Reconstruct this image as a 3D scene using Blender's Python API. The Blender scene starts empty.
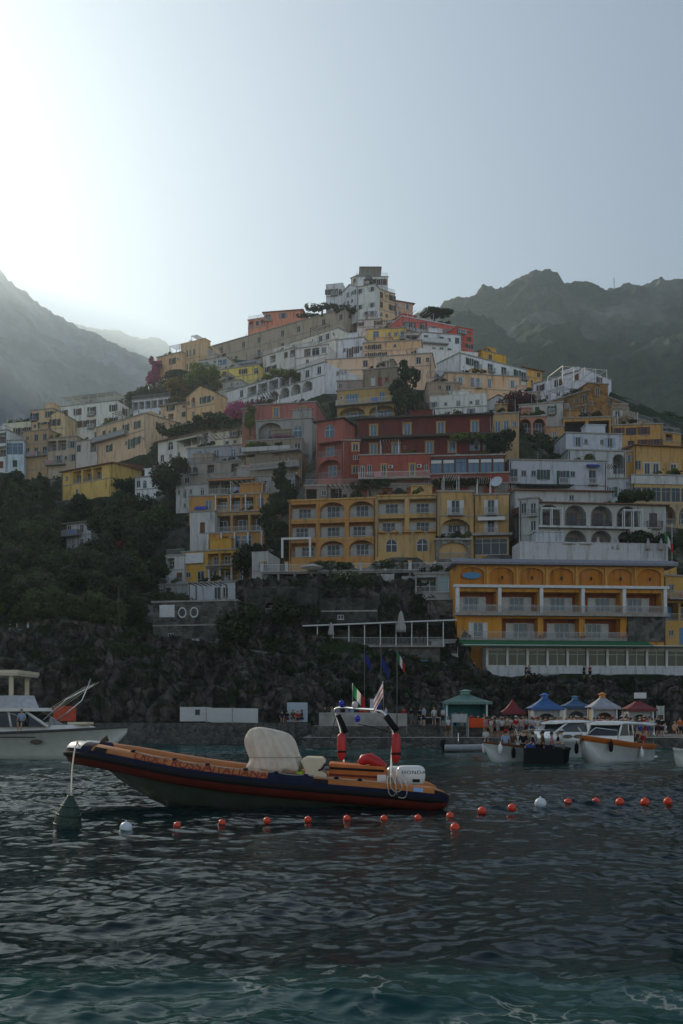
import bpy, bmesh, math, random
import numpy as np
from mathutils import Vector, Matrix
random.seed(7); rng = np.random.default_rng(7)
PI = math.pi
scene = bpy.context.scene
COL = scene.collection
# ------------------------------------------------------------------ camera
F, U0, V0, H = 1000.0, 341.5, 722.0, 2.2
def P(u, v, D):
    return Vector(((u-U0)/F*D, D, H-(v-V0)/F*D))
def PX(u, D): return (u-U0)/F*D
def PZ(v, D): return H-(v-V0)/F*D
cd = bpy.data.cameras.new('camera'); cam = bpy.data.objects.new('camera', cd); COL.objects.link(cam)
cam.location = (0, 0, H); cam.rotation_euler = (PI/2, 0, 0)
cd.sensor_fit = 'VERTICAL'; cd.sensor_height = 36; cd.sensor_width = 24
cd.lens = F/1024*36; cd.shift_y = (V0-512)/1024; cd.clip_start = .1; cd.clip_end = 20000
scene.camera = cam
# ------------------------------------------------------------------ light
SUN_AZ, SUN_EL = math.radians(-36.0), math.radians(25.6)      # azimuth from +Y towards +X
w = bpy.data.worlds.new('World'); scene.world = w; w.use_nodes = True
nt = w.node_tree; nt.nodes.clear()
sky = nt.nodes.new('ShaderNodeTexSky'); sky.sky_type = 'NISHITA'; sky.sun_disc = False
sky.sun_elevation = SUN_EL; sky.sun_rotation = SUN_AZ
sky.air_density = 1.0; sky.dust_density = .25; sky.ozone_density = .8; sky.altitude = 0
bg = nt.nodes.new('ShaderNodeBackground'); bg.inputs[1].default_value = .13
ow = nt.nodes.new('ShaderNodeOutputWorld')
hs = nt.nodes.new('ShaderNodeHueSaturation'); hs.inputs['Saturation'].default_value = .8; nt.links.new(sky.outputs[0], hs.inputs['Color']); wb = nt.nodes.new('ShaderNodeMix'); wb.data_type = 'RGBA'; wb.blend_type = 'MULTIPLY'; wb.inputs[0].default_value = 1; wb.inputs[7].default_value = (1.04, 1, .98, 1); nt.links.new(hs.outputs[0], wb.inputs[6]); nt.links.new(wb.outputs[2], bg.inputs[0]); nt.links.new(bg.outputs[0], ow.inputs[0])
sl = bpy.data.lights.new('sun', 'SUN'); so = bpy.data.objects.new('sun', sl); COL.objects.link(so)
sl.energy = 5; sl.angle = math.radians(.53); sl.color = (1, .86, .66)
sd = Vector((math.sin(SUN_AZ)*math.cos(SUN_EL), math.cos(SUN_AZ)*math.cos(SUN_EL), math.sin(SUN_EL)))
so.rotation_euler = sd.to_track_quat('Z', 'Y').to_euler(); so.location = (0, 0, 200)
vs = scene.view_settings; vs.view_transform = 'Standard'; vs.look = 'None'; vs.exposure = .1; vs.gamma = 1
scene.render.engine = 'CYCLES'; cy = scene.cycles
cy.use_denoising = True; cy.max_bounces = 6; cy.diffuse_bounces = 2; cy.glossy_bounces = 3
cy.transmission_bounces = 3; cy.volume_bounces = 0; cy.transparent_max_bounces = 6; cy.sample_clamp_indirect = 4
# ------------------------------------------------------------------ numpy noise
def _h(ix, iy, iz):
    n = (ix.astype(np.int64)*374761393 + iy.astype(np.int64)*668265263 + iz.astype(np.int64)*2147483647 + 1442695041) & 0xFFFFFFFF
    n = ((n ^ (n >> 13))*1274126177) & 0xFFFFFFFF
    n = ((n ^ (n >> 16))*2246822519) & 0xFFFFFFFF
    return ((n ^ (n >> 15)) & 0xFFFF)/32767.5-1
def vnoise(x, y, z):
    x, y, z = np.broadcast_arrays(np.asarray(x, float), np.asarray(y, float), np.asarray(z, float))
    ix, iy, iz = np.floor(x), np.floor(y), np.floor(z)
    fx, fy, fz = x-ix, y-iy, z-iz
    fx, fy, fz = [f*f*f*(f*(f*6-15)+10) for f in (fx, fy, fz)]
    r = 0
    for dx in (0, 1):
        for dy in (0, 1):
            for dz in (0, 1):
                wgt = (fx if dx else 1-fx)*(fy if dy else 1-fy)*(fz if dz else 1-fz)
                r = r+wgt*_h(ix+dx, iy+dy, iz+dz)
    return r
def fbm(x, y, z, octv=5, gain=.5, ridged=False):
    r, a, f = 0, 1, 1
    for i in range(octv):
        n = vnoise(x*f+i*17.3, y*f+i*5.1, z*f+i*9.7)
        if ridged: n = 1-2*np.abs(n)
        r = r+n*a; a *= gain; f *= 2.03
    return r
# ------------------------------------------------------------------ objects
def tag(o, label=None, cat=None, group=None, kind=None):
    if label: o['label'] = label
    if cat: o['category'] = cat
    if group: o['group'] = group
    if kind: o['kind'] = kind
    return o
def link(name, data, parent=None):
    o = bpy.data.objects.new(name, data); COL.objects.link(o)
    if parent is not None: o.parent = parent
    return o
def empty(name, loc=(0, 0, 0), rz=0):
    o = link(name, None); o.location = loc; o.rotation_euler = (0, 0, rz); o.empty_display_size = .2
    return o
def np_mesh(name, V, Fc, mats, smooth=False, uv=None):
    me = bpy.data.meshes.new(name)
    V = np.asarray(V, np.float32); Fc = np.asarray(Fc, np.int32)
    me.vertices.add(len(V)); me.vertices.foreach_set('co', V.ravel())
    k = Fc.shape[1]
    me.loops.add(Fc.size); me.loops.foreach_set('vertex_index', Fc.ravel())
    me.polygons.add(len(Fc)); me.polygons.foreach_set('loop_start', np.arange(0, Fc.size, k, dtype=np.int32))
    me.update(calc_edges=True)
    if smooth: me.polygons.foreach_set('use_smooth', np.ones(len(Fc), bool))
    for m in (mats if isinstance(mats, (list, tuple)) else [mats]): me.materials.append(m)
    return me
def grid_faces(nr, nc):
    i = np.arange(nr-1)[:, None]*nc+np.arange(nc-1)[None, :]
    i = i.ravel()
    return np.stack([i, i+1, i+nc+1, i+nc], 1)
class MB:
    """collects shapes; build() links them as ONE mesh object"""
    def __init__(s): s.v, s.f, s.m, s.s = [], [], [], []
    def face(s, pts, mat=0, sm=False):
        b = len(s.v); s.v.extend([tuple(p) for p in pts]); s.f.append(tuple(range(b, b+len(pts)))); s.m.append(mat); s.s.append(sm)
    def box(s, x0, x1, y0, y1, z0, z1, mat=0, M=None):
        p = [(x0, y0, z0), (x1, y0, z0), (x1, y1, z0), (x0, y1, z0), (x0, y0, z1), (x1, y0, z1), (x1, y1, z1), (x0, y1, z1)]
        if M is not None: p = [tuple(M @ Vector(q)) for q in p]
        b = len(s.v); s.v.extend(p)
        for q in ((0, 3, 2, 1), (4, 5, 6, 7), (0, 1, 5, 4), (1, 2, 6, 5), (2, 3, 7, 6), (3, 0, 4, 7)):
            s.f.append(tuple(b+i for i in q)); s.m.append(mat); s.s.append(False)
    def loft(s, rings, mat=0, closed=True, caps=True, sm=True, mats=None):
        b = len(s.v); n = len(rings[0])
        for r in rings: s.v.extend([tuple(p) for p in r])
        for i in range(len(rings)-1):
            for j in range(n if closed else n-1):
                a, c = b+i*n+j, b+i*n+(j+1) % n
                s.f.append((a, c, c+n, a+n)); s.m.append(mats[j] if mats else mat); s.s.append(sm)
        if caps:
            s.f.append(tuple(b+j for j in range(n))[::-1]); s.m.append(mat); s.s.append(False)
            e = b+(len(rings)-1)*n
            s.f.append(tuple(e+j for j in range(n))); s.m.append(mat); s.s.append(False)
    def tube(s, path, r, n=8, mat=0, caps=True, mats=None, up=(0, 0, 1)):
        path = [Vector(p) for p in path]; rr = r if isinstance(r, (list, tuple)) else [r]*len(path)
        rings = []
        for i, p in enumerate(path):
            d = (path[min(i+1, len(path)-1)]-path[max(i-1, 0)]).normalized()
            uu = Vector(up)
            if abs(d.dot(uu)) > .95: uu = Vector((1, 0, 0))
            sx = d.cross(uu).normalized(); sz = sx.cross(d).normalized()
            rings.append([p+(sx*math.cos(2*PI*k/n)+sz*math.sin(2*PI*k/n))*rr[i] for k in range(n)])
        s.loft(rings, mat, True, caps, True, mats)
    def lathe(s, prof, c=(0, 0, 0), n=12, mat=0, sm=True):
        rings = [[(c[0]+r*math.cos(2*PI*k/n), c[1]+r*math.sin(2*PI*k/n), c[2]+z) for k in range(n)] for r, z in prof]
        s.loft(rings, mat, True, True, sm)
    def ball(s, c, r, n=12, m=8, mat=0, sc=(1, 1, 1)):
        s.loft([[(c[0]+r*sc[0]*math.sin(PI*(i+.02)/(m+.04))*math.cos(2*PI*k/n), c[1]+r*sc[1]*math.sin(PI*(i+.02)/(m+.04))*math.sin(2*PI*k/n), c[2]-r*sc[2]*math.cos(PI*(i+.02)/(m+.04))) for k in range(n)] for i in range(m+1)], mat)
    def mesh(s, name, mats):
        me = bpy.data.meshes.new(name); me.from_pydata(s.v, [], s.f)
        for m in (mats if isinstance(mats, (list, tuple)) else [mats]): me.materials.append(m)
        me.polygons.foreach_set('material_index', s.m); me.polygons.foreach_set('use_smooth', s.s)
        me.update(); return me
    def build(s, name, mats, parent=None):
        return link(name, s.mesh(name, mats), parent)
def recalc(me):
    bm = bmesh.new(); bm.from_mesh(me); bmesh.ops.remove_doubles(bm, verts=bm.verts, dist=1e-4)
    bmesh.ops.recalc_face_normals(bm, faces=bm.faces); bm.to_mesh(me); bm.free()
def subsurf(o, lv=1):
    m = o.modifiers.new('Subdivision', 'SUBSURF'); m.levels = lv; m.render_levels = lv
# ------------------------------------------------------------------ materials
_mats = {}
def pmat(name, col, rough=.6, metal=0, spec=.5, var=.0, scale=3, bump=0, bscale=20, tr=0):
    """plain surface with a little real colour variation (dirt) and bump"""
    if name in _mats: return _mats[name]
    m = bpy.data.materials.new(name); m.use_nodes = True; _mats[name] = m
    n = m.node_tree.nodes; L = m.node_tree.links; b = n['Principled BSDF']
    c = (*col, 1)
    b.inputs['Base Color'].default_value = c; b.inputs['Roughness'].default_value = rough
    b.inputs['Metallic'].default_value = metal; b.inputs['Specular IOR Level'].default_value = spec
    tc = n.new('ShaderNodeTexCoord')
    if var:
        tx = n.new('ShaderNodeTexNoise'); tx.inputs['Scale'].default_value = scale; tx.inputs['Detail'].default_value = 5
        L.new(tc.outputs['Object'], tx.inputs['Vector'])
        rp = n.new('ShaderNodeValToRGB'); rp.color_ramp.elements[0].position = .3; rp.color_ramp.elements[1].position = .7
        rp.color_ramp.elements[0].color = (*[x*(1-var) for x in col], 1); rp.color_ramp.elements[1].color = (*[min(1, x*(1+var*.6)) for x in col], 1)
        L.new(tx.outputs['Fac'], rp.inputs['Fac']); L.new(rp.outputs['Color'], b.inputs['Base Color'])
    if bump:
        t2 = n.new('ShaderNodeTexNoise'); t2.inputs['Scale'].default_value = bscale; t2.inputs['Detail'].default_value = 6
        L.new(tc.outputs['Object'], t2.inputs['Vector'])
        bp = n.new('ShaderNodeBump'); bp.inputs['Strength'].default_value = bump; bp.inputs['Distance'].default_value = .1
        L.new(t2.outputs['Fac'], bp.inputs['Height']); L.new(bp.outputs['Normal'], b.inputs['Normal'])
    if tr:      # thin cloth lets light through
        ts = n.new('ShaderNodeBsdfTranslucent'); ts.inputs['Color'].default_value = c; mx = n.new('ShaderNodeMixShader'); mx.inputs[0].default_value = tr
        L.new(b.outputs[0], mx.inputs[1]); L.new(ts.outputs[0], mx.inputs[2]); L.new(mx.outputs[0], n['Material Output'].inputs['Surface'])
    return m
def plaster(col):
    """painted render with rain streaks, faded patches and grime"""
    key = 'plaster_%02d_%02d_%02d' % tuple(int(x*99) for x in col)
    if key in _mats: return _mats[key]
    m = bpy.data.materials.new(key); m.use_nodes = True; _mats[key] = m
    n = m.node_tree.nodes; L = m.node_tree.links; b = n['Principled BSDF']
    b.inputs['Roughness'].default_value = .9; b.inputs['Specular IOR Level'].default_value = .2
    tc = n.new('ShaderNodeTexCoord')
    oi = n.new('ShaderNodeObjectInfo')
    ad = n.new('ShaderNodeVectorMath'); ad.operation = 'ADD'; L.new(tc.outputs['Object'], ad.inputs[0])
    L.new(oi.outputs['Location'], ad.inputs[1])
    def noise(sc, vec_scale, detail):
        mp = n.new('ShaderNodeMapping'); mp.inputs['Scale'].default_value = vec_scale
        L.new(ad.outputs[0], mp.inputs['Vector'])
        t = n.new('ShaderNodeTexNoise'); t.inputs['Scale'].default_value = sc; t.inputs['Detail'].default_value = detail; t.inputs['Roughness'].default_value = .65
        L.new(mp.outputs[0], t.inputs['Vector']); return t
    def mix(fac, a, bcol, lo, hi):
        rp = n.new('ShaderNodeMapRange'); rp.inputs[1].default_value = lo; rp.inputs[2].default_value = hi; L.new(fac, rp.inputs[0])
        mx = n.new('ShaderNodeMix'); mx.data_type = 'RGBA'; L.new(rp.outputs[0], mx.inputs[0])
        if isinstance(a, tuple): mx.inputs[6].default_value = a
        else: L.new(a, mx.inputs[6])
        mx.inputs[7].default_value = bcol
        return mx.outputs[2]
    g = sum(col)/3
    fade = tuple(min(.8, c*.9+g*.16+.01) for c in col)+(1,)
    grime = tuple(c*.34+.01 for c in col)+(1,)
    c1 = mix(noise(.45, (1, 1, 1), 4).outputs['Fac'], (*col, 1), fade, .4, .72)
    c2 = mix(noise(1.6, (1, 1, .14), 5).outputs['Fac'], c1, grime, .5, .76)
    c3 = mix(noise(2.6, (1, 1, 1), 6).outputs['Fac'], c2, tuple(c*.7 for c in col)+(1,), .55, .85)
    L.new(c3, b.inputs['Base Color'])
    bp = n.new('ShaderNodeBump'); bp.inputs['Strength'].default_value = .35; bp.inputs['Distance'].default_value = .05
    L.new(noise(6, (1, 1, 1), 5).outputs['Fac'], bp.inputs['Height']); L.new(bp.outputs['Normal'], b.inputs['Normal'])
    return m
def rock_mat(name, c1, c2, c3, scale=.35, veg=None, vlo=.5, vhi=.6, bump=1, coords='Object', crack=0):
    m = bpy.data.materials.new(name); m.use_nodes = True
    n = m.node_tree.nodes; L = m.node_tree.links; b = n['Principled BSDF']
    b.inputs['Roughness'].default_value = .95; b.inputs['Specular IOR Level'].default_value = .15
    tc = n.new('ShaderNodeTexCoord')
    def noise(sc, det=8, vs=(1, 1, 1)):
        mp = n.new('ShaderNodeMapping'); mp.inputs['Scale'].default_value = vs; L.new(tc.outputs[coords], mp.inputs['Vector'])
        t = n.new('ShaderNodeTexNoise'); t.inputs['Scale'].default_value = sc; t.inputs['Detail'].default_value = det; t.inputs['Roughness'].default_value = .62
        L.new(mp.outputs[0], t.inputs['Vector']); return t.outputs['Fac']
    rp = n.new('ShaderNodeValToRGB'); e = rp.color_ramp.elements
    e[0].position = .34; e[0].color = (*c1, 1); e[1].position = .68; e[1].color = (*c3, 1)
    k = e.new(.5); k.color = (*c2, 1)
    L.new(noise(scale, 9, (1, 1, .8)), rp.inputs['Fac']); out = rp.outputs['Color']
    if veg:
        mr = n.new('ShaderNodeMapRange'); mr.inputs[1].default_value = vlo; mr.inputs[2].default_value = vhi
        L.new(noise(scale*.35, 9), mr.inputs[0])
        r2 = n.new('ShaderNodeValToRGB'); r2.color_ramp.elements[0].color = (*veg[0], 1); r2.color_ramp.elements[1].color = (*veg[1], 1)
        r2.color_ramp.elements[0].position = .35; r2.color_ramp.elements[1].position = .65
        L.new(noise(scale*8, 8), r2.inputs['Fac'])
        mx = n.new('ShaderNodeMix'); mx.data_type = 'RGBA'; L.new(mr.outputs[0], mx.inputs[0]); L.new(out, mx.inputs[6]); L.new(r2.outputs['Color'], mx.inputs[7]); out = mx.outputs[2]
    hgt_ = noise(scale*3, 8)
    if crack:        # jointed limestone: cracks and ledges
        wv = n.new('ShaderNodeTexNoise'); wv.inputs['Scale'].default_value = .7; wv.inputs['Detail'].default_value = 6; L.new(tc.outputs[coords], wv.inputs['Vector'])
        va = n.new('ShaderNodeMix'); va.data_type = 'VECTOR'; va.inputs[0].default_value = .0
        ma = n.new('ShaderNodeVectorMath'); ma.operation = 'MULTIPLY_ADD'; ma.inputs[1].default_value = (1.6, 1.6, 1.6); L.new(wv.outputs['Color'], ma.inputs[0]); L.new(tc.outputs[coords], ma.inputs[2])
        mpv = n.new('ShaderNodeMapping'); mpv.inputs['Scale'].default_value = (1, 1, .55); L.new(ma.outputs[0], mpv.inputs['Vector'])
        vo = n.new('ShaderNodeTexVoronoi'); vo.feature = 'DISTANCE_TO_EDGE'; vo.inputs['Scale'].default_value = crack; L.new(mpv.outputs[0], vo.inputs['Vector'])
        mr = n.new('ShaderNodeMapRange'); mr.inputs[1].default_value = 0; mr.inputs[2].default_value = .12; mr.inputs[3].default_value = .3; mr.inputs[4].default_value = 1; L.new(vo.outputs['Distance'], mr.inputs[0])
        mm = n.new('ShaderNodeMix'); mm.data_type = 'RGBA'; mm.blend_type = 'MULTIPLY'; mm.inputs[0].default_value = 1; L.new(out, mm.inputs[6]); L.new(mr.outputs[0], mm.inputs[7]); out = mm.outputs[2]
        ad = n.new('ShaderNodeMath'); ad.operation = 'MULTIPLY_ADD'; ad.inputs[1].default_value = 1.2; L.new(mr.outputs[0], ad.inputs[0]); L.new(hgt_, ad.inputs[2]); hgt_ = ad.outputs[0]
    L.new(out, b.inputs['Base Color'])
    bp = n.new('ShaderNodeBump'); bp.inputs['Strength'].default_value = bump; bp.inputs['Distance'].default_value = .5/scale*.25
    L.new(hgt_, bp.inputs['Height']); L.new(bp.outputs['Normal'], b.inputs['Normal'])
    return m
def stone_wall_mat(name, c1, c2, sc=1.6):
    m = bpy.data.materials.new(name); m.use_nodes = True
    n = m.node_tree.nodes; L = m.node_tree.links; b = n['Principled BSDF']; b.inputs['Roughness'].default_value = .95; b.inputs['Specular IOR Level'].default_value = .15
    tc = n.new('ShaderNodeTexCoord')
    vo = n.new('ShaderNodeTexVoronoi'); vo.inputs['Scale'].default_value = sc; L.new(tc.outputs['Object'], vo.inputs['Vector'])
    tx = n.new('ShaderNodeTexNoise'); tx.inputs['Scale'].default_value = .5; tx.inputs['Detail'].default_value = 8; L.new(tc.outputs['Object'], tx.inputs['Vector'])
    mx = n.new('ShaderNodeMix'); mx.data_type = 'RGBA'; mx.inputs[0].default_value = .5; L.new(vo.outputs['Color'], mx.inputs[6]); L.new(tx.outputs['Color'], mx.inputs[7])
    bw = n.new('ShaderNodeRGBToBW'); L.new(mx.outputs[2], bw.inputs[0])
    rp = n.new('ShaderNodeValToRGB'); rp.color_ramp.elements[0].position = .3; rp.color_ramp.elements[1].position = .7
    rp.color_ramp.elements[0].color = (*c1, 1); rp.color_ramp.elements[1].color = (*c2, 1)
    L.new(bw.outputs[0], rp.inputs['Fac']); L.new(rp.outputs['Color'], b.inputs['Base Color'])
    v2 = n.new('ShaderNodeTexVoronoi'); v2.feature = 'DISTANCE_TO_EDGE'; v2.inputs['Scale'].default_value = sc; L.new(tc.outputs['Object'], v2.inputs['Vector'])
    bp = n.new('ShaderNodeBump'); bp.inputs['Strength'].default_value = .8; bp.inputs['Distance'].default_value = .3; L.new(v2.outputs['Distance'], bp.inputs['Height']); L.new(bp.outputs['Normal'], b.inputs['Normal'])
    return m
GLASS = pmat('window_glass', (.012, .02, .028), .1, 0, .35)
GLASSB = pmat('blue_glazing', (.06, .12, .19), .1, 0, .7)
WHITE = pmat('white_paint', (.62, .62, .6), .5, var=.15)
DKWOOD = pmat('dark_wood', (.06, .035, .02), .6, var=.3)
BROWN = pmat('brown_shutter', (.16, .07, .03), .6, var=.25)
GREENP = pmat('green_shutter', (.03, .1, .06), .6, var=.25)
BLUEP = pmat('blue_shutter', (.1, .25, .45), .6, var=.2)
REDP = pmat('red_shutter', (.3, .03, .025), .6, var=.2)
IRON = pmat('iron', (.04, .04, .042), .5, .5)
GREYP = pmat('grey_metal', (.3, .31, .31), .45, .4, var=.2)
STEEL = pmat('steel', (.75, .75, .73), .18, 1)
TILE = pmat('terracotta_tiles', (.3, .13, .075), .85, var=.35, scale=2, bump=.5, bscale=8)
CONC = pmat('concrete_slab', (.33, .31, .28), .9, var=.3, scale=1.2)
# ------------------------------------------------------------------ buildings
CTRL = []          # ground control points gathered from every building
FOOT = []          # footprints: ground may not rise in front of them
_cache = {}
def cmesh(key, fn):
    if key not in _cache: _cache[key] = fn()
    return _cache[key]
def rq(x, q=.1): return max(q, round(x/q)*q)
def arch_pts(w, h, rise, n=10):
    """half width w/2, springing at h-rise; left to right over the top"""
    return [(-w/2*math.cos(PI*i/n), h-rise+rise*math.sin(PI*i/n)) for i in range(n+1)]
def window_mesh(w, h, fr, kind, gl=GLASS):
    def mk():
        m = MB(); t = .07
        if kind == 'arch':
            pts = arch_pts(w, h, w/2 if h > w/2+.2 else h*.5)
            inner = arch_pts(w-2*t, h-t, (w/2 if h > w/2+.2 else h*.5)-t)
            m.face([(-w/2, -.02, 0), (w/2, -.02, 0)]+[(x, -.02, z) for x, z in reversed(pts)], 1)
            for i in range(len(pts)-1):
                m.face([(pts[i][0], -.07, pts[i][1]), (inner[i][0], -.07, inner[i][1]), (inner[i+1][0], -.07, inner[i+1][1]), (pts[i+1][0], -.07, pts[i+1][1])], 0)
            hh = pts[0][1]
            m.box(-w/2, -w/2+t, -.08, -.03, 0, hh); m.box(w/2-t, w/2, -.08, -.03, 0, hh)
            m.box(-.04, .04, -.08, -.03, 0, h-t); m.box(-w/2+t, w/2-t, -.078, -.032, hh-.04, hh+.04)
        else:
            n = max(2, round(w/(1.15 if kind == 'wide' else .75))) if kind in ('wide', 'door') and w > 1.3 else 2
            m.face([(-w/2, -.02, 0), (w/2, -.02, 0), (w/2, -.02, h), (-w/2, -.02, h)], 1)
            m.box(-w/2, -w/2+t, -.08, -.03, 0, h); m.box(w/2-t, w/2, -.08, -.03, 0, h)
            m.box(-w/2+t, w/2-t, -.08, -.03, 0, t); m.box(-w/2+t, w/2-t, -.08, -.03, h-t, h)
            for i in range(1, n): m.box(-w/2+w*i/n-.03, -w/2+w*i/n+.03, -.078, -.032, t, h-t)
            if kind == 'door': m.box(-w/2+t, w/2-t, -.076, -.034, .35, .42)
            elif kind == 'wide': m.box(-w/2+t, w/2-t, -.076, -.034, h*.72, h*.72+.05)
        return m.mesh('window', [fr, gl])
    return cmesh(('w', rq(w), rq(h), fr.name, kind, gl.name), mk)
def shutter_mesh(w, h, mat):
    def mk():
        m = MB(); t = .06
        m.box(-w/2, -w/2+t, -.05, 0, 0, h); m.box(w/2-t, w/2, -.05, 0, 0, h)
        m.box(-w/2+t, w/2-t, -.05, 0, 0, t); m.box(-w/2+t, w/2-t, -.05, 0, h-t, h)
        k = int(h/.16)
        for i in range(k):
            z = t+(h-2*t)*i/k; m.face([(-w/2+t, -.01, z+.1), (w/2-t, -.01, z+.1), (w/2-t, -.045, z), (-w/2+t, -.045, z)])
        m.face([(-w/2+t, -.005, t), (w/2-t, -.005, t), (w/2-t, -.005, h-t), (-w/2+t, -.005, h-t)])
        return m.mesh('shutter', mat)
    return cmesh(('s', rq(w), rq(h), mat.name), mk)
def railing_mesh(w, d, mat, h=.95, solid=False):
    def mk():
        m = MB()
        if solid:
            m.box(-w/2, w/2, -d, -d+.12, 0, h); 
            if d > .3: m.box(-w/2, -w/2+.12, -d+.12, 0, 0, h); m.box(w/2-.12, w/2, -d+.12, 0, 0, h)
            m.box(-w/2-.04, w/2+.04, -d-.04, -d+.16, h, h+.07)
            return m.mesh('railing', mat)
        m.box(-w/2, w/2, -d-.025, -d+.025, h-.05, h); m.box(-w/2, w/2, -d-.02, -d+.02, .08, .12)
        k = max(2, int(w/.17))
        for i in range(k+1):
            x = -w/2+w*i/k; m.box(x-.016, x+.016, -d-.016, -d+.016, 0, h-.05)
        if d > .3:
            for sx in (-w/2, w/2):
                m.box(sx-.025, sx+.025, -d+.03, 0, h-.05, h)
                for i in range(1, int(d/.17)): m.box(sx-.016, sx+.016, -d+i*.17-.016, -d+i*.17+.016, 0, h-.05)
        return m.mesh('railing', mat)
    return cmesh(('r', rq(w), rq(d), mat.name, h, solid), mk)
def put(name, me, parent, loc, rz=0):
    o = link(name, me, parent); o.location = loc; o.rotation_euler = (0, 0, rz); return o
def surround_mesh(w, h, mat, arch=False):
    def mk():
        m = MB(); t = .2
        m.box(-w/2-t, -w/2, -.05, .02, -.1, h); m.box(w/2, w/2+t, -.05, .02, -.1, h); m.box(-w/2-t-.06, w/2+t+.06, -.08, .02, h, h+t)
        m.box(-w/2-t-.05, w/2+t+.05, -.1, .02, -.2, -.1)
        return m.mesh('surround', mat)
    return cmesh(('u', rq(w), rq(h), mat.name), mk)
ROOFPLANTS = []; BALCPLANTS = []
AWNC = [pmat('awn_cream', (.5, .46, .36), .85), pmat('awn_grey', (.3, .3, .29), .85), pmat('awn_green', (.03, .09, .05), .85), pmat('awn_rust', (.3, .12, .05), .85)]
WASHC = [pmat('wash_white', (.6, .6, .58), .9), pmat('wash_blue', (.15, .22, .45), .9), pmat('wash_pink', (.5, .25, .28), .9)]
class Bld: pass
def D_ok(d): return d > 120
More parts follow.
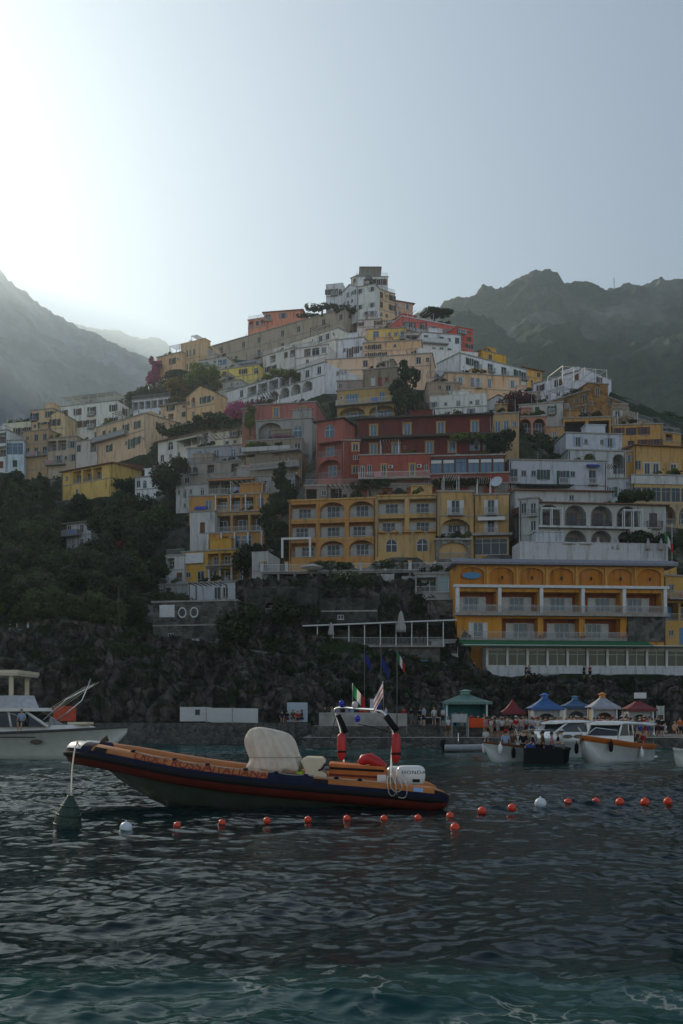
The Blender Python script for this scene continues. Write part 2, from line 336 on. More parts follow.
def building(name, label, L, R, vt, vb, col, rows, depth=9, inner=None, shut=None, frame=None, rail=None, sur=None,
             roof='flat', skirt=5, right=None, left=None, cat='house', group=None, gl=None, trim=None, back=True, solid=False, blind=None, wallmat=None, chim=0, open_d=1.4, rh=None, roofmat=None):
    pl = Vector((PX(L[0], L[1]), L[1], 0)); pr = Vector((PX(R[0], R[1]), R[1], 0))
    W = (pr-pl).length; rz = math.atan2(pr.y-pl.y, pr.x-pl.x); Dm = (L[1]+R[1])/2
    zb, zt = PZ(vb, Dm), PZ(vt, Dm); hgt = zt-zb
    e = empty(name, (pl.x, pl.y, zb), rz); tag(e, label, cat, group)
    if L[1] > 200 and cat != 'wall' and not wallmat: col = tuple(min(.8, c*k) for c, k in zip(col, (1.75, 1.62, 1.5)))   # upper town lightened, glare and haze put into its paint
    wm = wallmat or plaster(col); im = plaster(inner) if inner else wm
    if D_ok(L[1]) and cat == 'house':
        if shut is None and not sur and random.random() < .6: shut = random.choice((GREENP, BROWN, GREYP, WHITE, BROWN))
        new = []
        for r in rows:
            blank = set(r) <= {'.'}; q = ''
            for ch in r:
                if ch == '.' and random.random() < (.22 if blank else .34): ch = random.choice('sswwwd' if not blank else 'ssw')
                q += ch
            new.append(q)
        rows = new
    frame = frame or WHITE; rail = rail or (GREYP if random.random() < .5 else WHITE); glz = gl or GLASS
    wall = MB()
    nr = len(rows); hts = rh or [1/nr]*nr
    def facade(o, ex, inn, Wd, rws, rot, base):
        o = Vector(o); ex = Vector(ex); inn = Vector(inn)
        def pt(x, z, d=0): return o+ex*x+inn*d+Vector((0, 0, z))
        def quad(x0, z0, x1, z1, d=0, mat=0): wall.face([pt(x0, z0, d), pt(x1, z0, d), pt(x1, z1, d), pt(x0, z1, d)], mat)
        quad(0, -skirt, Wd, 0)
        ztop = hgt
        for ri, row in enumerate(rws):
            h = hgt*(hts[ri] if len(rws) == nr else 1/len(rws)); z1, z0 = ztop, ztop-h; ztop = z0
            n = len(row); cw = Wd/n
            for ci, c in enumerate(row):
                x0, x1 = ci*cw, (ci+1)*cw; xc = (x0+x1)/2
                if c in '. ': quad(x0, z0, x1, z1); continue
                arch = c in 'aAm'; d = .16
                if c == 'w' or c == 'W': ww, hh, sill = min(1.15, cw*.62), min(1.6, h*.58), h*.22
                elif c == 's': ww, hh, sill = min(.8, cw*.5), min(.9, h*.38), h*.36
                elif c == 'b': ww, hh, sill = min(1.25, cw*.6), min(1.75, h*.6), h*.16
                elif c == 'd': ww, hh, sill = min(1.25, cw*.6), min(2.25, h*.74), h*.03
                elif c == 'A': ww, hh, sill = min(1.7, cw*.62), min(2.2, h*.68), h*.08
                elif c == 'g': ww, hh, sill = cw*.88, h*.6, h*.2
                elif c == 'G': ww, hh, sill = cw*.92, h*.8, h*.06
                elif c in 'rv': ww, hh, sill, d = cw*.86, h*.78, h*.06, open_d
                elif c == 'a': ww, hh, sill, d = cw*.84, h*.84, h*.06, open_d
                elif c == 'm': ww, hh, sill, d = cw*.8, h*.78, h*.12, .3
                elif c == 'D': ww, hh, sill = min(1.9, cw*.75), min(2.4, h*.76), h*.03
                elif c == 'o':
                    quad(x0, z0, x1, z1)
                    def mk():
                        m = MB(); R1, R2 = .55, .42
                        ring = lambda r, y, k: (r*math.cos(2*PI*k/16), y, r*1.25*math.sin(2*PI*k/16))
                        for k in range(16):
                            m.face([ring(R1, -.06, k), ring(R2, -.06, k), ring(R2, -.06, k+1), ring(R1, -.06, k+1)]); m.face([ring(R1, 0, k), ring(R1, -.06, k), ring(R1, -.06, k+1), ring(R1, 0, k+1)])
                        m.face([ring(R2, -.02, k) for k in range(16)], 1); return m.mesh('oval_window', [frame, glz])
                    put('oval_window', cmesh(('o', frame.name, glz.name), mk), e, pt(xc, z0+h*.55), rot); continue
                ww, hh = rq(ww), rq(hh); ww = min(ww, cw-.05); hh = min(hh, h-sill-.05)
                a, b, s, t = xc-ww/2, xc+ww/2, z0+sill, z0+sill+hh
                quad(x0, z0, a, z1); quad(b, z0, x1, z1); quad(a, z0, b, s)
                if arch:
                    rise = min(ww/2, hh*.5) if c != 'm' else hh*.35
                    pts = [(xc+x, s+z) for x, z in arch_pts(ww, hh, rise)]
                    for i in range(len(pts)-1):
                        (xa, za), (xb, zb_) = pts[i], pts[i+1]
                        wall.face([pt(xa, za), pt(xb, zb_), pt(xb, z1), pt(xa, z1)])
                        wall.face([pt(xa, za), pt(xa, za, d), pt(xb, zb_, d), pt(xb, zb_)])
                    ol = [(a, s), (b, s)]+list(reversed(pts))
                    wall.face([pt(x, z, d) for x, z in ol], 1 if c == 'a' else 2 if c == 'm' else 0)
                    wall.face([pt(a, s), pt(a, s, d), pt(a, pts[0][1], d), pt(a, pts[0][1])]); wall.face([pt(b, s), pt(b, pts[-1][1]), pt(b, pts[-1][1], d), pt(b, s, d)])
                    wall.face([pt(a, s), pt(b, s), pt(b, s, d), pt(a, s, d)])
                else:
                    quad(a, t, b, z1)
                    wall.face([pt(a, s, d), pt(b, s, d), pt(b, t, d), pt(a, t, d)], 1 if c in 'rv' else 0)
                    wall.face([pt(a, s), pt(a, s, d), pt(a, t, d), pt(a, t)]); wall.face([pt(b, s), pt(b, t), pt(b, t, d), pt(b, s, d)])
                    wall.face([pt(a, s), pt(b, s), pt(b, s, d), pt(a, s, d)]); wall.face([pt(a, t), pt(a, t, d), pt(b, t, d), pt(b, t)])
                # glazing and fittings
                if c in 'wWsb':
                    o_ = put('window', window_mesh(ww, hh, frame, 'win', glz), e, pt(xc, s, d), rot)
                    sil = MB
                    put('sill', cmesh(('sill', ww), lambda: (lambda m: (m.box(-ww/2-.1, ww/2+.1, -.3, -.162, -.07, 0), m.mesh('sill', CONC))[1])(MB())), o_, (0, 0, -.001))
                    if sur and c == 'b': put('surround', surround_mesh(ww, hh, sur), e, pt(xc, s), rot)
                elif c in 'dD':
                    o_ = put('door', window_mesh(ww, hh, frame, 'door', glz), e, pt(xc, s, d), rot)
                    if sur: put('surround', surround_mesh(ww, hh, sur), e, pt(xc, s), rot)
                    if base and s > .5:
                        bw, bd = rq(min(cw*.92, ww+1.1)), .9
                        bal = put('balcony', cmesh(('bal', bw, bd), lambda: (lambda m: (m.box(-bw/2, bw/2, -bd, -.002, -.16, 0), m.mesh('balcony', CONC))[1])(MB())), e, pt(xc, s-.02), rot)
                        put('railing', railing_mesh(bw-.06, bd-.06, rail, solid=solid), bal, (0, 0, .001))
                elif c == 'A': o_ = put('window', window_mesh(ww, hh, frame, 'arch', glz), e, pt(xc, s, d), rot)
                elif c in 'gG': put('window', window_mesh(ww, hh, frame, 'wide', glz), e, pt(xc, s, d), rot)
                elif c in 'ra':
                    dw, dh = rq(min(1.5 if cat == 'house' else 1.9, ww*.55)), rq(min(2.2, hh*.82))
                    off = 0 if c == 'a' else random.choice((-.12, 0, .12))*ww
                    o_ = put('door', window_mesh(dw, dh, frame, 'door', glz), e, pt(xc+off, s+.02, d), rot)
                    if shut:
                        for sx in (-1, 1): put('shutter', shutter_mesh(dw/2, dh, shut), o_, (sx*dw*.78, -.02, 0))
                    put('railing', railing_mesh(ww-.04, .1, rail, h=min(.95, hh*.42), solid=solid), e, pt(xc, s+.002, .16), rot)
                if shut and c in 'wWd' :
                    if random.random() < .2 and c == 'w':
                        for sx in (-1, 1): put('shutter', shutter_mesh(ww/2-.02, hh, shut), o_, (sx*ww*.25, -d+.04, 0))
                    else:
                        for sx in (-1, 1): put('shutter', shutter_mesh(ww/2, hh, shut), o_, (sx*(ww*.78), -d-.012, 0))
    facade((0, 0, 0), (1, 0, 0), (0, 1, 0), W, rows, 0, True)
    def plain(o, ex, Wd):
        o = Vector(o); ex = Vector(ex); z = Vector((0, 0, 1))
        wall.face([o-z*skirt, o+ex*Wd-z*skirt, o+ex*Wd+z*hgt, o+z*hgt])
    if right: facade((W, 0, 0), (0, 1, 0), (-1, 0, 0), depth, right, PI/2, False)
    else: plain((W, 0, 0), (0, 1, 0), depth)
    if left: facade((0, depth, 0), (0, -1, 0), (1, 0, 0), depth, left, -PI/2, False)
    else: plain((0, depth, 0), (0, -1, 0), depth)
    plain((W, depth, 0), (-1, 0, 0), W)
    wall.face([(0, 0, hgt), (W, 0, hgt), (W, depth, hgt), (0, depth, hgt)])
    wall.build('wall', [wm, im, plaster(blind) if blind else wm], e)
    tm = trim or CONC
    if roof == 'flat':
        m = MB(); oh, t = .18, .22
        m.box(-oh, W+oh, -oh, .3, hgt+.003, hgt+t); m.box(-oh, .3, .3, depth+oh, hgt+.003, hgt+t); m.box(W-.3, W+oh, .3, depth+oh, hgt+.003, hgt+t)
        m.build('cornice', tm, e)
    elif roof == 'parapet':
        m = MB(); m.box(-.02, W+.02, -.02, .2, hgt+.003, hgt+.8); m.box(-.02, .2, .2, depth, hgt+.003, hgt+.8); m.box(W-.2, W+.02, .2, depth, hgt+.003, hgt+.8)
        m.box(-.08, W+.08, -.08, .26, hgt+.8, hgt+.9); m.build('parapet', trim or wm, e)
    elif roof == 'rail':
        m = MB(); m.box(-.15, W+.15, -.15, .4, hgt+.003, hgt+.2); m.build('cornice', tm, e)
        put('railing', railing_mesh(W-.1, .1, rail), e, (W/2, .25, hgt+.2))
    elif roof == 'tile':
        m = MB(); oh, r = .5, min(depth, W)*.16
        A = [(-oh, -oh, hgt+.02), (W+oh, -oh, hgt+.02), (W+oh, depth+oh, hgt+.02), (-oh, depth+oh, hgt+.02)]
        i = min(W, depth)*.42
        if W >= depth: B, C_ = (i, depth/2, hgt+r), (W-i, depth/2, hgt+r); fs = [[A[0], A[1], C_, B], [A[2], A[3], B, C_], [A[1], A[2], C_], [A[3], A[0], B]]
        else: B, C_ = (W/2, i, hgt+r), (W/2, depth-i, hgt+r); fs = [[A[0], A[1], B], [A[1], A[2], C_, B], [A[2], A[3], C_], [A[3], A[0], B, C_]]
        for q in fs: m.face(q)
        m.box(-oh, W+oh, -oh, depth+oh, hgt-.12, hgt+.018); m.build('roof', roofmat or TILE, e)
    elif roof == 'shed':   # single slope falling towards the front, tiles overhanging
        m = MB(); m.face([(-.4, -.7, hgt-.1), (W+.4, -.7, hgt-.1), (W+.4, depth, hgt+1.2), (-.4, depth, hgt+1.2)])
        m.face([(-.4, -.7, hgt-.22), (W+.4, -.7, hgt-.22), (W+.4, -.7, hgt-.1), (-.4, -.7, hgt-.1)]); m.face([(-.4, -.7, hgt-.22), (-.4, -.7, hgt-.1), (-.4, depth, hgt+1.2), (-.4, depth, hgt)])
        m.face([(W+.4, -.7, hgt-.22), (W+.4, -.7, hgt-.1), (W+.4, depth, hgt+1.2), (W+.4, depth, hgt)]); m.build('roof', roofmat or TILE, e)
    elif roof == 'gable':
        m = MB(); r = W*.26
        m.face([(-.3, -.3, hgt-.1), (W/2, -.3, hgt+r), (W/2, depth, hgt+r), (-.3, depth, hgt-.1)]); m.face([(W+.3, -.3, hgt-.1), (W+.3, depth, hgt-.1), (W/2, depth, hgt+r), (W/2, -.3, hgt+r)])
        m.build('roof', roofmat or TILE, e)
        g = MB(); g.face([(0, 0, hgt+.002), (W, 0, hgt+.002), (W/2, 0, hgt+r-.12)]); g.build('gable_wall', wm, e)
    for k in range(chim):
        m = MB(); cx = W*(.2+.6*random.random()); cyy = depth*.45
        m.box(cx-.3, cx+.3, cyy-.3, cyy+.3, hgt, hgt+1.3); m.box(cx-.42, cx+.42, cyy-.42, cyy+.42, hgt+1.3, hgt+1.42); m.build('chimney', wm, e)
    # floor bands, rain pipes, air conditioners, roof clutter
    if nr > 1 and not sur and random.random() < .5:
        m = MB(); z = hgt
        for k in range(nr-1): z -= hgt*hts[k]; m.box(-.03, W+.03, -.06, -.003, z-.09, z+.09)
        m.build('floor_band', tm, e)
    if hgt > 4 and random.random() < .7:
        for x in ([.25] if W < 9 else [.25, W-.25]): m = MB(); m.tube([(x, -.09, -.5), (x, -.09, hgt-.25), (x, .1, hgt-.05)], .06, 6); m.build('drainpipe', random.choice((IRON, GREYP, BROWN)), e)
    if hgt > 5 and W > 6:
        dots = [(ri, ci) for ri, r in enumerate(rows) for ci, ch in enumerate(r) if ch == '.']
        for ri, ci in random.sample(dots, min(len(dots), random.randrange(0, 3))):
            cw = W/len(rows[ri]); x = (ci+.5)*cw-.35; z = hgt*(1-sum(hts[:ri+1])+hts[ri]*.45); m = MB(); m.box(x, x+.7, -.34, -.01, z, z+.5); m.box(x+.1, x+.5, -.35, -.341, z+.07, z+.43, 1); m.build('air_conditioner', [WHITE, IRON], e)
        if cat == 'house' and L[1] < 250:
            zz_ = hgt
            for ri, r in enumerate(rows):
                zz_ -= hgt*hts[ri]
                if zz_ > 1 and set(r) & set('wbdDW') and not set(r) & set('raGg') and random.random() < .42:
                    xa = random.choice((0, 0, W*.3)); xb = W if xa else random.choice((W, W*.65)); dp_ = random.uniform(1.0, 1.7)
                    m = MB(); m.box(xa, xb, -dp_, -.064, zz_-.2, zz_-.02); bal = m.build('balcony', CONC, e)
                    o = put('railing', railing_mesh(round(xb-xa-.1, 1), dp_-.1, rail, solid=random.random() < .35), bal, ((xa+xb)/2, 0, zz_-.018))
                    for q in range(random.randrange(0, 3)): BALCPLANTS.append((bal, random.uniform(xa+.8, max(xa+.9, xb-.8)), -dp_+.35, zz_))
                    if random.random() < .4:
                        x = random.uniform(xa, xb-2.2); wd = random.uniform(2, 3.2); m = MB(); zt_ = zz_+min(2.6, hgt*hts[ri]*.9); m.face([(x, -.01, zt_), (x+wd, -.01, zt_), (x+wd, -dp_, zt_-.5), (x, -dp_, zt_-.5)]); m.face([(x, -dp_, zt_-.5), (x+wd, -dp_, zt_-.5), (x+wd, -dp_, zt_-.72), (x, -dp_, zt_-.72)]); m.build('awning', random.choice(AWNC), e)
                    elif random.random() < .5:
                        x = random.uniform(xa+.3, xb-1.8); m = MB(); c_ = random.choice(WASHC); m.face([(x, -dp_-.02, zz_+.85), (x+1.3, -dp_-.02, zz_+.85), (x+1.25, -dp_-.06, zz_+.05), (x+.05, -dp_-.05, zz_+.1)]); m.build('washing', c_, bal)
    if roof in ('flat', 'rail', 'parapet') and W > 5:
        zr = hgt+.23
        if random.random() < .4:
            m = MB(); x = random.uniform(.2, .75)*W; m.lathe([(.45, 0), (.5, .1), (.5, .9), (.3, 1.05), (.05, 1.1)], (x, depth*.5, zr), 10); m.build('water_tank', random.choice((GREYP, BLUEP, CONC)), e)
        if random.random() < .5:
            x = random.uniform(.05, .6)*W; m = MB(); ww_ = min(W*.35, 4); m.box(x, x+ww_, depth*.4, depth*.4+2.5, zr, zr+2.3); m.box(x-.15, x+ww_+.15, depth*.4-.15, depth*.4+2.65, zr+2.302, zr+2.45); m.build('roof_hut', wm, e)
        if random.random() < .45:
            x = random.uniform(.05, .5)*W; ww_ = random.uniform(.25, .45)*W; m = MB()
            for xx in (x, x+ww_):
                for yy in (.5, 3.2): m.box(xx-.05, xx+.05, yy-.05, yy+.05, zr, zr+2.2)
            for q in range(7): xx = x+ww_*q/6; m.box(xx-.04, xx+.04, .3, 3.4, zr+2.2, zr+2.3)
            m.build('roof_pergola', random.choice((WHITE, DKWOOD, GREYP)), e)
        if random.random() < .5: ROOFPLANTS.append((e, W, zr))
    # rooftop aerials
    if hgt > 3 and W > 4 and random.random() < .55 and roof in ('flat', 'rail', 'parapet'):
        m = MB(); cx, cyy = W*random.uniform(.2, .8), 2.5
        m.tube([(cx, cyy, hgt), (cx, cyy, hgt+2.2)], .03, 5)
        for q in (1.7, 2.0): m.tube([(cx-.5, cyy, hgt+q), (cx+.5, cyy, hgt+q)], .02, 4)
        m.build('aerial', GREYP, e)
    c, s = math.cos(rz), math.sin(rz)
    def wpt(x, y): return pl.x+x*c-y*s, pl.y+x*s+y*c
    for x in np.linspace(0, W, max(2, int(W/10)+1)):
        CTRL.append((*wpt(x, -.5), zb-.4)); CTRL.append((*wpt(x, depth), zb+min(hgt*.75, depth*.8)))
    FOOT.append((pl.x, pl.y, c, s, W, depth, zb))
    b = Bld(); b.e, b.W, b.h, b.depth, b.wpt, b.rz, b.zb = e, W, hgt, depth, wpt, rz, zb
    return b
def awning(b, x0, x1, z, out, drop, mat, name='awning', y=0):
    m = MB(); m.face([(x0, y-.01, z), (x1, y-.01, z), (x1, y-out, z-drop), (x0, y-out, z-drop)]); m.face([(x0, y-out, z-drop), (x1, y-out, z-drop), (x1, y-out, z-drop-.22), (x0, y-out, z-drop-.22)])
    m.face([(x0, y-.01, z), (x0, y-out, z-drop), (x0, y-.01, z-drop)]); m.face([(x1, y-.01, z), (x1, y-.01, z-drop), (x1, y-out, z-drop)])
    return m.build(name, mat, b.e)
def pergola(b, x0, x1, y0, y1, z0, z1, mat, name='pergola', n=5):
    m = MB()
    for x in np.linspace(x0, x1, n):
        for y in (y0, y1): m.box(x-.06, x+.06, y-.06, y+.06, z0, z1)
        m.box(x-.05, x+.05, y0, y1, z1+.002, z1+.12)
    for y in (y0, y1): m.box(x0, x1, y-.05, y+.05, z1-.12, z1-.002)
    return m.build(name, mat, b.e)
def slab(b, x0, x1, y0, y1, z0, z1, mat, name): 
    m = MB(); m.box(x0, x1, y0, y1, z0, z1); return m.build(name, mat, b.e)
WHT, CRM, TAN, PCH, OCH, YEL, ORG, RED, PNK, GRY, TAU, BRN, SAL = (.52, .52, .5), (.5, .46, .37), (.42, .32, .2), (.5, .3, .18), (.54, .27, .07), (.57, .33, .1), (.62, .27, .03), (.3, .06, .04), (.42, .14, .12), (.36, .35, .33), (.27, .235, .19), (.26, .15, .07), (.46, .18, .12)
LILAC = (.44, .46, .54)
PALE = (.4, .44, .5)
STONE = stone_wall_mat('rubble_stone', (.05, .045, .04), (.16, .15, .13))
STONEL = stone_wall_mat('pale_rubble', (.1, .095, .085), (.26, .25, .22))
B = building
# --- summit
WH2 = (.8, .79, .76)  # white of the highest houses, raised to carry the glare there
b = B('summit_house', 'white house crowning the summit with a brown box-like lookout on its roof', (356, 272), (388, 272), 277, 297, WH2, ['.w.w.', 'w..d.'], depth=9, roof='rail')
slab(b, 1.2, b.W-2, 1, 6, b.h+.2, b.h+3, plaster(TAU), 'lookout'); slab(b, .9, b.W-1.7, .7, 6.3, b.h+3.003, b.h+3.2, CONC, 'lookout_roof')
B('summit_annex', 'small cream block tucked left of the summit house', (351, 276), (358, 274), 277, 292, CRM, ['w', '.'], depth=6)
B('white_house', 'white house with arched parapet left of the summit', (326, 268), (343, 267), 287, 305, WH2, ['w.A', '...'], depth=8, roof='parapet')
B('gabled_house', 'white gabled house just below the summit', (342, 267), (358, 263), 290, 306, WH2, ['.w.w', '....'], depth=8, roof='gable', roofmat=CONC)
B('tall_cream_house', 'tall narrow cream house below the summit', (357, 262), (375, 260), 286, 318, (.66, .6, .48), ['w.w', '...', 'w.w', '.w.'], depth=8)
B('orange_house', 'tan orange house sloping right under the summit', (373, 262), (395, 266), 291, 320, TAN, ['w..w', '.w.w', 'd...'], depth=9, roof='rail')
B('pink_end_house', 'dusty pink house with low hipped roof at the right end of the summit', (394, 266), (413, 268), 302, 318, (.4, .26, .19), ['.w.w.', '.....'], depth=8, roof='tile', roofmat=CONC)
b = B('long_grey_building', 'very long grey brown building with scattered windows climbing to the summit', (196, 292), (345, 262), 331, 368, TAU, ['.w.w..w.w..w.w..w.w', 'd..w.d..d..w..d..w.', '..w..w...w..w...w..'], depth=15, right=['.w..w.', '..w...', '......'], skirt=8, cat='building')
b = B('red_ridge_house', 'salmon red house with low tiled roof on the skyline ridge', (264, 283), (302, 281), 311, 330, SAL, ['D.W..', '.....'], depth=9, roof='tile', left=['w.w', '...'], chim=1, shut=GREYP)
B('salmon_terrace_block', 'salmon terrace block projecting left of the red ridge house', (248, 284), (266, 282), 319, 336, SAL, ['r.r', '...'], depth=7, roof='rail')
# --- upper left shoulder
B('tan_villa', 'tan villa with one arched window beside the pink bougainvillea', (157, 264), (182, 260), 355, 380, (.45, .3, .17), ['..w.', '.A..'], depth=9, left=['.w.'])
b = B('banded_villa', 'tan villa with pale vertical bands at the left of the skyline', (181, 262), (200, 259), 345, 372, (.47, .33, .19), ['.w.w.', '.w.w.'], depth=9, roof='parapet')
for x in (.15, 1.5, 3.1, 4.6): slab(b, x, x+.35, -.07, -.002, 0, b.h, plaster(CRM), 'pilaster')
B('gabled_outbuilding', 'taupe gabled block behind the banded villa', (198, 262), (211, 262), 348, 366, TAU, ['.w.', '...'], depth=8, roof='gable', roofmat=CONC)
B('grey_villa', 'grey house with tall blue windows beside the yellow house', (199, 258), (226, 255), 359, 378, GRY, ['.w.DD.', '......'], depth=8, shut=BLUEP, gl=GLASSB)
b = B('yellow_house', 'bright yellow house below the long grey building', (215, 247), (259, 243), 368, 385, (.54, .38, .1), ['.w..w.A', '.......'], depth=8, roof='rail')
awning(b, b.W*.5, b.W*.95, b.h+1.6, 1.5, .3, pmat('blue_tarp', (.35, .45, .6), .7), 'tarpaulin', y=1.5)
b = B('grey_cottage', 'grey cottage with white shed under the yellow house', (213, 242), (240, 239), 382, 396, GRY, ['.w.D.', '.....'], depth=7)
B('gabled_tan_house', 'gabled tan house with arched recess above the arcaded building', (186, 226), (215, 222), 395, 418, (.46, .31, .17), ['.a..w.', '......'], depth=8, roof='gable', roofmat=CONC)
B('sloping_roof_house', 'tan lean-to with sloping roof left of the gabled tan house', (161, 230), (187, 227), 404, 420, (.4, .3, .2), ['.w..', '.r..'], depth=7, roof='shed', roofmat=CONC)
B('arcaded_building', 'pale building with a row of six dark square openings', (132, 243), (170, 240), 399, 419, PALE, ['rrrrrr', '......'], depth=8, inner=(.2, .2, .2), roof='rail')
B('peach_house', 'long tan house with peach end wall and shuttered windows', (96, 232), (146, 221), 421, 452, (.44, .33, .22), ['.w.w.w.w.', '..w....w.'], depth=13, right=['.w.w.', '.....'], shut=GREENP, skirt=6)
b = B('cream_arch_building', 'large cream building with two deep loggias and a glass roof terrace', (60, 248), (117, 243), 404, 442, (.6, .56, .47), ['d.w.d..w', 'rr.w..w.', 'rr...w..'], depth=12, right=['.w.w.', '.....', '.....'], roof='rail', open_d=2.2)
pergola(b, .6, b.W-1, .6, 5, b.h, b.h+2.3, WHITE, 'terrace_frame', 7)
slab(b, .3, b.W-.7, .3, 5.4, b.h+2.43, b.h+2.5, pmat('pale_awning', (.5, .58, .55), .6), 'canopy')
B('purple_balcony_house', 'small tan house with a lilac balcony rail', (31, 246), (53, 244), 410, 441, TAN, ['d.w', '.w.', '...'], depth=8, rail=pmat('lilac_paint', (.25, .22, .42), .6))
B('tan_gable_house', 'tan house with pointed gable left of the cream loggias', (50, 242), (65, 241), 415, 442, (.42, .34, .2), ['.w.', '...'], depth=8, roof='gable', roofmat=CONC)
B('brown_tower_house', 'plain brown tower house with one window on each floor', (23, 240), (49, 238), 431, 482, (.3, .22, .13), ['.w.', '.w.', '...', '...'], depth=10, skirt=8)
B('pale_blue_house', 'narrow pale blue house with a big glazed window', (6, 238), (24, 238), 441, 470, (.36, .45, .52), ['G', 'w'], depth=8, gl=GLASSB)
B('white_house', 'white house with open loggias at the left edge', (-26, 242), (7, 239), 432, 472, WHT, ['.rr', '.rr', 'w.w'], depth=9)
B('domed_white_house', 'low white house with rounded roof near the left skyline', (3, 256), (31, 254), 426, 436, CRM, ['w.w.w'], depth=8, roof='parapet')
B('taupe_balcony_house', 'taupe house with a posted balcony above the dark slope', (47, 236), (77, 234), 438, 478, (.3, .26, .2), ['rr.', '.w.w', '....'], depth=9, skirt=8)
B('grey_annex', 'small pale grey annex right of the posted balcony', (75, 233), (97, 231), 441, 466, GRY, ['w.r', '...'], depth=8)
b = B('ochre_slope_house', 'ochre house with sloping tiled roof and blue laundry balconies on the slope', (62, 219), (113, 211), 467, 497, (.5, .33, .1), ['.rrr.', '.....'], depth=9, roof='shed', skirt=7, gl=GLASSB)
B('white_stepped_cottage', 'white stepped cottage among trees on the left slope', (135, 206), (161, 204), 477, 501, (.58, .58, .56), ['.A.w', 'w..w'], depth=8)
B('white_cottage', 'white cottage with dark windows half hidden in the left slope', (66, 192), (91, 189), 522, 549, (.55, .55, .53), ['w.w.', '..A.'], depth=8, roof='shed', roofmat=CONC)
# --- middle left
b = B('long_white_house', 'long grey white house with cream striped awning and yellow eaves', (158, 207), (209, 199), 436, 460, (.43, .43, .41), ['.A.rrr', '......'], depth=10, roof='shed', inner=(.2, .19, .17))
awning(b, b.W*.45, b.W*.9, b.h*.9, 2, .8, pmat('cream_canvas', (.6, .57, .45), .8))
B('white_terrace_house', 'white house with small deck right of the cream awning', (207, 201), (255, 197), 429, 447, CRM, ['....w.', '......'], depth=9, roof='shed')
B('arched_grey_house', 'pale grey house with two big arched windows', (187, 193), (246, 190), 447, 464, (.38, .41, .44), ['..A..A.', '.......'], depth=8, rh=[.8, .2], gl=GLASSB)
B('planter_terrace', 'beige terrace wall with brown fence and planters', (175, 189), (247, 186), 463, 484, (.38, .33, .27), ['.r..r..r.', '.........'], depth=7, roof='rail', rail=DKWOOD)
B('white_arch_cottage', 'white cottage with two dark arched openings beside the tree', (176, 183), (211, 181), 485, 512, WHT, ['.A..A.', '......'], depth=8, skirt=8)
b = B('ochre_roof_house', 'ochre house under a wide pale concrete roof slab', (243, 182), (300, 178), 456, 484, OCH, ['.w..w.d', '..r..r.'], depth=8)
slab(b, -.8, b.W+.3, -1.6, 6, b.h+.23, b.h+.55, CONC, 'roof_slab')
b = B('laundry_house', 'grey balcony house hung with washing and an orange awning', (208, 178), (295, 175), 477, 496, GRY, ['rrr.d.w', '.......'], depth=8, rh=[.85, .15], inner=(.15, .09, .05))
for x, c in ((.3, (.4, .38, .6)), (.55, (.55, .5, .65)), (.82, (.6, .62, .62))):
    m = MB(); m.face([(b.W*x, -.2, b.h*.5), (b.W*x+1.2, -.2, b.h*.5), (b.W*x+1.2, -.24, b.h*.12), (b.W*x, -.22, b.h*.15)]); m.build('washing', pmat('wash%d' % (x*100), c, .9), b.e)
awning(b, b.W*.02, b.W*.55, b.h*.98, 1.6, .5, pmat('rust_canvas', (.35, .12, .04), .85))
b = B('ochre_balcony_house', 'ochre house with long balconies, a blue awning and white columns', (189, 173), (281, 170), 495, 513, OCH, ['.brrr.r', '.......'], depth=8, rh=[.88, .12], inner=(.16, .11, .05), gl=GLASSB)
awning(b, 1.2, 3.2, b.h*.45, .8, .5, pmat('blue_canvas', (.03, .06, .4), .8))
for x in np.linspace(b.W*.3, b.W*.95, 5): slab(b, x-.1, x+.1, -.45, -.25, 0, b.h, WHITE, 'column')
b = B('brown_shutter_house', 'white box house with a wide brown shuttered window', (190, 169), (215, 168), 512, 537, (.56, .56, .54), ['.b.'], depth=7, shut=None, frame=BROWN, gl=BROWN)
b = B('dark_loggia_house', 'ochre house with dark open loggias right of the brown shutters', (214, 169), (267, 167), 512, 533, (.42, .26, .1), ['rrr'], depth=8, inner=(.1, .05, .03), roof='flat')
b = B('glazed_veranda_house', 'ochre house with glazed veranda and white posts', (207, 165), (264, 163), 533, 552, OCH, ['.rGG.'], depth=8, gl=GLASSB)
for x in np.linspace(.3, b.W-.3, 5): slab(b, x-.12, x+.12, -.5, -.26, 0, b.h, WHITE, 'column')
b = B('bright_ochre_house', 'bright ochre house with white posts above the white basement', (182, 161), (245, 158), 551, 582, (.6, .34, .05), ['g.rrr', '.d.rr'], depth=9, frame=WHITE)
for x in np.linspace(b.W*.45, b.W*.98, 4): slab(b, x-.1, x+.1, -.5, -.3, 0, b.h*.5, WHITE, 'column')
slab(b, b.W*.4, b.W+.3, -1.0, -.005, b.h*.48, b.h*.52, CONC, 'balcony')
slab(b, .3, b.W*.36, -.5, -.3, b.h*.62, b.h*.95, WHITE, 'sun_blind')
B('white_stepped_wing', 'white stepped wing beside the bright ochre house', (166, 161), (184, 160), 556, 584, WHT, ['r.', '.w'], depth=8, roof='rail')
B('white_basement', 'plain white basement block with a grey door over the stone wall', (188, 156.5), (238, 154.5), 583, 602, (.56, .57, .57), ['...D..'], depth=6)
B('grey_terrace_block', 'grey terrace block with chairs left of the white basement', (159, 158), (190, 156.8), 585, 602, (.33, .32, .3), ['.r...'], depth=6, roof='rail')
b = B('stone_retaining_wall', 'tall dark rubble retaining wall with two oval windows and a white panel', (153, 128), (236, 126), 602, 648, GRY, ['..oo...', '.s.....'], depth=27, wallmat=STONE, cat='wall', frame=WHITE)
slab(b, .9, 2.9, -.07, -.002, b.h*.68, b.h*.95, WHITE, 'panel')
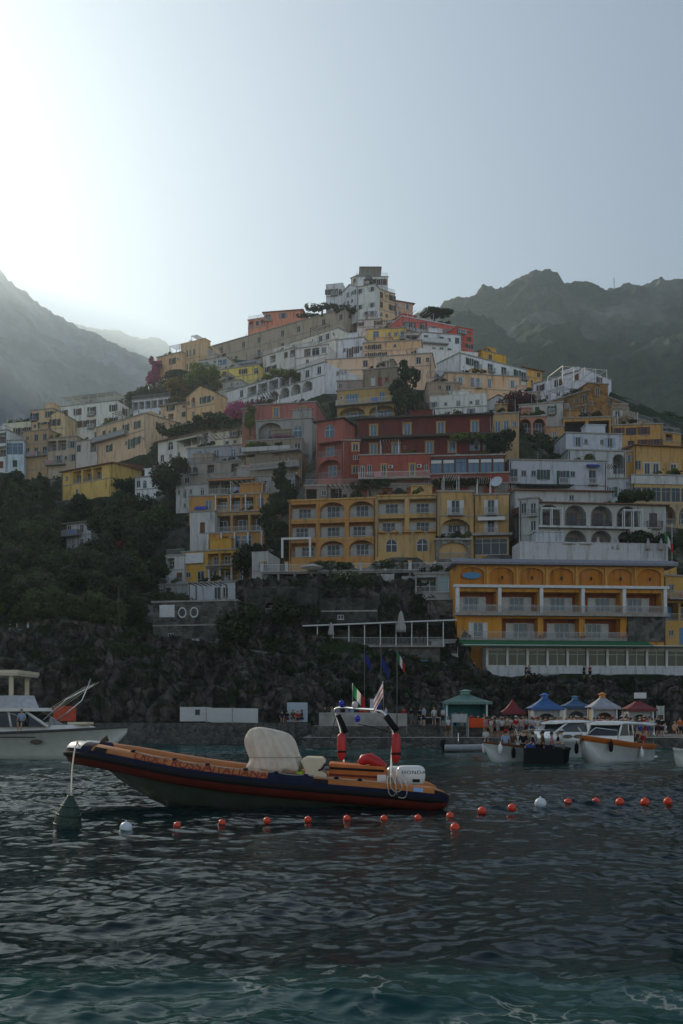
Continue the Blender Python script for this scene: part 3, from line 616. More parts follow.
# --- upper centre
B('white_long_house', 'long white house stepping down below the grey building', (290, 256), (338, 246), 336, 356, (.5, .48, .43), ['.w..ww.', '.......'], depth=9, skirt=6)
B('white_terrace_block', 'white terraced block with balconies under the grey building', (263, 246), (296, 240), 352, 371, (.42, .42, .41), ['.r..r', 'w....'], depth=8, roof='rail')
B('glazed_balcony_house', 'grey white house with glazed balcony beside the peach wall', (295, 239), (328, 236), 347, 366, (.45, .44, .43), ['.rG.', '....'], depth=8, roof='rail')
B('lilac_white_house', 'bluish white house with one dark door and balcony', (336, 241), (364, 239), 339, 358, LILAC, ['..d..'], depth=8)
B('peach_house', 'plain peach house without windows under the low yellow house', (363, 238), (421, 236), 342, 358, PCH, ['..........', '.w...w...w'], depth=9)
B('peach_long_house', 'wide peach house with three pale skylights', (326, 226), (432, 222), 357, 380, (.48, .33, .24), ['....w..w..w.', '............'], depth=9, roof='flat')
B('low_yellow_house', 'low yellow house with a blue garage door', (366, 250), (406, 249), 329, 343, YEL, ['.G.s.D', '......'], depth=8, gl=GLASSB, rh=[.8, .2])
b = B('canopy_terrace', 'grey terrace with dark canopy right of the low yellow house', (404, 249), (426, 249), 333, 345, GRY, ['v'], depth=8, inner=(.06, .05, .05)); pergola(b, 0, b.W, -1, 4, b.h+.3, b.h+2.2, DKWOOD)
B('grey_pink_house', 'greyish pink house with small dark windows under the summit', (357, 257), (381, 256), 320, 334, (.42, .37, .36), ['w..w', '....'], depth=8)
B('pale_pink_house', 'pale pink house with a dark loggia under the summit', (380, 257), (406, 256), 321, 334, (.46, .37, .33), ['.v.w', '....'], depth=8)
b = B('red_terrace_house', 'red row of houses with white bands below the umbrella pine', (402, 250), (460, 257), 322, 348, (.4, .09, .08), ['.w.w.w.w.w', '.D.D.D.D.D'], depth=10, trim=WHITE, roof='flat')
for q in (.06, .5): slab(b, -.05, b.W, -.5, -.002, b.h*q, b.h*q+.8, plaster(WHT), 'balcony')
B('red_tower', 'red tower house with pale blue left wall', (457, 246), (473, 248), 328, 356, (.42, .055, .035), ['.s', 's.', '.w', 's.'], depth=9, left=['...', '...'])
B('white_arch_house', 'white house with two shallow arches under the red row', (422, 243), (461, 245), 334, 366, WH2, ['w....', '..AA.', '.....'], depth=9)
B('white_terrace_block', 'stepped white terraces below the white arches', (418, 235), (478, 238), 354, 376, (.45, .45, .46), ['......s..', '.w....w..'], depth=8, roof='parapet')
B('white_row_house', 'long white row house with dark paired windows going downhill right', (459, 229), (527, 240), 362, 385, WH2, ['.wD.D.D.wD', '..........'], depth=10, roof='flat')
B('orange_skyline_house', 'small orange house on the skyline right of the red tower', (481, 254), (506, 258), 353, 372, ORG, ['.w..', '....'], depth=8, left=['.w.'])
B('amber_gable_house', 'small amber house peeking over the white row', (522, 252), (542, 255), 369, 386, OCH, ['w..', '...'], depth=8, roof='shed')
b = B('pink_wide_house', 'wide peach pink house with blue windows below the white row', (446, 214), (521, 217), 375, 403, (.5, .31, .19), ['.s..b..b...w.', '.............'], depth=10, gl=GLASSB)
b = B('brown_pergola_house', 'grey brown house with glass terrace frame and outside stair', (427, 213), (461, 213), 383, 402, (.24, .19, .14), ['..W.', '....'], depth=9); pergola(b, .2, b.W, .3, 4, b.h, b.h+2.6, GREYP, 'terrace_frame')
B('white_low_house', 'low white house with sloping left wing above the dark red hotel', (430, 201), (487, 199), 399, 416, (.48, .48, .47), ['..s...s..', '.........'], depth=8, roof='parapet')
B('white_gable_cottage', 'white gabled cottage beside the dark red bougainvillea', (484, 200), (513, 199), 402, 418, (.5, .5, .49), ['.w.', '...'], depth=8, roof='gable', roofmat=CONC)
b = B('ochre_villa', 'ochre villa with blue shutters and two arches on its lower floor', (337, 197), (397, 194), 389, 420, (.5, .33, .12), ['.w..b.', 'aa'], depth=10, shut=BLUEP, gl=GLASSB, open_d=1.8)
B('taupe_block', 'taupe block with one red shuttered window on the ochre villa', (363, 199), (397, 197), 369, 390, (.3, .24, .17), ['..b..'], depth=8, frame=REDP, gl=REDP)
B('villa_roof_terrace', 'pinkish roof terrace with white frame left of the taupe block', (337, 199.5), (364, 199.1), 381, 390, (.35, .27, .24), ['....'], depth=8, roof='rail')
B('white_arcade_building', 'long white building with a row of arches and orange end wall', (226, 226), (325, 207), 378, 402, (.54, .55, .56), ['..rrrrr.w', '.w.Aaaaa.'], depth=11, right=['.s..', '....'], roof='rail', inner=(.28, .28, .28))
b = B('rose_house', 'rose red house with two ochre framed windows', (254, 186), (316, 184), 404, 422, PNK, ['..b..b.', '.......'], depth=9, rh=[.85, .15], sur=plaster(YEL), right=['...', '...'], gl=GLASSB)
b = B('arched_glass_house', 'grey house with two huge shallow arches, one glazed in blue', (256, 183), (312, 181), 420, 440, (.35, .33, .31), ['aA'], depth=7, gl=GLASSB)
B('terracotta_wing', 'terracotta wing draped with greenery left of the rose house', (242, 187), (256, 186), 409, 432, (.42, .17, .1), ['.w.', '...'], depth=8)
b = B('flower_terrace', 'terrace with white slab edge and pink flower boxes', (246, 180), (302, 178), 440, 457, (.3, .24, .18), ['v..v..'], depth=7, rail=IRON, roof='rail', inner=(.08, .05, .04))
slab(b, -.5, b.W-2, -1.2, 0, b.h*.3, b.h*.55, plaster(WHT), 'roof_slab')
# --- red hotel
b = B('red_tower_house', 'pinkish red corner house with glazed top floor and arched ground floor', (316, 164), (343, 162), 420, 490, (.42, .12, .09), ['A', 'r', 'a', '.'], depth=9, sur=plaster(YEL), gl=GLASSB, rh=[.27, .27, .3, .16], roof='tile', roofmat=pmat('dark_tiles', (.07, .05, .045), .85, var=.3))
b = B('red_slit_house', 'narrow dark red house with round and slit windows', (342, 161), (360, 161), 441, 475, (.28, .06, .04), ['.b', '.s', '.b'], depth=8, sur=plaster(YEL))
b = B('dark_red_hotel', 'long dark red building with ochre framed windows and vine covered balcony', (357, 166), (492, 163), 418, 456, (.17, .035, .03), ['.b..b..b..b.', '.b.b..b.b.gA'], depth=11, sur=plaster((.48, .3, .1)), gl=GLASSB, cat='building')
slab(b, -.2, b.W, -1.4, -.003, b.h*.46, b.h*.52, DKWOOD, 'balcony')
slab(b, -.3, b.W+.3, -.9, -.003, b.h+.02, b.h+.2, pmat('dark_tiles', (.07, .05, .045)), 'eaves')
b = B('pale_red_house', 'plain pale red house with two ochre framed dark doors', (359, 158), (430, 157), 455, 488, (.38, .09, .065), ['A..b...b..', '..........'], depth=8, sur=plaster((.5, .3, .1)), rh=[.75, .25])
b = B('glazed_restaurant', 'long blue glazed veranda below the dark red balcony', (430, 157.5), (505, 156.5), 456, 474, (.2, .06, .04), ['GGGGGG'], depth=7, gl=GLASSB, frame=IRON)
for i in range(6):
    if i != 2: slab(b, b.W*(i+.08)/6, b.W*(i+.92)/6, .02, .06, b.h*(.62), b.h*.8, WHITE, 'roller_blind')
B('red_wall', 'low red wall with ochre edge beside the yellow hotel roof', (430, 157.2), (509, 156), 474, 492, (.3, .07, .055), ['......'], depth=6)
B('peach_corner_house', 'small peach house with one blue window above the vines', (485, 170), (519, 169), 414, 435, (.5, .33, .17), ['.b.s'], depth=7, gl=GLASSB)
# --- yellow hotel
b = B('yellow_hotel', 'orange left wing of the yellow hotel with two arched top balconies', (289, 150), (376, 148), 500, 558, (.52, .25, .07), ['raa', 'rrr', 'raa'], depth=12, shut=WHITE, inner=(.45, .2, .05), cat='hotel', group='wings of the yellow hotel', rail=GREYP, trim=plaster(YEL), gl=GLASS)
slab(b, -.9, 3.6, -1.4, -1.1, b.h*.31, b.h*.345, WHITE, 'balcony_beam'); slab(b, -.9, -.6, -1.4, -1.1, 0, b.h*.309, WHITE, 'column'); slab(b, 3.3, 3.6, -1.4, -1.1, 0, b.h*.309, WHITE, 'column')
b = B('yellow_hotel', 'pale yellow middle wing of the hotel with two bays of square balconies', (376, 148), (438, 147), 496, 553, (.55, .35, .14), ['rr', 'rr', 'AA'], depth=12, shut=WHITE, cat='hotel', group='wings of the yellow hotel', rail=GREYP, trim=plaster(YEL))
for i in range(5): 
    m = MB(); m.lathe([(.75, 0), (.75, .1), (.1, .5)], (b.W*(i+.5)/5, -.01, b.h*.35), 12); m.build('blind_arch', plaster(OCH), b.e)
b = B('yellow_hotel', 'yellow hotel tower with an arched balcony over a grey stone arch', (438, 146), (473, 146), 492, 540, (.53, .33, .13), ['d', 'a'], depth=12, shut=WHITE, cat='hotel', group='wings of the yellow hotel', rail=GREYP)
b = B('grey_stone_arch', 'grey stone ground floor with one wide arch under the yellow tower', (436, 145.6), (471, 145.6), 540, 560, GRY, ['a'], depth=6, wallmat=STONEL)
b = B('yellow_hotel', 'yellow right wing of the hotel with a curved white awning', (473, 147), (509, 146.5), 495, 556, (.55, .34, .13), ['.d.', '.d.', 'G'], depth=12, right=['.s.', '...', '...'], shut=WHITE, cat='hotel', group='wings of the yellow hotel', rail=GREYP)
m = MB(); rr = []
for k in range(7):
    t = PI/2*k/6; rr.append([(b.W*(.12+.76*i/8), -1.25*math.sin(t), b.h*.56+.75*math.cos(t)) for i in range(9)])
m.loft(rr, 0, False, False); m.build('awning', pmat('white_canvas', (.6, .58, .54), .8), b.e)
slab(b, -.3, b.W+.4, -1.2, -.004, b.h*.32, b.h*.36, CONC, 'balcony')
b = B('hotel_roof_terrace', 'grey roof terrace with railing over the yellow hotel', (305, 158), (508, 156), 485, 500, (.25, .22, .2), ['v.v.v.v.v.v.v.v.'], depth=6, roof='rail', rail=GREYP, inner=(.05, .05, .05))
# --- terrace below the yellow hotel and bits above the cliff
b = B('balustrade_terrace', 'long terrace with white balustrade and orange capped posts below the hotel', (262, 140), (460, 138), 571, 584, (.22, .2, .18), ['vvvvvvvvvvvv'], depth=9, roof='none', inner=(.04, .04, .04), cat='terrace')
put('railing', railing_mesh(b.W, .1, WHITE, h=1.05), b.e, (b.W/2, 0, b.h))
for i in range(9):
    x = b.W*i/8; m = MB(); m.box(x-.22, x+.22, -.22, .22, b.h+.002, b.h+1.25); m.box(x-.3, x+.3, -.3, .3, b.h+1.252, b.h+1.4, 1); m.build('post', [plaster(WHT), plaster(ORG)], b.e)
B('white_belvedere', 'small white tower at the left end of the balustrade', (252, 141), (268, 140.5), 558, 584, (.45, .44, .42), ['.s.', '...'], depth=6, roof='parapet')
B('white_buttress', 'tall whitewashed buttress on the dark cliff', (379, 136), (394, 136), 574, 612, (.42, .42, .4), ['.'], depth=5, roof='none', cat='buttress')
B('white_buttress', 'second whitewashed buttress, narrower, right of a dark gap in the cliff', (402, 136), (417, 136), 576, 603, (.36, .36, .34), ['.'], depth=5, roof='none', cat='buttress')
B('glazed_cliff_house', 'grey white cliff house with a pale blue glass bay', (415, 134), (460, 133), 574, 598, (.38, .38, .37), ['rG', '..'], depth=7, gl=pmat('pale_glazing', (.2, .32, .34), .15), rh=[.8, .2])
B('stone_step_wall', 'stepped rubble wall below the pale blue glass bay', (428, 131), (460, 131), 600, 640, GRY, ['...', '.v.', '...'], depth=6, wallmat=STONE, cat='wall', inner=(.02, .02, .02))
STONED = stone_wall_mat('dark_rubble', (.025, .023, .02), (.085, .08, .07), 1.5)
B('retaining_wall', 'dark rubble retaining wall with one bricked arch below the left end of the balustrade', (244, 126.5), (316, 125.5), 588, 626, GRY, ['.......', '..a....', '.......'], depth=14, wallmat=STONED, cat='wall', roof='none', inner=(.02, .02, .02), skirt=3)
B('retaining_wall', 'low dark rubble wall stepping right of the arched retaining wall', (319, 126.8), (377, 126.2), 598, 624, GRY, ['....', '.s..'], depth=13, wallmat=STONED, cat='wall', roof='none', skirt=3)
# --- orange hotel with glazed restaurant
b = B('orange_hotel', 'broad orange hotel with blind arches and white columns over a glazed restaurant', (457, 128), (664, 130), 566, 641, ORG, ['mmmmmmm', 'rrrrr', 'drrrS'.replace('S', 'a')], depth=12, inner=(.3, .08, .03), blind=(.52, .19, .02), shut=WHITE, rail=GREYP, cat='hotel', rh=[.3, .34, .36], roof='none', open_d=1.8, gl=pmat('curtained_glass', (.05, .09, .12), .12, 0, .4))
W, hh = b.W, b.h
slab(b, -.5, W+.5, -.6, -.004, hh*.7, hh*.735, WHITE, 'cornice')
for i in range(6): slab(b, W*i/5-.22, W*i/5+.22, -.5, -.06, hh*.36, hh*.698, WHITE, 'column')
slab(b, -.4, W+.4, -1.0, -.006, hh*.325, hh*.36, CONC, 'balcony_slab')
put('railing', railing_mesh(W, .1, GREYP, h=.9), b.e, (W/2, -.85, hh*.362))
for i in range(3):
    x = W*(.205+.2*i+.19); m = MB(); m.lathe([(.25, 0), (.36, .45), (.38, .5)], (x, -.8, .12), 10); m.build('flowerpot', plaster((.4, .14, .06)), b.e)
slab(b, -.4, W*.8, -1.5, -.006, -.05, .12, CONC, 'lower_balcony'); put('railing', railing_mesh(W*.8, .1, GREYP, h=.9), b.e, (W*.4, -1.4, .122))
m = MB(); m.box(-.8, W+1.5, -1.0, 3, hh+.004, hh+.3); m.face([(-.8, -1.0, hh+.3), (W+1.5, -1.0, hh+.3), (W+1.5, .4, hh+.9), (-.8, .4, hh+.9)]); m.build('tiled_edge', pmat('slate_tiles', (.2, .2, .23), .7, var=.35, scale=5), b.e)
m = MB(); m.loft([[(x*1.0+1.9+1.25*math.cos(a)*1, -.07-y, hh*.86+.42*math.sin(a)) for a in np.linspace(0, 2*PI, 20, endpoint=False)] for x, y in ((0, 0), (0, .05))]); m.build('sign', pmat('blue_sign', (.05, .2, .38), .5), b.e)
slab(b, W*.82, W, -.4, -.005, 0, hh*.35, STONE, 'stone_pier')
for i in range(7):
    slab(b, W*i/7-.12 if i else .02, W*i/7+.12, -.25, -.003, hh*.74, hh*.985, plaster((.62, .3, .07)), 'pilaster')
for i in range(7):
    m = MB(); x = W*(i+.5)/7; ww_, h0 = W/7*.8, hh*.7+hh*.3*.12; pts = arch_pts(ww_, hh*.3*.78, hh*.3*.78*.35, 12); o2 = arch_pts(ww_+.5, hh*.3*.78+.25, hh*.3*.78*.35+.2, 12)
    for k in range(12): m.face([(x+pts[k][0], -.06, h0+pts[k][1]), (x+pts[k+1][0], -.06, h0+pts[k+1][1]), (x+o2[k+1][0], -.06, h0+o2[k+1][1]), (x+o2[k][0], -.06, h0+o2[k][1])]); m.face([(x+pts[k][0], -.06, h0+pts[k][1]), (x+pts[k][0], 0, h0+pts[k][1]), (x+pts[k+1][0], 0, h0+pts[k+1][1]), (x+pts[k+1][0], -.06, h0+pts[k+1][1])])
    m.build('arch_moulding', plaster((.62, .3, .07)), b.e)
    if i: m = MB(); m.lathe([(.04, 0), (.14, .1), (.16, .35), (.05, .5)], (x, -.2, h0+.7), 8); m.build('wall_lantern', IRON, b.e)
b = B('glazed_waterfront_restaurant', 'white waterfront restaurant with a long row of windows under a green awning', (487, 125), (686, 127), 647, 673, (.55, .56, .56), ['GGGGGGGGGG', '.'*10], depth=10, rh=[.78, .22], frame=WHITE, gl=pmat('restaurant_glass', (.018, .03, .022), .12, 0, .3), roof='none', cat='restaurant')
awning(b, -3.6, b.W*.8, b.h+.75, 2.2, .65, pmat('green_canvas', (.015, .13, .045), .8)); slab(b, -3.4, b.W+.4, -2.2, -.01, b.h-.02, b.h+.08, WHITE, 'eaves')
for i in range(11): slab(b, b.W*i/10-.14, b.W*i/10+.14, -.16, -.004, b.h*.2, b.h*.98, WHITE, 'column')
for i in range(6):
    m = MB(); x0 = b.W*(.26+.066*i); m.box(x0, x0+.1, -.3, -.2, -1.4, -.1); m.box(x0+1.5, x0+1.6, -.3, -.2, -1.4, -.1); m.box(x0+.1, x0+1.5, -.3, -.2, -.2, -.1); m.box(x0+.1, x0+1.5, -.3, -.2, -1.4, -1.3)
    for k in range(9): m.box(x0+.2+k*.15, x0+.23+k*.15, -.27, -.24, -1.3, -.2)
    m.build('lattice_panel', GREYP, b.e)
B('white_annex', 'small white annex with dark doorway left of the waterfront restaurant', (431, 126), (458, 125.5), 641, 668, (.42, .43, .43), ['.v', '..'], depth=6, inner=(.02, .02, .02), rh=[.5, .5])
B('ochre_house', 'ochre house with blue striped shutters right of the orange hotel', (663, 134), (712, 136), 577, 645, (.55, .33, .09), ['...', 'rrr', '.d.'], depth=10, shut=BLUEP, inner=(.1, .05, .03), solid=False)
# --- white terrace over the orange hotel
b = B('white_terrace_wall', 'white terrace wall with parasols on the roof of the orange hotel', (520, 137), (668, 139), 549, 566, (.5, .51, .53), ['.'*8], depth=4, roof='parapet', cat='wall')
b = B('white_arch_villa', 'large white villa with arched red doors above a darker arcade', (536, 143), (666, 145), 503, 553, (.46, .45, .42), ['aaaad', 'vaaa.'], depth=11, inner=(.3, .29, .27), frame=REDP, shut=None, rail=IRON, roof='shed', roofmat=TILE, open_d=1.6)
slab(b, -.2, b.W*.84, -.9, -.004, b.h*.47, b.h*.51, plaster(WHT), 'balcony')
slab(b, b.W*.7, b.W*.86, -1.2, -.004, 0, b.h*.468, plaster(CRM), 'pier')
pergola(b, .6, 3.6, -.8, -.1, b.h*.51, b.h*.86, WHITE, n=3); pergola(b, b.W*.66, b.W*.8, -.8, -.1, b.h*.51, b.h*.86, WHITE, n=3)
B('white_villa_wing', 'white wing with small windows at the left of the arched villa', (519, 143), (538, 142), 499, 553, (.42, .42, .4), ['w.', '.w', '..'], depth=9)
# --- right cluster
b = B('blue_awning_house', 'white house with dark blue awning and dark doors', (509, 160), (607, 161), 461, 500, (.5, .52, .56), ['Dss..d..D.', '..........'], depth=10, frame=GREYP, rh=[.62, .38])
awning(b, b.W*.79, b.W*.91, b.h*.93, 1.0, .45, pmat('navy_canvas', (.02, .03, .22), .8))
awning(b, b.W*.08, b.W*.62, b.h*.4, 2.2, .5, pmat('dark_green_canvas', (.02, .03, .025), .9))
B('white_terrace_house', 'low white terrace front with red tile edging under the blue awning house', (515, 153), (612, 154), 490, 506, (.48, .49, .49), ['......', ], depth=5, roof='shed')
B('white_blue_house', 'white house with faded blue shutters over two big arches', (566, 174), (622, 175), 434, 450, (.52, .54, .58), ['.w...w.'], depth=8, shut=pmat('faded_blue', (.35, .42, .55), .7))
B('big_arch_house', 'white house front with two big open arches', (568, 169), (626, 170), 451, 475, (.46, .47, .46), ['.a.a'], depth=7, inner=(.3, .31, .3), open_d=2.4, rail=GREYP)
b = B('brown_rubble_house', 'tall brown rubble house with white windows and open roof frame', (538, 200), (589, 191), 398, 424, BRN, ['......', '.D.D.d'], depth=13, right=['.w.', '...', '.w.'], wallmat=stone_wall_mat('brown_rubble', (.16, .085, .035), (.34, .2, .09), 1.4))
b = B('brown_tower', 'brown tower with one tall white window under a white roof frame', (588, 191), (608, 192), 384, 424, BRN, ['.b.', '...', '.w.'], depth=11, wallmat=_mats.get('x') or stone_wall_mat('brown_rubble_tower', (.18, .09, .03), (.36, .2, .08), 1.4))
pergola(b, -5, b.W, .5, 7, b.h, b.h+3, WHITE, 'roof_frame', 5)
B('yellow_podium', 'yellow ground floor with two wide dark openings under the brown house', (563, 188), (611, 187), 418, 436, (.5, .28, .09), ['vv'], depth=8, inner=(.03, .02, .02))
B('white_lilac_house', 'lilac white house rising behind the brown rubble house', (532, 222), (586, 212), 377, 400, LILAC, ['.w..W..w.', '.........'], depth=10, right=['.w.', '...'])
B('cream_bougainvillea_house', 'cream house with balcony beside the dark red bougainvillea', (519, 191), (563, 189), 404, 428, (.48, .45, .4), ['..w.d.', '......'], depth=8)
B('pink_arch_house', 'salmon house with two round arches beneath the cream house', (518, 187), (546, 186.5), 417, 440, (.48, .21, .14), ['aa', '..'], depth=7, rh=[.75, .25], inner=(.15, .06, .05))
B('peach_door_house', 'peach house with one pale blue door beside the salmon arches', (545, 187), (564, 186.5), 427, 444, (.5, .29, .13), ['.b.'], depth=7, gl=GLASSB)
B('pink_roof_house', 'pinkish low house with flat roof behind the bougainvillea', (510, 204), (539, 203), 393, 408, (.4, .3, .26), ['.s.s', '....'], depth=8)
B('ochre_house', 'ochre house with a red shuttered window on the right shoulder', (612, 187), (663, 186), 425, 450, (.56, .31, .09), ['.g..', '.b.w'], depth=10, frame=REDP, shut=None)
B('beige_roof_house', 'beige flat house with roof terrace at the right skyline', (606, 196), (629, 196), 409, 428, (.4, .32, .22), ['.w.', '...'], depth=8, roof='rail')
B('beige_long_house', 'long beige house sloping down at the right skyline', (627, 194), (654, 199), 420, 434, (.38, .29, .19), ['w.w.', '....'], depth=8, roof='rail')
B('amber_small_house', 'small amber house at the far right skyline', (657, 188), (681, 190), 433, 450, (.52, .3, .09), ['.r.', '...'], depth=8, roof='rail')
B('yellow_villa', 'yellow villa with red tiled eaves and two balcony doors at the right edge', (634, 171), (704, 173), 446, 478, (.56, .33, .11), ['.d..d..d'], depth=10, roof='shed', sur=plaster(WHT), rail=IRON, gl=GLASS)
B('ochre_narrow_house', 'narrow ochre strip house left of the yellow villa', (622, 172), (636, 171.5), 452, 478, (.5, .29, .07), ['.w.', '...'], depth=8)
b = B('white_band_house', 'yellow house with glazed loggia under a broad white band at the right edge', (632, 161), (700, 162), 476, 503, (.52, .36, .14), ['.......', 'GGGGGGG'], depth=9, frame=GREYP, rh=[.35, .65], gl=GLASS); slab(b, -.2, b.W, -.25, -.003, b.h*.68, b.h*.98, plaster(WHT), 'parapet')
B('white_blue_cottage', 'white cottage with turquoise window left of the glazed loggia', (598, 162), (634, 161.5), 479, 502, (.47, .48, .5), ['.w.G'], depth=8, gl=GLASSB)
B('tan_arch_base', 'tan base with one wide arch below the glazed loggia', (632, 157), (700, 158), 503, 526, (.45, .34, .2), ['.aa'], depth=7, inner=(.28, .24, .18), roof='none')
B('peach_block', 'peach house block at the right edge above the flag', (690, 190), (730, 192), 440, 470, PCH, ['.w.w', '.w.w'], depth=9)
# --- cliff deck restaurant
# ------------------------------------------------------------------ ground of the hill
for u, v, D in [(-500, 480, 270), (-250, 470, 265), (-120, 462, 262), (0, 446, 262), (-500, 640, 118), (-250, 640, 118), (-120, 634, 119), (0, 632, 119), (60, 634, 119), (120, 640, 119), (180, 652, 119),
                (-300, 560, 170), (-120, 560, 172), (20, 500, 216), (20, 560, 168), (20, 600, 140), (60, 590, 145), (100, 520, 196), (105, 560, 168), (110, 600, 140), (140, 590, 146), (150, 540, 180), (140, 630, 122), (-60, 500, 220),
                (240, 577, 142), (300, 577, 143), (400, 575, 143), (240, 655, 121), (300, 660, 121), (380, 662, 123), (440, 668, 126), (500, 680, 126), (600, 682, 126), (683, 684, 127), (900, 690, 128),
                (683, 560, 152), (760, 560, 155), (900, 560, 160), (760, 480, 180), (900, 480, 200), (683, 446, 200), (760, 450, 215), (900, 460, 230),
                (700, 640, 133), (700, 600, 142), (270, 620, 129+3), (330, 620, 133), (420, 640, 129), (255, 540, 152), (275, 500, 165), (270, 470, 178), (512, 470, 165), (514, 520, 150),
                (200, 372, 262), (170, 384, 258), (200, 392, 240), (150, 398, 250), (120, 402, 255), (235, 355, 275), (230, 400, 225)]:
    p = P(u, v, D); CTRL.append((p.x, p.y, p.z))
for x in (-300, -150, -60, 0, 60, 150, 300):
    CTRL.append((x, 345, 95 if abs(x) < 80 else 60)); CTRL.append((x, 380, 40))
CT = np.array(CTRL)
_keep = []; _seen = set()
for i, (x, y, z) in enumerate(CT):
    k = (round(x/2), round(y/2), round(z/3))
    if k not in _seen: _seen.add(k); _keep.append(i)
CT = CT[_keep]
_d = np.hypot(CT[:, None, 0]-CT[None, :, 0], CT[:, None, 1]-CT[None, :, 1])
n_ = len(CT); A = np.zeros((n_+3, n_+3)); A[:n_, :n_] = -_d+np.eye(n_)*2.5
A[:n_, n_] = 1; A[:n_, n_+1:] = CT[:, :2]; A[n_:, :n_] = A[:n_, n_:].T
WT = np.linalg.solve(A, np.concatenate([CT[:, 2], [0, 0, 0]]))
def ground_z(x, y):
    x = np.asarray(x, float).ravel(); y = np.asarray(y, float).ravel(); z = np.empty(len(x))
    for s in range(0, len(x), 8000):
        xs, ys = x[s:s+8000], y[s:s+8000]
        r = np.hypot(xs[:, None]-CT[None, :, 0], ys[:, None]-CT[None, :, 1])
        z[s:s+8000] = -r @ WT[:n_]+WT[n_]+WT[n_+1]*xs+WT[n_+2]*ys
    z = z+.5*fbm(x/6, y/6, 0, 4)
    for (px, py, c, s, W, dp, zb) in FOOT:
        lx = (x-px)*c+(y-py)*s; ly = -(x-px)*s+(y-py)*c
        m = (lx > -1.3) & (lx < W+1.3) & (ly > -4.5) & (ly < dp-.8)
        z[m] = np.minimum(z[m], zb-.15)
    return z
gx = np.arange(-230, 230.1, 1.25); gy = np.arange(116, 372, 1.25)
GX, GY = np.meshgrid(gx, gy); GZ = ground_z(GX, GY)
_e = np.minimum((GY.ravel()-116)/4, 1)
V = np.stack([GX.ravel(), GY.ravel(), GZ], 1)
HILL = rock_mat('hillside_ground', (.05, .046, .04), (.12, .11, .095), (.2, .185, .16), .3, veg=((.012, .02, .008), (.035, .05, .016)), vlo=.44, vhi=.52)
tag(link('hillside', np_mesh('hillside', V, grid_faces(len(gy), len(gx)), HILL, True)), kind='structure')
# ------------------------------------------------------------------ sea cliff
def sheet(name, prof, nu, nv, amp, mat, seed, kind='structure'):
    us = [p[0] for p in prof]; K = len(prof[0][1])
    uu = np.linspace(us[0], us[-1], nu)
    pv = np.array([[np.interp(u, us, [p[1][k][0] for p in prof]) for k in range(K)] for u in uu])
    pd = np.array([[np.interp(u, us, [p[1][k][1] for p in prof]) for k in range(K)] for u in uu])
    t = np.linspace(0, K-1, nv); i = np.minimum(t.astype(int), K-2); f = t-i
    vv = pv[:, i]*(1-f)+pv[:, i+1]*f; dd = pd[:, i]*(1-f)+pd[:, i+1]*f
    X = (uu[:, None]-U0)/F*dd; Y = dd.copy(); Z = H-(vv-V0)/F*dd
    r1 = fbm(X/7+seed, Z/9, Y/7, 5, .55, True); r2 = fbm(X/2.1, Z/3.4+seed, Y/2.1, 4, .55, True); r3 = fbm(X/.8, Z/1.1, Y/.8+seed, 3)
    edge = np.minimum(1, np.linspace(0, 1, nv)*6)*np.minimum(1, (1-np.linspace(0, 1, nv))*8+.12)
    dsp = amp*(r1*.9+r2*.4+r3*.13)*edge[None, :]
    Y = Y-dsp; Z = Z+dsp*.35+.3*r2*edge
    V = np.stack([X.ravel(), Y.ravel(), Z.ravel()], 1)
    return tag(link(name, np_mesh(name, V, grid_faces(nu, nv), mat, False)), kind=kind)
CLIFF = rock_mat('cliff_rock', (.026, .022, .018), (.07, .062, .052), (.165, .147, .125), .8, crack=.62, veg=((.012, .02, .008), (.03, .042, .016)), vlo=.52, vhi=.6)
sheet('sea_cliff', [(-260, [(742, 104), (715, 106), (680, 110), (650, 114), (636, 117.5), (630, 121)]), (0, [(742, 104), (715, 105.5), (685, 108.5), (655, 112.5), (634, 116), (630, 120)]),
    (120, [(742, 104), (712, 106), (685, 109), (660, 113), (644, 116.5), (638, 120)]), (200, [(742, 104), (706, 106), (690, 109), (672, 113), (657, 117), (650, 121)]), (250, [(742, 104), (706, 106), (690, 108.5), (675, 111), (663, 115), (656, 122)]),
    (320, [(742, 104), (706, 107), (695, 110), (680, 114), (664, 119), (657, 124)]), (430, [(742, 106), (712, 110), (700, 114), (690, 118), (680, 121), (670, 126)]), (500, [(742, 109), (715, 113), (705, 116), (697, 119), (690, 122), (680, 127)]), (900, [(742, 109), (715, 113), (705, 116), (697, 119), (690, 122), (682, 128)])], 1000, 130, 1.6, CLIFF, 3.1)
sheet('terrace_cliff', [(236, [(658, 120), (640, 124), (622, 129), (605, 133), (592, 137), (588, 141)]), (250, [(658, 120), (640, 124), (620, 129), (600, 132), (588, 136), (582, 141)]), (330, [(660, 121), (640, 126), (620, 130), (600, 133), (587, 136), (582, 141)]), (470, [(668, 125), (650, 128), (630, 131), (610, 133), (595, 136), (586, 140)])], 330, 110, 1.2, CLIFF, 8.4)
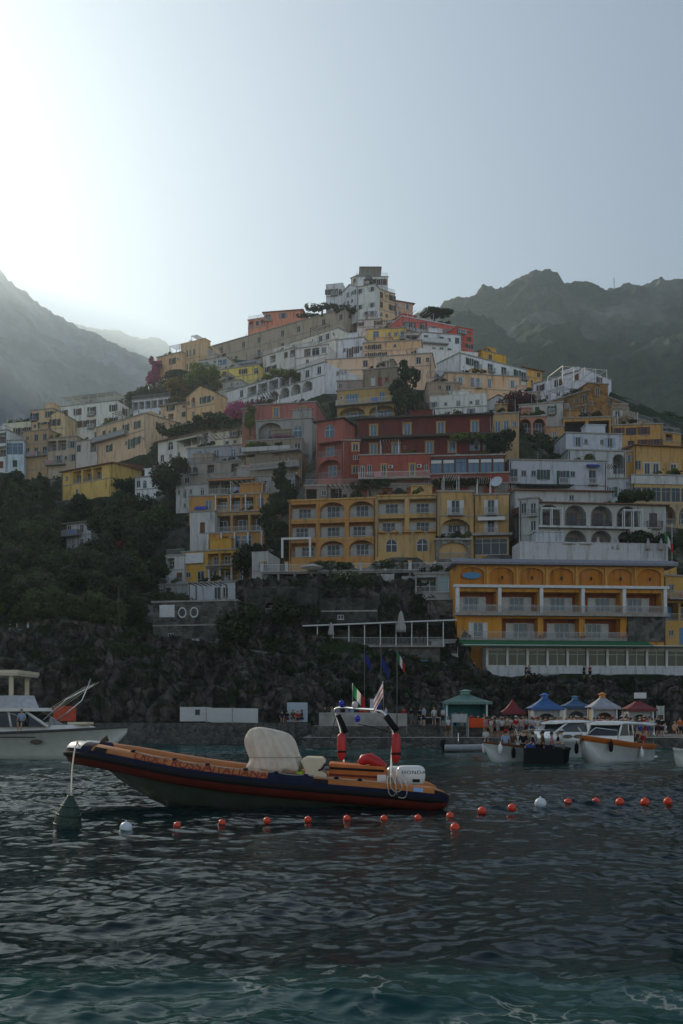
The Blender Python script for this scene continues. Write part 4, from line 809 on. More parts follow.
# ------------------------------------------------------------------ mountains
def mountain(name, ridge, base_d, base_v, mat, seed, amp, nu=320, nv=120, bump=4):
    us = [r[0] for r in ridge]; uu = np.linspace(us[0], us[-1], nu)
    rv = np.interp(uu, us, [r[1] for r in ridge]); rd = np.interp(uu, us, [r[2] for r in ridge])
    s = np.concatenate([np.linspace(0, 1, nv), 1+np.linspace(.06, .5, 10)])
    rz_ = H-(rv-V0)/F*rd; bz = -2
    S = s[None, :]; sf = np.minimum(S, 1)
    D = base_d+(rd[:, None]-base_d)*S
    X = ((uu-U0)/F)[:, None]*D; Z = bz+(rz_[:, None]-bz)*(sf**1.12)-np.maximum(0, S-1)*rz_[:, None]*1.2
    e = np.sin(PI*np.clip(sf, 0, 1))**.6
    n1 = fbm(X/(amp*7)+seed, D/(amp*7), Z/(amp*9), 6, .55, True); n2 = fbm(X/22, D/22, Z/22+seed, 4)+.45*fbm(X/8, D/8, Z/8+seed, 3)
    dd = amp*n1*e
    D2 = D-dd; Z = Z+dd*.45+n2*bump*(.35+.65*sf); X = X+amp*.3*fbm(X/90, D/90, Z/90+seed, 3)*e
    return tag(link(name, np_mesh(name, np.stack([X.ravel(), D2.ravel(), Z.ravel()], 1), grid_faces(nu, len(s)), mat, True)), kind='structure')
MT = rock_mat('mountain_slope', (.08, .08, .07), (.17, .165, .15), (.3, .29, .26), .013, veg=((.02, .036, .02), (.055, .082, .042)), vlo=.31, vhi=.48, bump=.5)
MTL = rock_mat('limestone_slope', (.2, .2, .195), (.36, .36, .35), (.5, .5, .48), .01, veg=((.1, .12, .1), (.2, .22, .18)), vlo=.45, vhi=.65, bump=.4)  # limestone, with rock and greenery paled in place of thicker haze
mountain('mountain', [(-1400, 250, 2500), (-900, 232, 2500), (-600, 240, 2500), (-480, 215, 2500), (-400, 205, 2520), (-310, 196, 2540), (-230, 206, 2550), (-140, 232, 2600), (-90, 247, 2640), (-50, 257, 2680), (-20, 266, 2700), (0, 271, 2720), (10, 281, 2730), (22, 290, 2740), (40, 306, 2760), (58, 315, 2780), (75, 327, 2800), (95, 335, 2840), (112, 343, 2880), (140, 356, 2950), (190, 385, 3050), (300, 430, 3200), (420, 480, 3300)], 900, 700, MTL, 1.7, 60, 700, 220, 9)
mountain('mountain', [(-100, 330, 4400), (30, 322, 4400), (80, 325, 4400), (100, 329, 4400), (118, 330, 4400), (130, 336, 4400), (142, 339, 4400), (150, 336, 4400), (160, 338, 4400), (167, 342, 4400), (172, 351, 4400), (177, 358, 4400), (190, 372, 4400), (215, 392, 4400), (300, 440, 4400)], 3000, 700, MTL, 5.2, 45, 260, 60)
mountain('mountain', [(250, 420, 1400), (330, 370, 1400), (400, 326, 1400), (430, 313, 1400), (450, 304, 1400), (470, 297, 1400), (500, 292, 1400), (520, 285, 1400), (530, 278, 1400), (543, 275, 1400), (556, 277, 1400), (563, 286, 1400), (575, 285, 1400), (590, 288, 1400), (608, 291, 1400), (625, 288, 1400), (645, 285, 1400), (683, 281, 1400), (760, 268, 1420), (900, 280, 1450), (1300, 330, 1500)], 420, 700, MT, 9.3, 46, 900, 260, 7)
mountain('mountain_spur', [(330, 400, 930), (400, 335, 960), (440, 316, 975), (468, 309, 975), (490, 318, 960), (520, 345, 930), (560, 388, 900), (600, 430, 870), (700, 500, 840)], 400, 700, MT, 13.1, 30, 460, 200, 6)
hx_, hy_ = np.meshgrid(np.arange(-560, -126, 4.), np.arange(285, 560, 4.)); ss_ = lambda t: np.clip(t, 0, 1)**2*(3-2*np.clip(t, 0, 1))
hz_ = 168*ss_((-134-hx_)/48)*ss_((hy_-290)/30)*ss_((556-hy_)/60); hz_ = hz_+(9*fbm(hx_/40, hy_/40, 4.4, 5)+3*fbm(hx_/9, hy_/9, 1.4, 4))*np.clip(hz_/60, 0, 1)-2
tag(link('shading_hill', np_mesh('shading_hill', np.stack([hx_.ravel(), hy_.ravel(), hz_.ravel()], 1), grid_faces(*hx_.shape), MT, True)), kind='structure')  # out-of-view hill added to shade the left slope and the air before it
# bare cut in the slope at the right and a thin mast on the ridge
b_ = MB(); p = P(614, 290, 1405); b_.tube([(p.x, p.y, p.z-6), (p.x, p.y, p.z+18)], [.8, .4], 6); b_.box(p.x-1.6, p.x+1.6, p.y-.2, p.y+.2, p.z+12, p.z+12.7); b_.box(p.x-1, p.x+1, p.y-.2, p.y+.2, p.z+15, p.z+15.6)
tag(b_.build('mast', GREYP), 'thin lattice mast standing on the right mountain ridge', 'mast')
# ------------------------------------------------------------------ the sea
ys = 3.2*(104.5/3.2)**np.linspace(0, 1, 1500)
ys = np.concatenate([[-900, -60, -4, 1.2, 2.4], ys]); tt = np.linspace(-1, 1, 801); tt = tt+1.5*tt**7
hw = 5+.44*np.maximum(ys, 0); WX = hw[:, None]*tt[None, :]; WY = np.repeat(ys[:, None], len(tt), 1)
dx = hw/400*1.25; dyv = np.gradient(ys); res = np.maximum(dx, dyv*.7)
rs = np.random.default_rng(21); WZ = np.zeros_like(WX); OX = np.zeros_like(WX); OY = np.zeros_like(WX)
for k in range(120):
    lam = .17*(7/.17)**(rs.random()**1.45); th = -PI/2+.35+rs.normal()*(.95 if lam < .7 else .6); kk = 2*PI/lam
    a = lam*(.0042 if lam < .7 else .004 if lam < 1.6 else .0026)*(.6+.8*rs.random()); kx, ky = kk*math.cos(th), kk*math.sin(th); ph = rs.random()*2*PI
    att = np.clip((lam/res-2.2)/2.5, 0, 1); att[:3] = 0; r_ = np.flatnonzero(att > 0)
    if not len(r_): continue
    r0, r1 = r_[0], r_[-1]+1; X_, Y_ = WX[r0:r1], WY[r0:r1]; at = att[r0:r1, None]*a
    arg = kx*X_+ky*Y_+ph+.8*np.sin(X_*kk*.11+ph*3)+.8*np.sin(Y_*kk*.13+ph*5)
    c, s_ = np.cos(arg), np.sin(arg)
    WZ[r0:r1] += at*c; OX[r0:r1] -= at*.95*math.cos(th)*s_; OY[r0:r1] -= at*.95*math.sin(th)*s_
gust = np.clip(.95+.55*fbm(WX/9, WY/14, 3.3, 3), .35, 1.7); WZ *= gust
wk = np.exp(-((WY-8.0-.10*WX)/.9)**2)*.10; WZ += wk+.03*fbm(WX/.9, WY/.6, 1, 4)*np.exp(-((WY-7)/2.2)**2)      # wash of a passing boat
fade = np.clip((ys-2)/2, 0, 1)[:, None]; WZ *= fade; WX = WX+OX*fade; WY = WY+OY*fade
WX[:, 0] = -2500; WX[:, -1] = 2500; WZ[:, [0, -1]] = 0
sea = bpy.data.materials.new('sea_water'); sea.use_nodes = True
n = sea.node_tree.nodes; L = sea.node_tree.links; b = n['Principled BSDF']
b.inputs['Roughness'].default_value = .04; b.inputs['IOR'].default_value = 1.33; b.inputs['Specular IOR Level'].default_value = .2
tc = n.new('ShaderNodeTexCoord'); sx = n.new('ShaderNodeSeparateXYZ'); L.new(tc.outputs['Object'], sx.inputs[0])
def mp(lo, hi, a, b_, src):
    r = n.new('ShaderNodeMapRange'); r.interpolation_type = 'SMOOTHSTEP'; r.inputs[1].default_value = lo; r.inputs[2].default_value = hi; r.inputs[3].default_value = a; r.inputs[4].default_value = b_; L.new(src, r.inputs[0]); return r.outputs[0]
def mth(op, a, c):
    m = n.new('ShaderNodeMath'); m.operation = op
    for i, x in enumerate((a, c)):
        if isinstance(x, (int, float)): m.inputs[i].default_value = x
        else: L.new(x, m.inputs[i])
    return m.outputs[0]
def noi(sc, det, vs=(1, 1, 1)):
    mpg = n.new('ShaderNodeMapping'); mpg.inputs['Scale'].default_value = vs; L.new(tc.outputs['Object'], mpg.inputs['Vector'])
    t = n.new('ShaderNodeTexNoise'); t.inputs['Scale'].default_value = sc; t.inputs['Detail'].default_value = det; L.new(mpg.outputs[0], t.inputs['Vector']); return t.outputs['Fac']
wob = mth('ADD', sx.outputs[1], mth('MULTIPLY', noi(.5, 4), 4.2))
near = mp(10.0, 11.6, 1, 0, wob); far = mth('MULTIPLY', mp(38, 52, 0, 1, sx.outputs[1]), mp(.35, .6, .25, 1, noi(.09, 3, (.5, 1, 1))))
aer = mth('MAXIMUM', mth('MULTIPLY', near, .5), far)                                            # aerated green water
mx = n.new('ShaderNodeMix'); mx.data_type = 'RGBA'; mx.inputs[6].default_value = (.002, .013, .016, 1); mx.inputs[7].default_value = (.012, .075, .068, 1); L.new(aer, mx.inputs[0])
vo = n.new('ShaderNodeTexVoronoi'); vo.feature = 'DISTANCE_TO_EDGE'; vo.inputs['Scale'].default_value = 2.6
wn = n.new('ShaderNodeTexNoise'); wn.inputs['Scale'].default_value = 2.4; wn.inputs['Detail'].default_value = 5; L.new(tc.outputs['Object'], wn.inputs['Vector'])
wm_ = n.new('ShaderNodeMix'); wm_.data_type = 'RGBA'; wm_.inputs[0].default_value = .55; L.new(tc.outputs['Object'], wm_.inputs[6]); L.new(wn.outputs['Color'], wm_.inputs[7]); L.new(wm_.outputs[2], vo.inputs['Vector'])
foam = mth('MULTIPLY', mth('MULTIPLY', mp(.0, .045, 1, 0, vo.outputs['Distance']), mp(.45, .6, 0, 1, noi(1.2, 4))), near)
ffar = mth('MULTIPLY', mth('MULTIPLY', mp(.63, .7, 0, 1, noi(1.6, 6, (.5, 1, 1))), mp(80, 100, 0, 1, sx.outputs[1])), .5)
foam = mth('MAXIMUM', foam, ffar)
fx = n.new('ShaderNodeMix'); fx.data_type = 'RGBA'; fx.inputs[7].default_value = (.5, .52, .5, 1); L.new(mx.outputs[2], fx.inputs[6]); L.new(mth('MULTIPLY', foam, .38), fx.inputs[0]); L.new(fx.outputs[2], b.inputs['Base Color'])
L.new(mp(0, 1, .04, .6, foam), b.inputs['Roughness'])
bp = n.new('ShaderNodeBump'); bp.inputs['Strength'].default_value = .27; bp.inputs['Distance'].default_value = .05
L.new(mth('ADD', mth('MULTIPLY', noi(7, 6, (.55, 1, 1)), .7), mth('MULTIPLY', noi(2.2, 4, (.6, 1, 1)), 2.4)), bp.inputs['Height']); L.new(bp.outputs['Normal'], b.inputs['Normal'])
tag(link('sea', np_mesh('sea', np.stack([WX.ravel(), WY.ravel(), WZ.ravel()], 1), grid_faces(len(ys), len(tt)), sea, True)), kind='structure')
sb = MB(); sb.face([(-6000, -1000, -4.6), (6000, -1000, -4.6), (6000, 5600, -4.6), (-6000, 5600, -4.6)]); tag(sb.build('sea_bed', pmat('sea_bed', (.02, .03, .03), .9)), kind='structure')
# ------------------------------------------------------------------ haze
hz = MB(); hz.box(-5200, 5200, -150, 4900, -3.5, 1720)
hm = bpy.data.materials.new('haze'); hm.use_nodes = True; n = hm.node_tree.nodes; L = hm.node_tree.links; n.remove(n['Principled BSDF'])
pv_ = n.new('ShaderNodeVolumePrincipled'); pv_.inputs['Color'].default_value = (.7, .88, 1, 1); pv_.inputs['Density'].default_value = .00026; pv_.inputs['Anisotropy'].default_value = .62
L.new(pv_.outputs[0], n['Material Output'].inputs['Volume'])
tag(hz.build('haze', hm), kind='stuff')
# ------------------------------------------------------------------ plants
def leaf_mat(name, c, c2, tr=.25):
    m = bpy.data.materials.new(name); m.use_nodes = True
    n = m.node_tree.nodes; L = m.node_tree.links; b = n['Principled BSDF']; b.inputs['Roughness'].default_value = .65; b.inputs['Specular IOR Level'].default_value = .25
    tc = n.new('ShaderNodeTexCoord'); t = n.new('ShaderNodeTexNoise'); t.inputs['Scale'].default_value = 1.1; t.inputs['Detail'].default_value = 4; L.new(tc.outputs['Object'], t.inputs['Vector'])
    oi = n.new('ShaderNodeObjectInfo'); ad = n.new('ShaderNodeMath'); ad.operation = 'MULTIPLY_ADD'; ad.inputs[1].default_value = .35; L.new(oi.outputs['Random'], ad.inputs[0]); L.new(t.outputs['Fac'], ad.inputs[2])
    rp = n.new('ShaderNodeValToRGB'); rp.color_ramp.elements[0].position = .4; rp.color_ramp.elements[1].position = .85; rp.color_ramp.elements[0].color = (*c, 1); rp.color_ramp.elements[1].color = (*c2, 1)
    L.new(ad.outputs[0], rp.inputs['Fac']); L.new(rp.outputs['Color'], b.inputs['Base Color'])
    ts = n.new('ShaderNodeBsdfTranslucent'); L.new(rp.outputs['Color'], ts.inputs['Color']); mxs = n.new('ShaderNodeMixShader'); mxs.inputs[0].default_value = tr
    L.new(b.outputs[0], mxs.inputs[1]); L.new(ts.outputs[0], mxs.inputs[2]); L.new(mxs.outputs[0], n['Material Output'].inputs['Surface'])
    return m
LEAF = leaf_mat('dark_leaves', (.011, .021, .006), (.038, .06, .015), .15)
LEAF2 = leaf_mat('olive_leaves', (.03, .038, .02), (.075, .085, .045))
LEAFY = leaf_mat('yellow_green_leaves', (.05, .075, .012), (.15, .19, .03), .4)
LEAFO = leaf_mat('amber_leaves', (.1, .08, .015), (.24, .16, .03), .35)
LEAF3 = leaf_mat('mid_green_leaves', (.026, .045, .012), (.075, .105, .03), .25)
PINKF = leaf_mat('pink_blossom', (.22, .04, .1), (.42, .1, .22), .3)
PURPF = leaf_mat('dark_crimson_leaves', (.05, .012, .016), (.12, .025, .03), .2)
REDF = leaf_mat('red_blossom', (.14, .02, .02), (.3, .05, .05), .2)
BARK = pmat('bark', (.07, .055, .04), .9, var=.3)
def quads(cent, nrm, size, asp=1.5):
    """leaf shaped quads at points cent, facing nrm with jitter"""
    n = len(cent); nrm = nrm/np.maximum(1e-6, np.linalg.norm(nrm, axis=1, keepdims=True))
    r = rng.normal(size=(n, 3)); a = np.cross(nrm, r); a /= np.maximum(1e-6, np.linalg.norm(a, axis=1, keepdims=True)); b = np.cross(nrm, a)
    s = (size*(.6+.8*rng.random(n)))[:, None]
    return np.stack([cent-a*s*asp*.5, cent-b*s*.5+a*s*.1, cent+a*s*asp*.5, cent+b*s*.5+a*s*.1], 1).reshape(-1, 3)
def crown_pts(lobes, n, jit=.5):
    """points spread through lobes (cx,cy,cz,rx,ry,rz), denser at the outside, gaps by noise"""
    out, nr = [], []; vol = np.array([l[3]*l[4]*l[5] for l in lobes])**.7; vol = vol/vol.sum()
    for l, f in zip(lobes, vol):
        k = int(n*f*1.5); d = rng.normal(size=(k, 3)); d /= np.linalg.norm(d, axis=1, keepdims=True)
        rad = (.45+.6*rng.random(k)**.6)*(1+.22*vnoise(d[:, 0]*2.3+l[0], d[:, 1]*2.3+l[1], d[:, 2]*2.3+l[2]))
        p = np.array(l[:3])+d*np.array(l[3:])*rad[:, None]
        m = vnoise(p[:, 0]*1.3, p[:, 1]*1.3, p[:, 2]*1.3+7) > -.28
        out.append(p[m]); nr.append((d+rng.normal(size=d.shape)*jit)[m])
    return np.concatenate(out), np.concatenate(nr)
def tree_meshes(kind, i):
    r = np.random.default_rng(100+i)
    if kind == 'round': lobes = [(r.normal()*.9, r.normal()*.9, 2.9+r.normal()*.7, 1.0+r.random()*.6, 1.0+r.random()*.6, .8+r.random()*.5) for _ in range(9)]; n, sz, th = 2600, .26, 1.9
    elif kind == 'tall': lobes = [(r.normal()*.4, r.normal()*.4, 1.2+k*.55, 1.1-k*.09, 1.1-k*.09, .8) for k in range(8)]; n, sz, th = 2600, .24, 1.5
    elif kind == 'pine': lobes = [(r.uniform(-2.6, 2.6), r.uniform(-1.6, 1.6), 3.3+r.normal()*.16, 1.1, 1.0, .42) for _ in range(11)]; n, sz, th = 3600, .2, 3.1
    elif kind == 'shrub': lobes = [(r.normal()*.8, r.normal()*.6, .8+r.random()*.7, .8+r.random()*.4, .8, .6+r.random()*.3) for _ in range(6)]; n, sz, th = 1700, .22, .5
    else: lobes = [(x, r.normal()*.3, .5+r.random()*.5-abs(x)*.12, .9, .7, .5+r.random()*.25) for x in np.linspace(-2.4, 2.4, 6)]; n, sz, th = 1900, .2, .3
    p, nn = crown_pts(lobes, n); V = quads(p, nn, sz)
    F_ = np.arange(len(V)).reshape(-1, 4)
    m = MB(); m.tube([(0, 0, -1.2), (.06, .03, th*.5), (.02, .08, th)], [.2, .16, .12], 7)
    for k in range(4):
        l = lobes[k*2 % len(lobes)]; m.tube([(.02, .08, th*.9), ((l[0])*.5, l[1]*.5, th+(l[2]-th)*.4), (l[0], l[1], l[2])], [.1, .07, .03], 5)
    return V, F_, m
_arch = {}
def plant(name, label, kind, i, x, y, z, size, mat, group=None, cat='tree', sc=(1, 1, 1), rz=None, crown='crown'):
    key = (kind, i, mat.name)
    if key not in _arch:
        V, F_, m = tree_meshes(kind, i); _arch[key] = (np_mesh('crown', V, F_, mat), m.mesh('trunk', BARK))
    cm, tm = _arch[key]
    e = empty(name, (x, y, z), random.uniform(0, 6.28) if rz is None else rz); e.scale = (size*sc[0], size*sc[1], size*sc[2]); tag(e, label, cat, group)
    link(crown, cm, e); link('trunk' if cat == 'tree' else 'stem', tm, e)
    return e
def gz(x, y): return float(ground_z([x], [y])[0])
def clear(x, y, mrg=1.5, front=4):
    for (px, py, c, s, W, dp, zb) in FOOT:
        lx = (x-px)*c+(y-py)*s; ly = -(x-px)*s+(y-py)*c
        if -mrg < lx < W+mrg and -front < ly < dp+.5: return False
    return True
# the wooded slope on the left
cnt = 0
BPX = []
for (px, py, c_, s_, W_, dp, zb) in FOOT: u_a, u_b = U0+px/py*F, U0+(px+c_*W_)/(py+s_*W_)*F; BPX.append((u_a, u_b, V0-(zb-H)/(py+s_*W_*.5)*F, py))
cand = []
for k in range(900):
    D = 122+rng.random()*100; u = -60+rng.random()*270
    x = PX(u, D); 
    if u > 138 and D < 160: continue
    if not clear(x, D, 1.6, 6): continue
    if any((x-a)**2+(D-b)**2 < 10 for a, b, _ in cand): continue
    cand.append((x, D, u))
    if len(cand) >= 190: break
zs = ground_z([c[0] for c in cand], [c[1] for c in cand])
for (x, D, u), z in zip(cand, zs):
    kind = random.choice(['round', 'round', 'round', 'tall', 'shrub']); olive = random.random() < .25; mid_ = not olive and random.random() < .3
    size = random.uniform(.75, 1.25)*(1.25 if D > 150 else .95)
    vt_ = V0-(z+size*(4.2 if kind == 'round' else 5.2 if kind == 'tall' else 2.2)-H)/D*F; hw_ = size*(1.6 if kind == 'tall' else 2.3)/D*F
    if any(u > a-hw_ and u < b+hw_ and D < dd and vt_ < vb-7 for a, b, vb, dd in BPX): continue
    plant('broadleaf_tree' if kind != 'shrub' else 'shrub', ('grey green' if olive else 'mid green' if mid_ else 'dark green')+' '+('slender' if kind == 'tall' else 'bushy' if kind == 'round' else 'low spreading')+(' tree' if kind != 'shrub' else ' shrub')+' on the wooded slope left of the stacked ochre houses',
          kind, random.randrange(4), x, D, z, size, LEAF2 if olive else LEAF3 if mid_ else LEAF, 'trees and shrubs of the wooded left slope', 'tree' if kind != 'shrub' else 'shrub')
def slope_wall(label, u0, u1, D, dz=.9):
    m = MB(); rings = []
    for u in np.linspace(u0, u1, 14):
        x = PX(u, D); z = gz(x, D)+dz+.12*math.sin(u*.9); rings.append([(x, D-.3, z-3), (x, D-.22, z), (x, D+.3, z), (x, D+.3, z-3)])
    m.loft(rings, 0, True, True, False); tag(m.build('terrace_wall', STONEL), label, 'wall', 'dry stone terrace walls of the left slope')
slope_wall('long dry stone terrace wall low on the left slope above the path', 30, 140, 126); slope_wall('short dry stone terrace wall below the white cottage', 48, 108, 170); slope_wall('dry stone terrace wall under the ochre slope house', 55, 125, 196, 1.4)
slope_wall('dry stone terrace wall halfway down the left slope', 70, 150, 150); slope_wall('dry stone terrace wall at the far left of the slope', -20, 42, 158)
def pl(name, label, kind, i, u, vbase, D, size, mat, cat='tree', sc=(1, 1, 1), rz=0, group=None, crown='crown'):
    p = P(u, vbase, D); return plant(name, label, kind, i, p.x, p.y, p.z, size, mat, group, cat, sc, rz, crown)
pl('broadleaf_tree', 'bright yellow green tree above the gabled tan house', 'round', 1, 204, 396, 238, 1.55, LEAFY)
pl('shrub', 'amber yellow bush left of the bright yellow green tree', 'shrub', 1, 180, 394, 238, 1.6, LEAFO, 'shrub')
pl('shrub', 'low amber bush beside the arcaded building roof', 'hedge', 2, 182, 402, 236, 1.0, LEAFO, 'shrub')
pl('shrub', 'dark bush on the bank below the tan villa', 'shrub', 2, 170, 393, 252, 1.9, LEAF, 'shrub', (1.3, 1, 1))
pl('shrub', 'dark bush below the banded villa, right of the amber bush bank', 'shrub', 3, 190, 386, 254, 1.9, LEAF, 'shrub', (1.3, 1, 1))
pl('shrub', 'olive bush on the skyline bank above the arcaded building', 'shrub', 0, 150, 400, 252, 1.5, LEAF2, 'shrub', (1.2, 1, 1))
pl('shrub', 'olive bush at the left end of the skyline bank', 'shrub', 1, 138, 404, 256, 1.3, LEAF2, 'shrub', (1.2, 1, 1))
pl('shrub', 'yellow green hedge along the roof left of the cream loggias', 'hedge', 0, 28, 427, 262, 1.5, LEAFY, 'shrub')
pl('shrub', 'pale green bush at the far left skyline', 'shrub', 2, 2, 440, 258, 1.5, LEAFY, 'shrub')
pl('bougainvillea', 'pink bougainvillea at the left end of the tan villa', 'tall', 0, 154, 386, 262, 1.35, PINKF, 'shrub')
pl('bougainvillea', 'pink bougainvillea tumbling over the wall left of the rose house', 'shrub', 3, 245, 424, 190, 1.5, PINKF, 'shrub', (1, .7, 1.3))
pl('bougainvillea', 'pink bougainvillea trailing along the ledge above the rose house', 'hedge', 1, 256, 408, 192, 1.1, PINKF, 'shrub')
pl('bougainvillea', 'small deep pink bougainvillea on the roof of the cream loggia building', 'hedge', 3, 90, 409, 252, .7, REDF, 'shrub')
pl('bougainvillea', 'dark crimson bougainvillea spilling over the white gabled cottage', 'round', 3, 516, 424, 193, 1.35, PURPF, 'shrub', (1, .8, 1))
pl('bougainvillea', 'dark crimson bougainvillea hanging beside the salmon arches', 'tall', 1, 513, 432, 188, .95, PURPF, 'shrub')
pl('bougainvillea', 'dull red flowering bush among the trees of the left slope', 'shrub', 2, 96, 560, 172, 1.7, REDF, 'shrub', (1.5, 1, .9))
pl('umbrella_pine', 'dark umbrella pine spreading over the red terrace row', 'pine', 1, 434, 332, 256, 1.45, LEAF)
pl('cypress', 'dark tall tree filling the gap right of the ochre villa', 'tall', 2, 405, 420, 192, 2.0, LEAF)
pl('broadleaf_tree', 'dark tree in the gap between the ochre stack and the yellow hotel', 'tall', 3, 275, 556, 156, 1.7, LEAF)
pl('broadleaf_tree', 'dark bushy tree at the foot of the glazed veranda house', 'round', 2, 250, 580, 155, 1.25, LEAF)
pl('broadleaf_tree', 'dark tree right of the long balconies above the yellow hotel', 'tall', 1, 284, 520, 166, 1.6, LEAF)
pl('shrub', 'dark hedge before the pale red house', 'hedge', 1, 370, 488, 156.5, .95, LEAF, 'shrub')
pl('shrub', 'dark hedge below the blue glazed veranda', 'hedge', 2, 452, 486, 155.5, .95, LEAF, 'shrub')
pl('shrub', 'dark hedge at the right end of the blue glazed veranda', 'hedge', 3, 478, 485, 155.5, .8, LEAF, 'shrub')
pl('climbing_plant', 'green vine sprawling along the balcony of the dark red building', 'hedge', 0, 476, 441, 162, 1.2, LEAFY, 'creeper', (1.1, .5, .8))
pl('climbing_plant', 'dark vine hanging at the right end of the dark red building', 'round', 0, 498, 462, 161, 1.0, LEAF, 'creeper')
pl('climbing_plant', 'green creeper draped on the terracotta wing', 'tall', 0, 250, 430, 185, .9, LEAFY, 'creeper', (.8, .5, 1))
pl('shrub', 'dark mass of ivy below the salmon arches', 'hedge', 1, 535, 452, 182, 1.9, LEAF, 'shrub', (1, .6, 1.3))
pl('shrub', 'dark shrub below the peach corner house', 'round', 1, 512, 452, 180, 1.1, LEAF, 'shrub')
pl('shrub', 'dark bush on the tiled roof of the arched villa', 'hedge', 2, 618, 512, 150, 1.1, LEAF, 'shrub')
pl('shrub', 'round dark bush at the right end of the arched villa roof', 'shrub', 0, 632, 506, 152, 1.2, LEAF, 'shrub')
pl('climbing_plant', 'dark climbing plants filling the arcade of the white villa', 'hedge', 3, 585, 553, 141, 1.3, LEAF, 'creeper', (1.2, .5, .8))
pl('climbing_plant', 'dark leafy mass in the right recess beside the white pier', 'shrub', 3, 650, 553, 141, 1.5, LEAF, 'creeper')
pl('shrub', 'dark creeper hanging over the balustrade terrace', 'hedge', 0, 330, 571, 139, 1.0, LEAF, 'shrub')
pl('shrub', 'dark creeper hanging before the middle of the balustrade', 'hedge', 2, 395, 570, 139, 1.0, LEAF, 'shrub')
pl('shrub', 'dark bush on the cliff below the long balustrade', 'round', 3, 350, 612, 134, 1.2, LEAF, 'shrub')
pl('shrub', 'dark bush between the two whitewashed buttresses', 'tall', 2, 398, 610, 136, .7, LEAF, 'shrub')
pl('shrub', 'dark bush on the cliff left of the canopy deck', 'round', 2, 290, 640, 125, 1.2, LEAF, 'shrub')
pl('shrub', 'dark bush hanging by the stone retaining wall corner', 'round', 0, 236, 655, 121, 1.2, LEAF, 'shrub')
pl('shrub', 'clipped square green hedge below the cliff path', 'shrub', 1, 123, 664, 112, 1.35, LEAF, 'shrub', (1.15, .7, .9))
pl('shrub', 'yellow green bush above the path at the far left', 'shrub', 3, 14, 622, 128, 1.4, LEAFY, 'shrub')
pl('shrub', 'yellow green roof garden over the white arcade building', 'hedge', 3, 283, 378, 211, 1.3, LEAFY, 'shrub')
pl('shrub', 'grey green garden shrubs on the rocks left of the summit', 'hedge', 1, 322, 310, 266, 1.4, LEAF2, 'shrub')
pl('shrub', 'dark garden shrubs below the white summit houses', 'hedge', 2, 350, 312, 263, 1.3, LEAF, 'shrub')
pl('shrub', 'dark garden bushes right of the red ridge house', 'hedge', 0, 308, 318, 275, 1.0, LEAF2, 'shrub')
pl('shrub', 'dark green bank of shrubs under the sloping roof house', 'hedge', 1, 195, 434, 210, 2.0, LEAF, 'shrub', (1.2, 1, 1))
pl('shrub', 'dark green shrubs on the bank below the gabled tan house', 'hedge', 2, 222, 424, 208, 1.7, LEAF, 'shrub', (1.1, 1, 1))
pl('shrub', 'green bush in front of the white arched cottage', 'round', 0, 167, 500, 184, 1.5, LEAF, 'shrub')
pl('shrub', 'yellow green planter bushes on the flower terrace', 'hedge', 3, 258, 448, 179, .75, LEAFY, 'shrub')
pl('flower_box', 'pink flowers along the front of the arched glass house', 'hedge', 0, 283, 441, 180.5, .75, PINKF, 'flowers')
# potted greenery along roof edges: a part of its house
for k in range(4):
    lobes = [(x, 0, .45+.3*rng.random(), .75, .35, .45) for x in np.linspace(-1.3, 1.3, 5)]; p, nn = crown_pts(lobes, 420); V = quads(p, nn, .2); _arch['box%d' % k] = np_mesh('foliage', V, np.arange(len(V)).reshape(-1, 4), (LEAF, LEAF2, LEAFY, LEAF)[k])
for e, W, zr in ROOFPLANTS:
    for q in range(random.randrange(1, 3)): o = link('foliage', _arch['box%d' % random.randrange(4)], e); o.location = (random.uniform(1.6, max(1.7, W-1.6)), .35, zr); sc_ = random.uniform(.6, 1.1); o.scale = (sc_, sc_, sc_)
for bal, x, y, z in BALCPLANTS: o = link('foliage', _arch['box%d' % random.randrange(4)], bal); o.location = (x, y, z+.1); sc_ = random.uniform(.35, .7); o.scale = (sc_, sc_, sc_*1.2)
# low growth nobody could count
us = rng.uniform(-250, 900, 9000); Ds = rng.uniform(118, 300, 9000); xs = (us-U0)/F*Ds
zz = ground_z(xs, Ds); msk = fbm(xs/14, Ds/14, 2.2, 4)+np.where(us < 190, .7, 0)+np.where((us > 190) & (us < 470) & (Ds > 135), -.35, 0) > .15
pts, nr = [], []
for (px, py, c_, s_, W_, dp, zb) in FOOT:
    lx = (xs-px)*c_+(Ds-py)*s_; ly = -(xs-px)*s_+(Ds-py)*c_; msk &= ~((lx > -1.5) & (lx < W_+1.5) & (ly > -3) & (ly < dp+.5))
for x, y, z in list(zip(xs[msk], Ds[msk], zz[msk]))[:2300]:
    k = 46; r = rng.uniform(.6, 1.5); d = rng.normal(size=(k, 3)); d /= np.linalg.norm(d, axis=1, keepdims=True); d[:, 2] = np.abs(d[:, 2])
    pts.append(np.array([x, y, z])+d*r*np.array([1.2, 1.2, .8])*(.5+.6*rng.random((k, 1)))); nr.append(d+rng.normal(size=d.shape)*.5)
Vq = quads(np.concatenate(pts), np.concatenate(nr), .34); tag(link('undergrowth', np_mesh('undergrowth', Vq, np.arange(len(Vq)).reshape(-1, 4), LEAF)), kind='stuff')
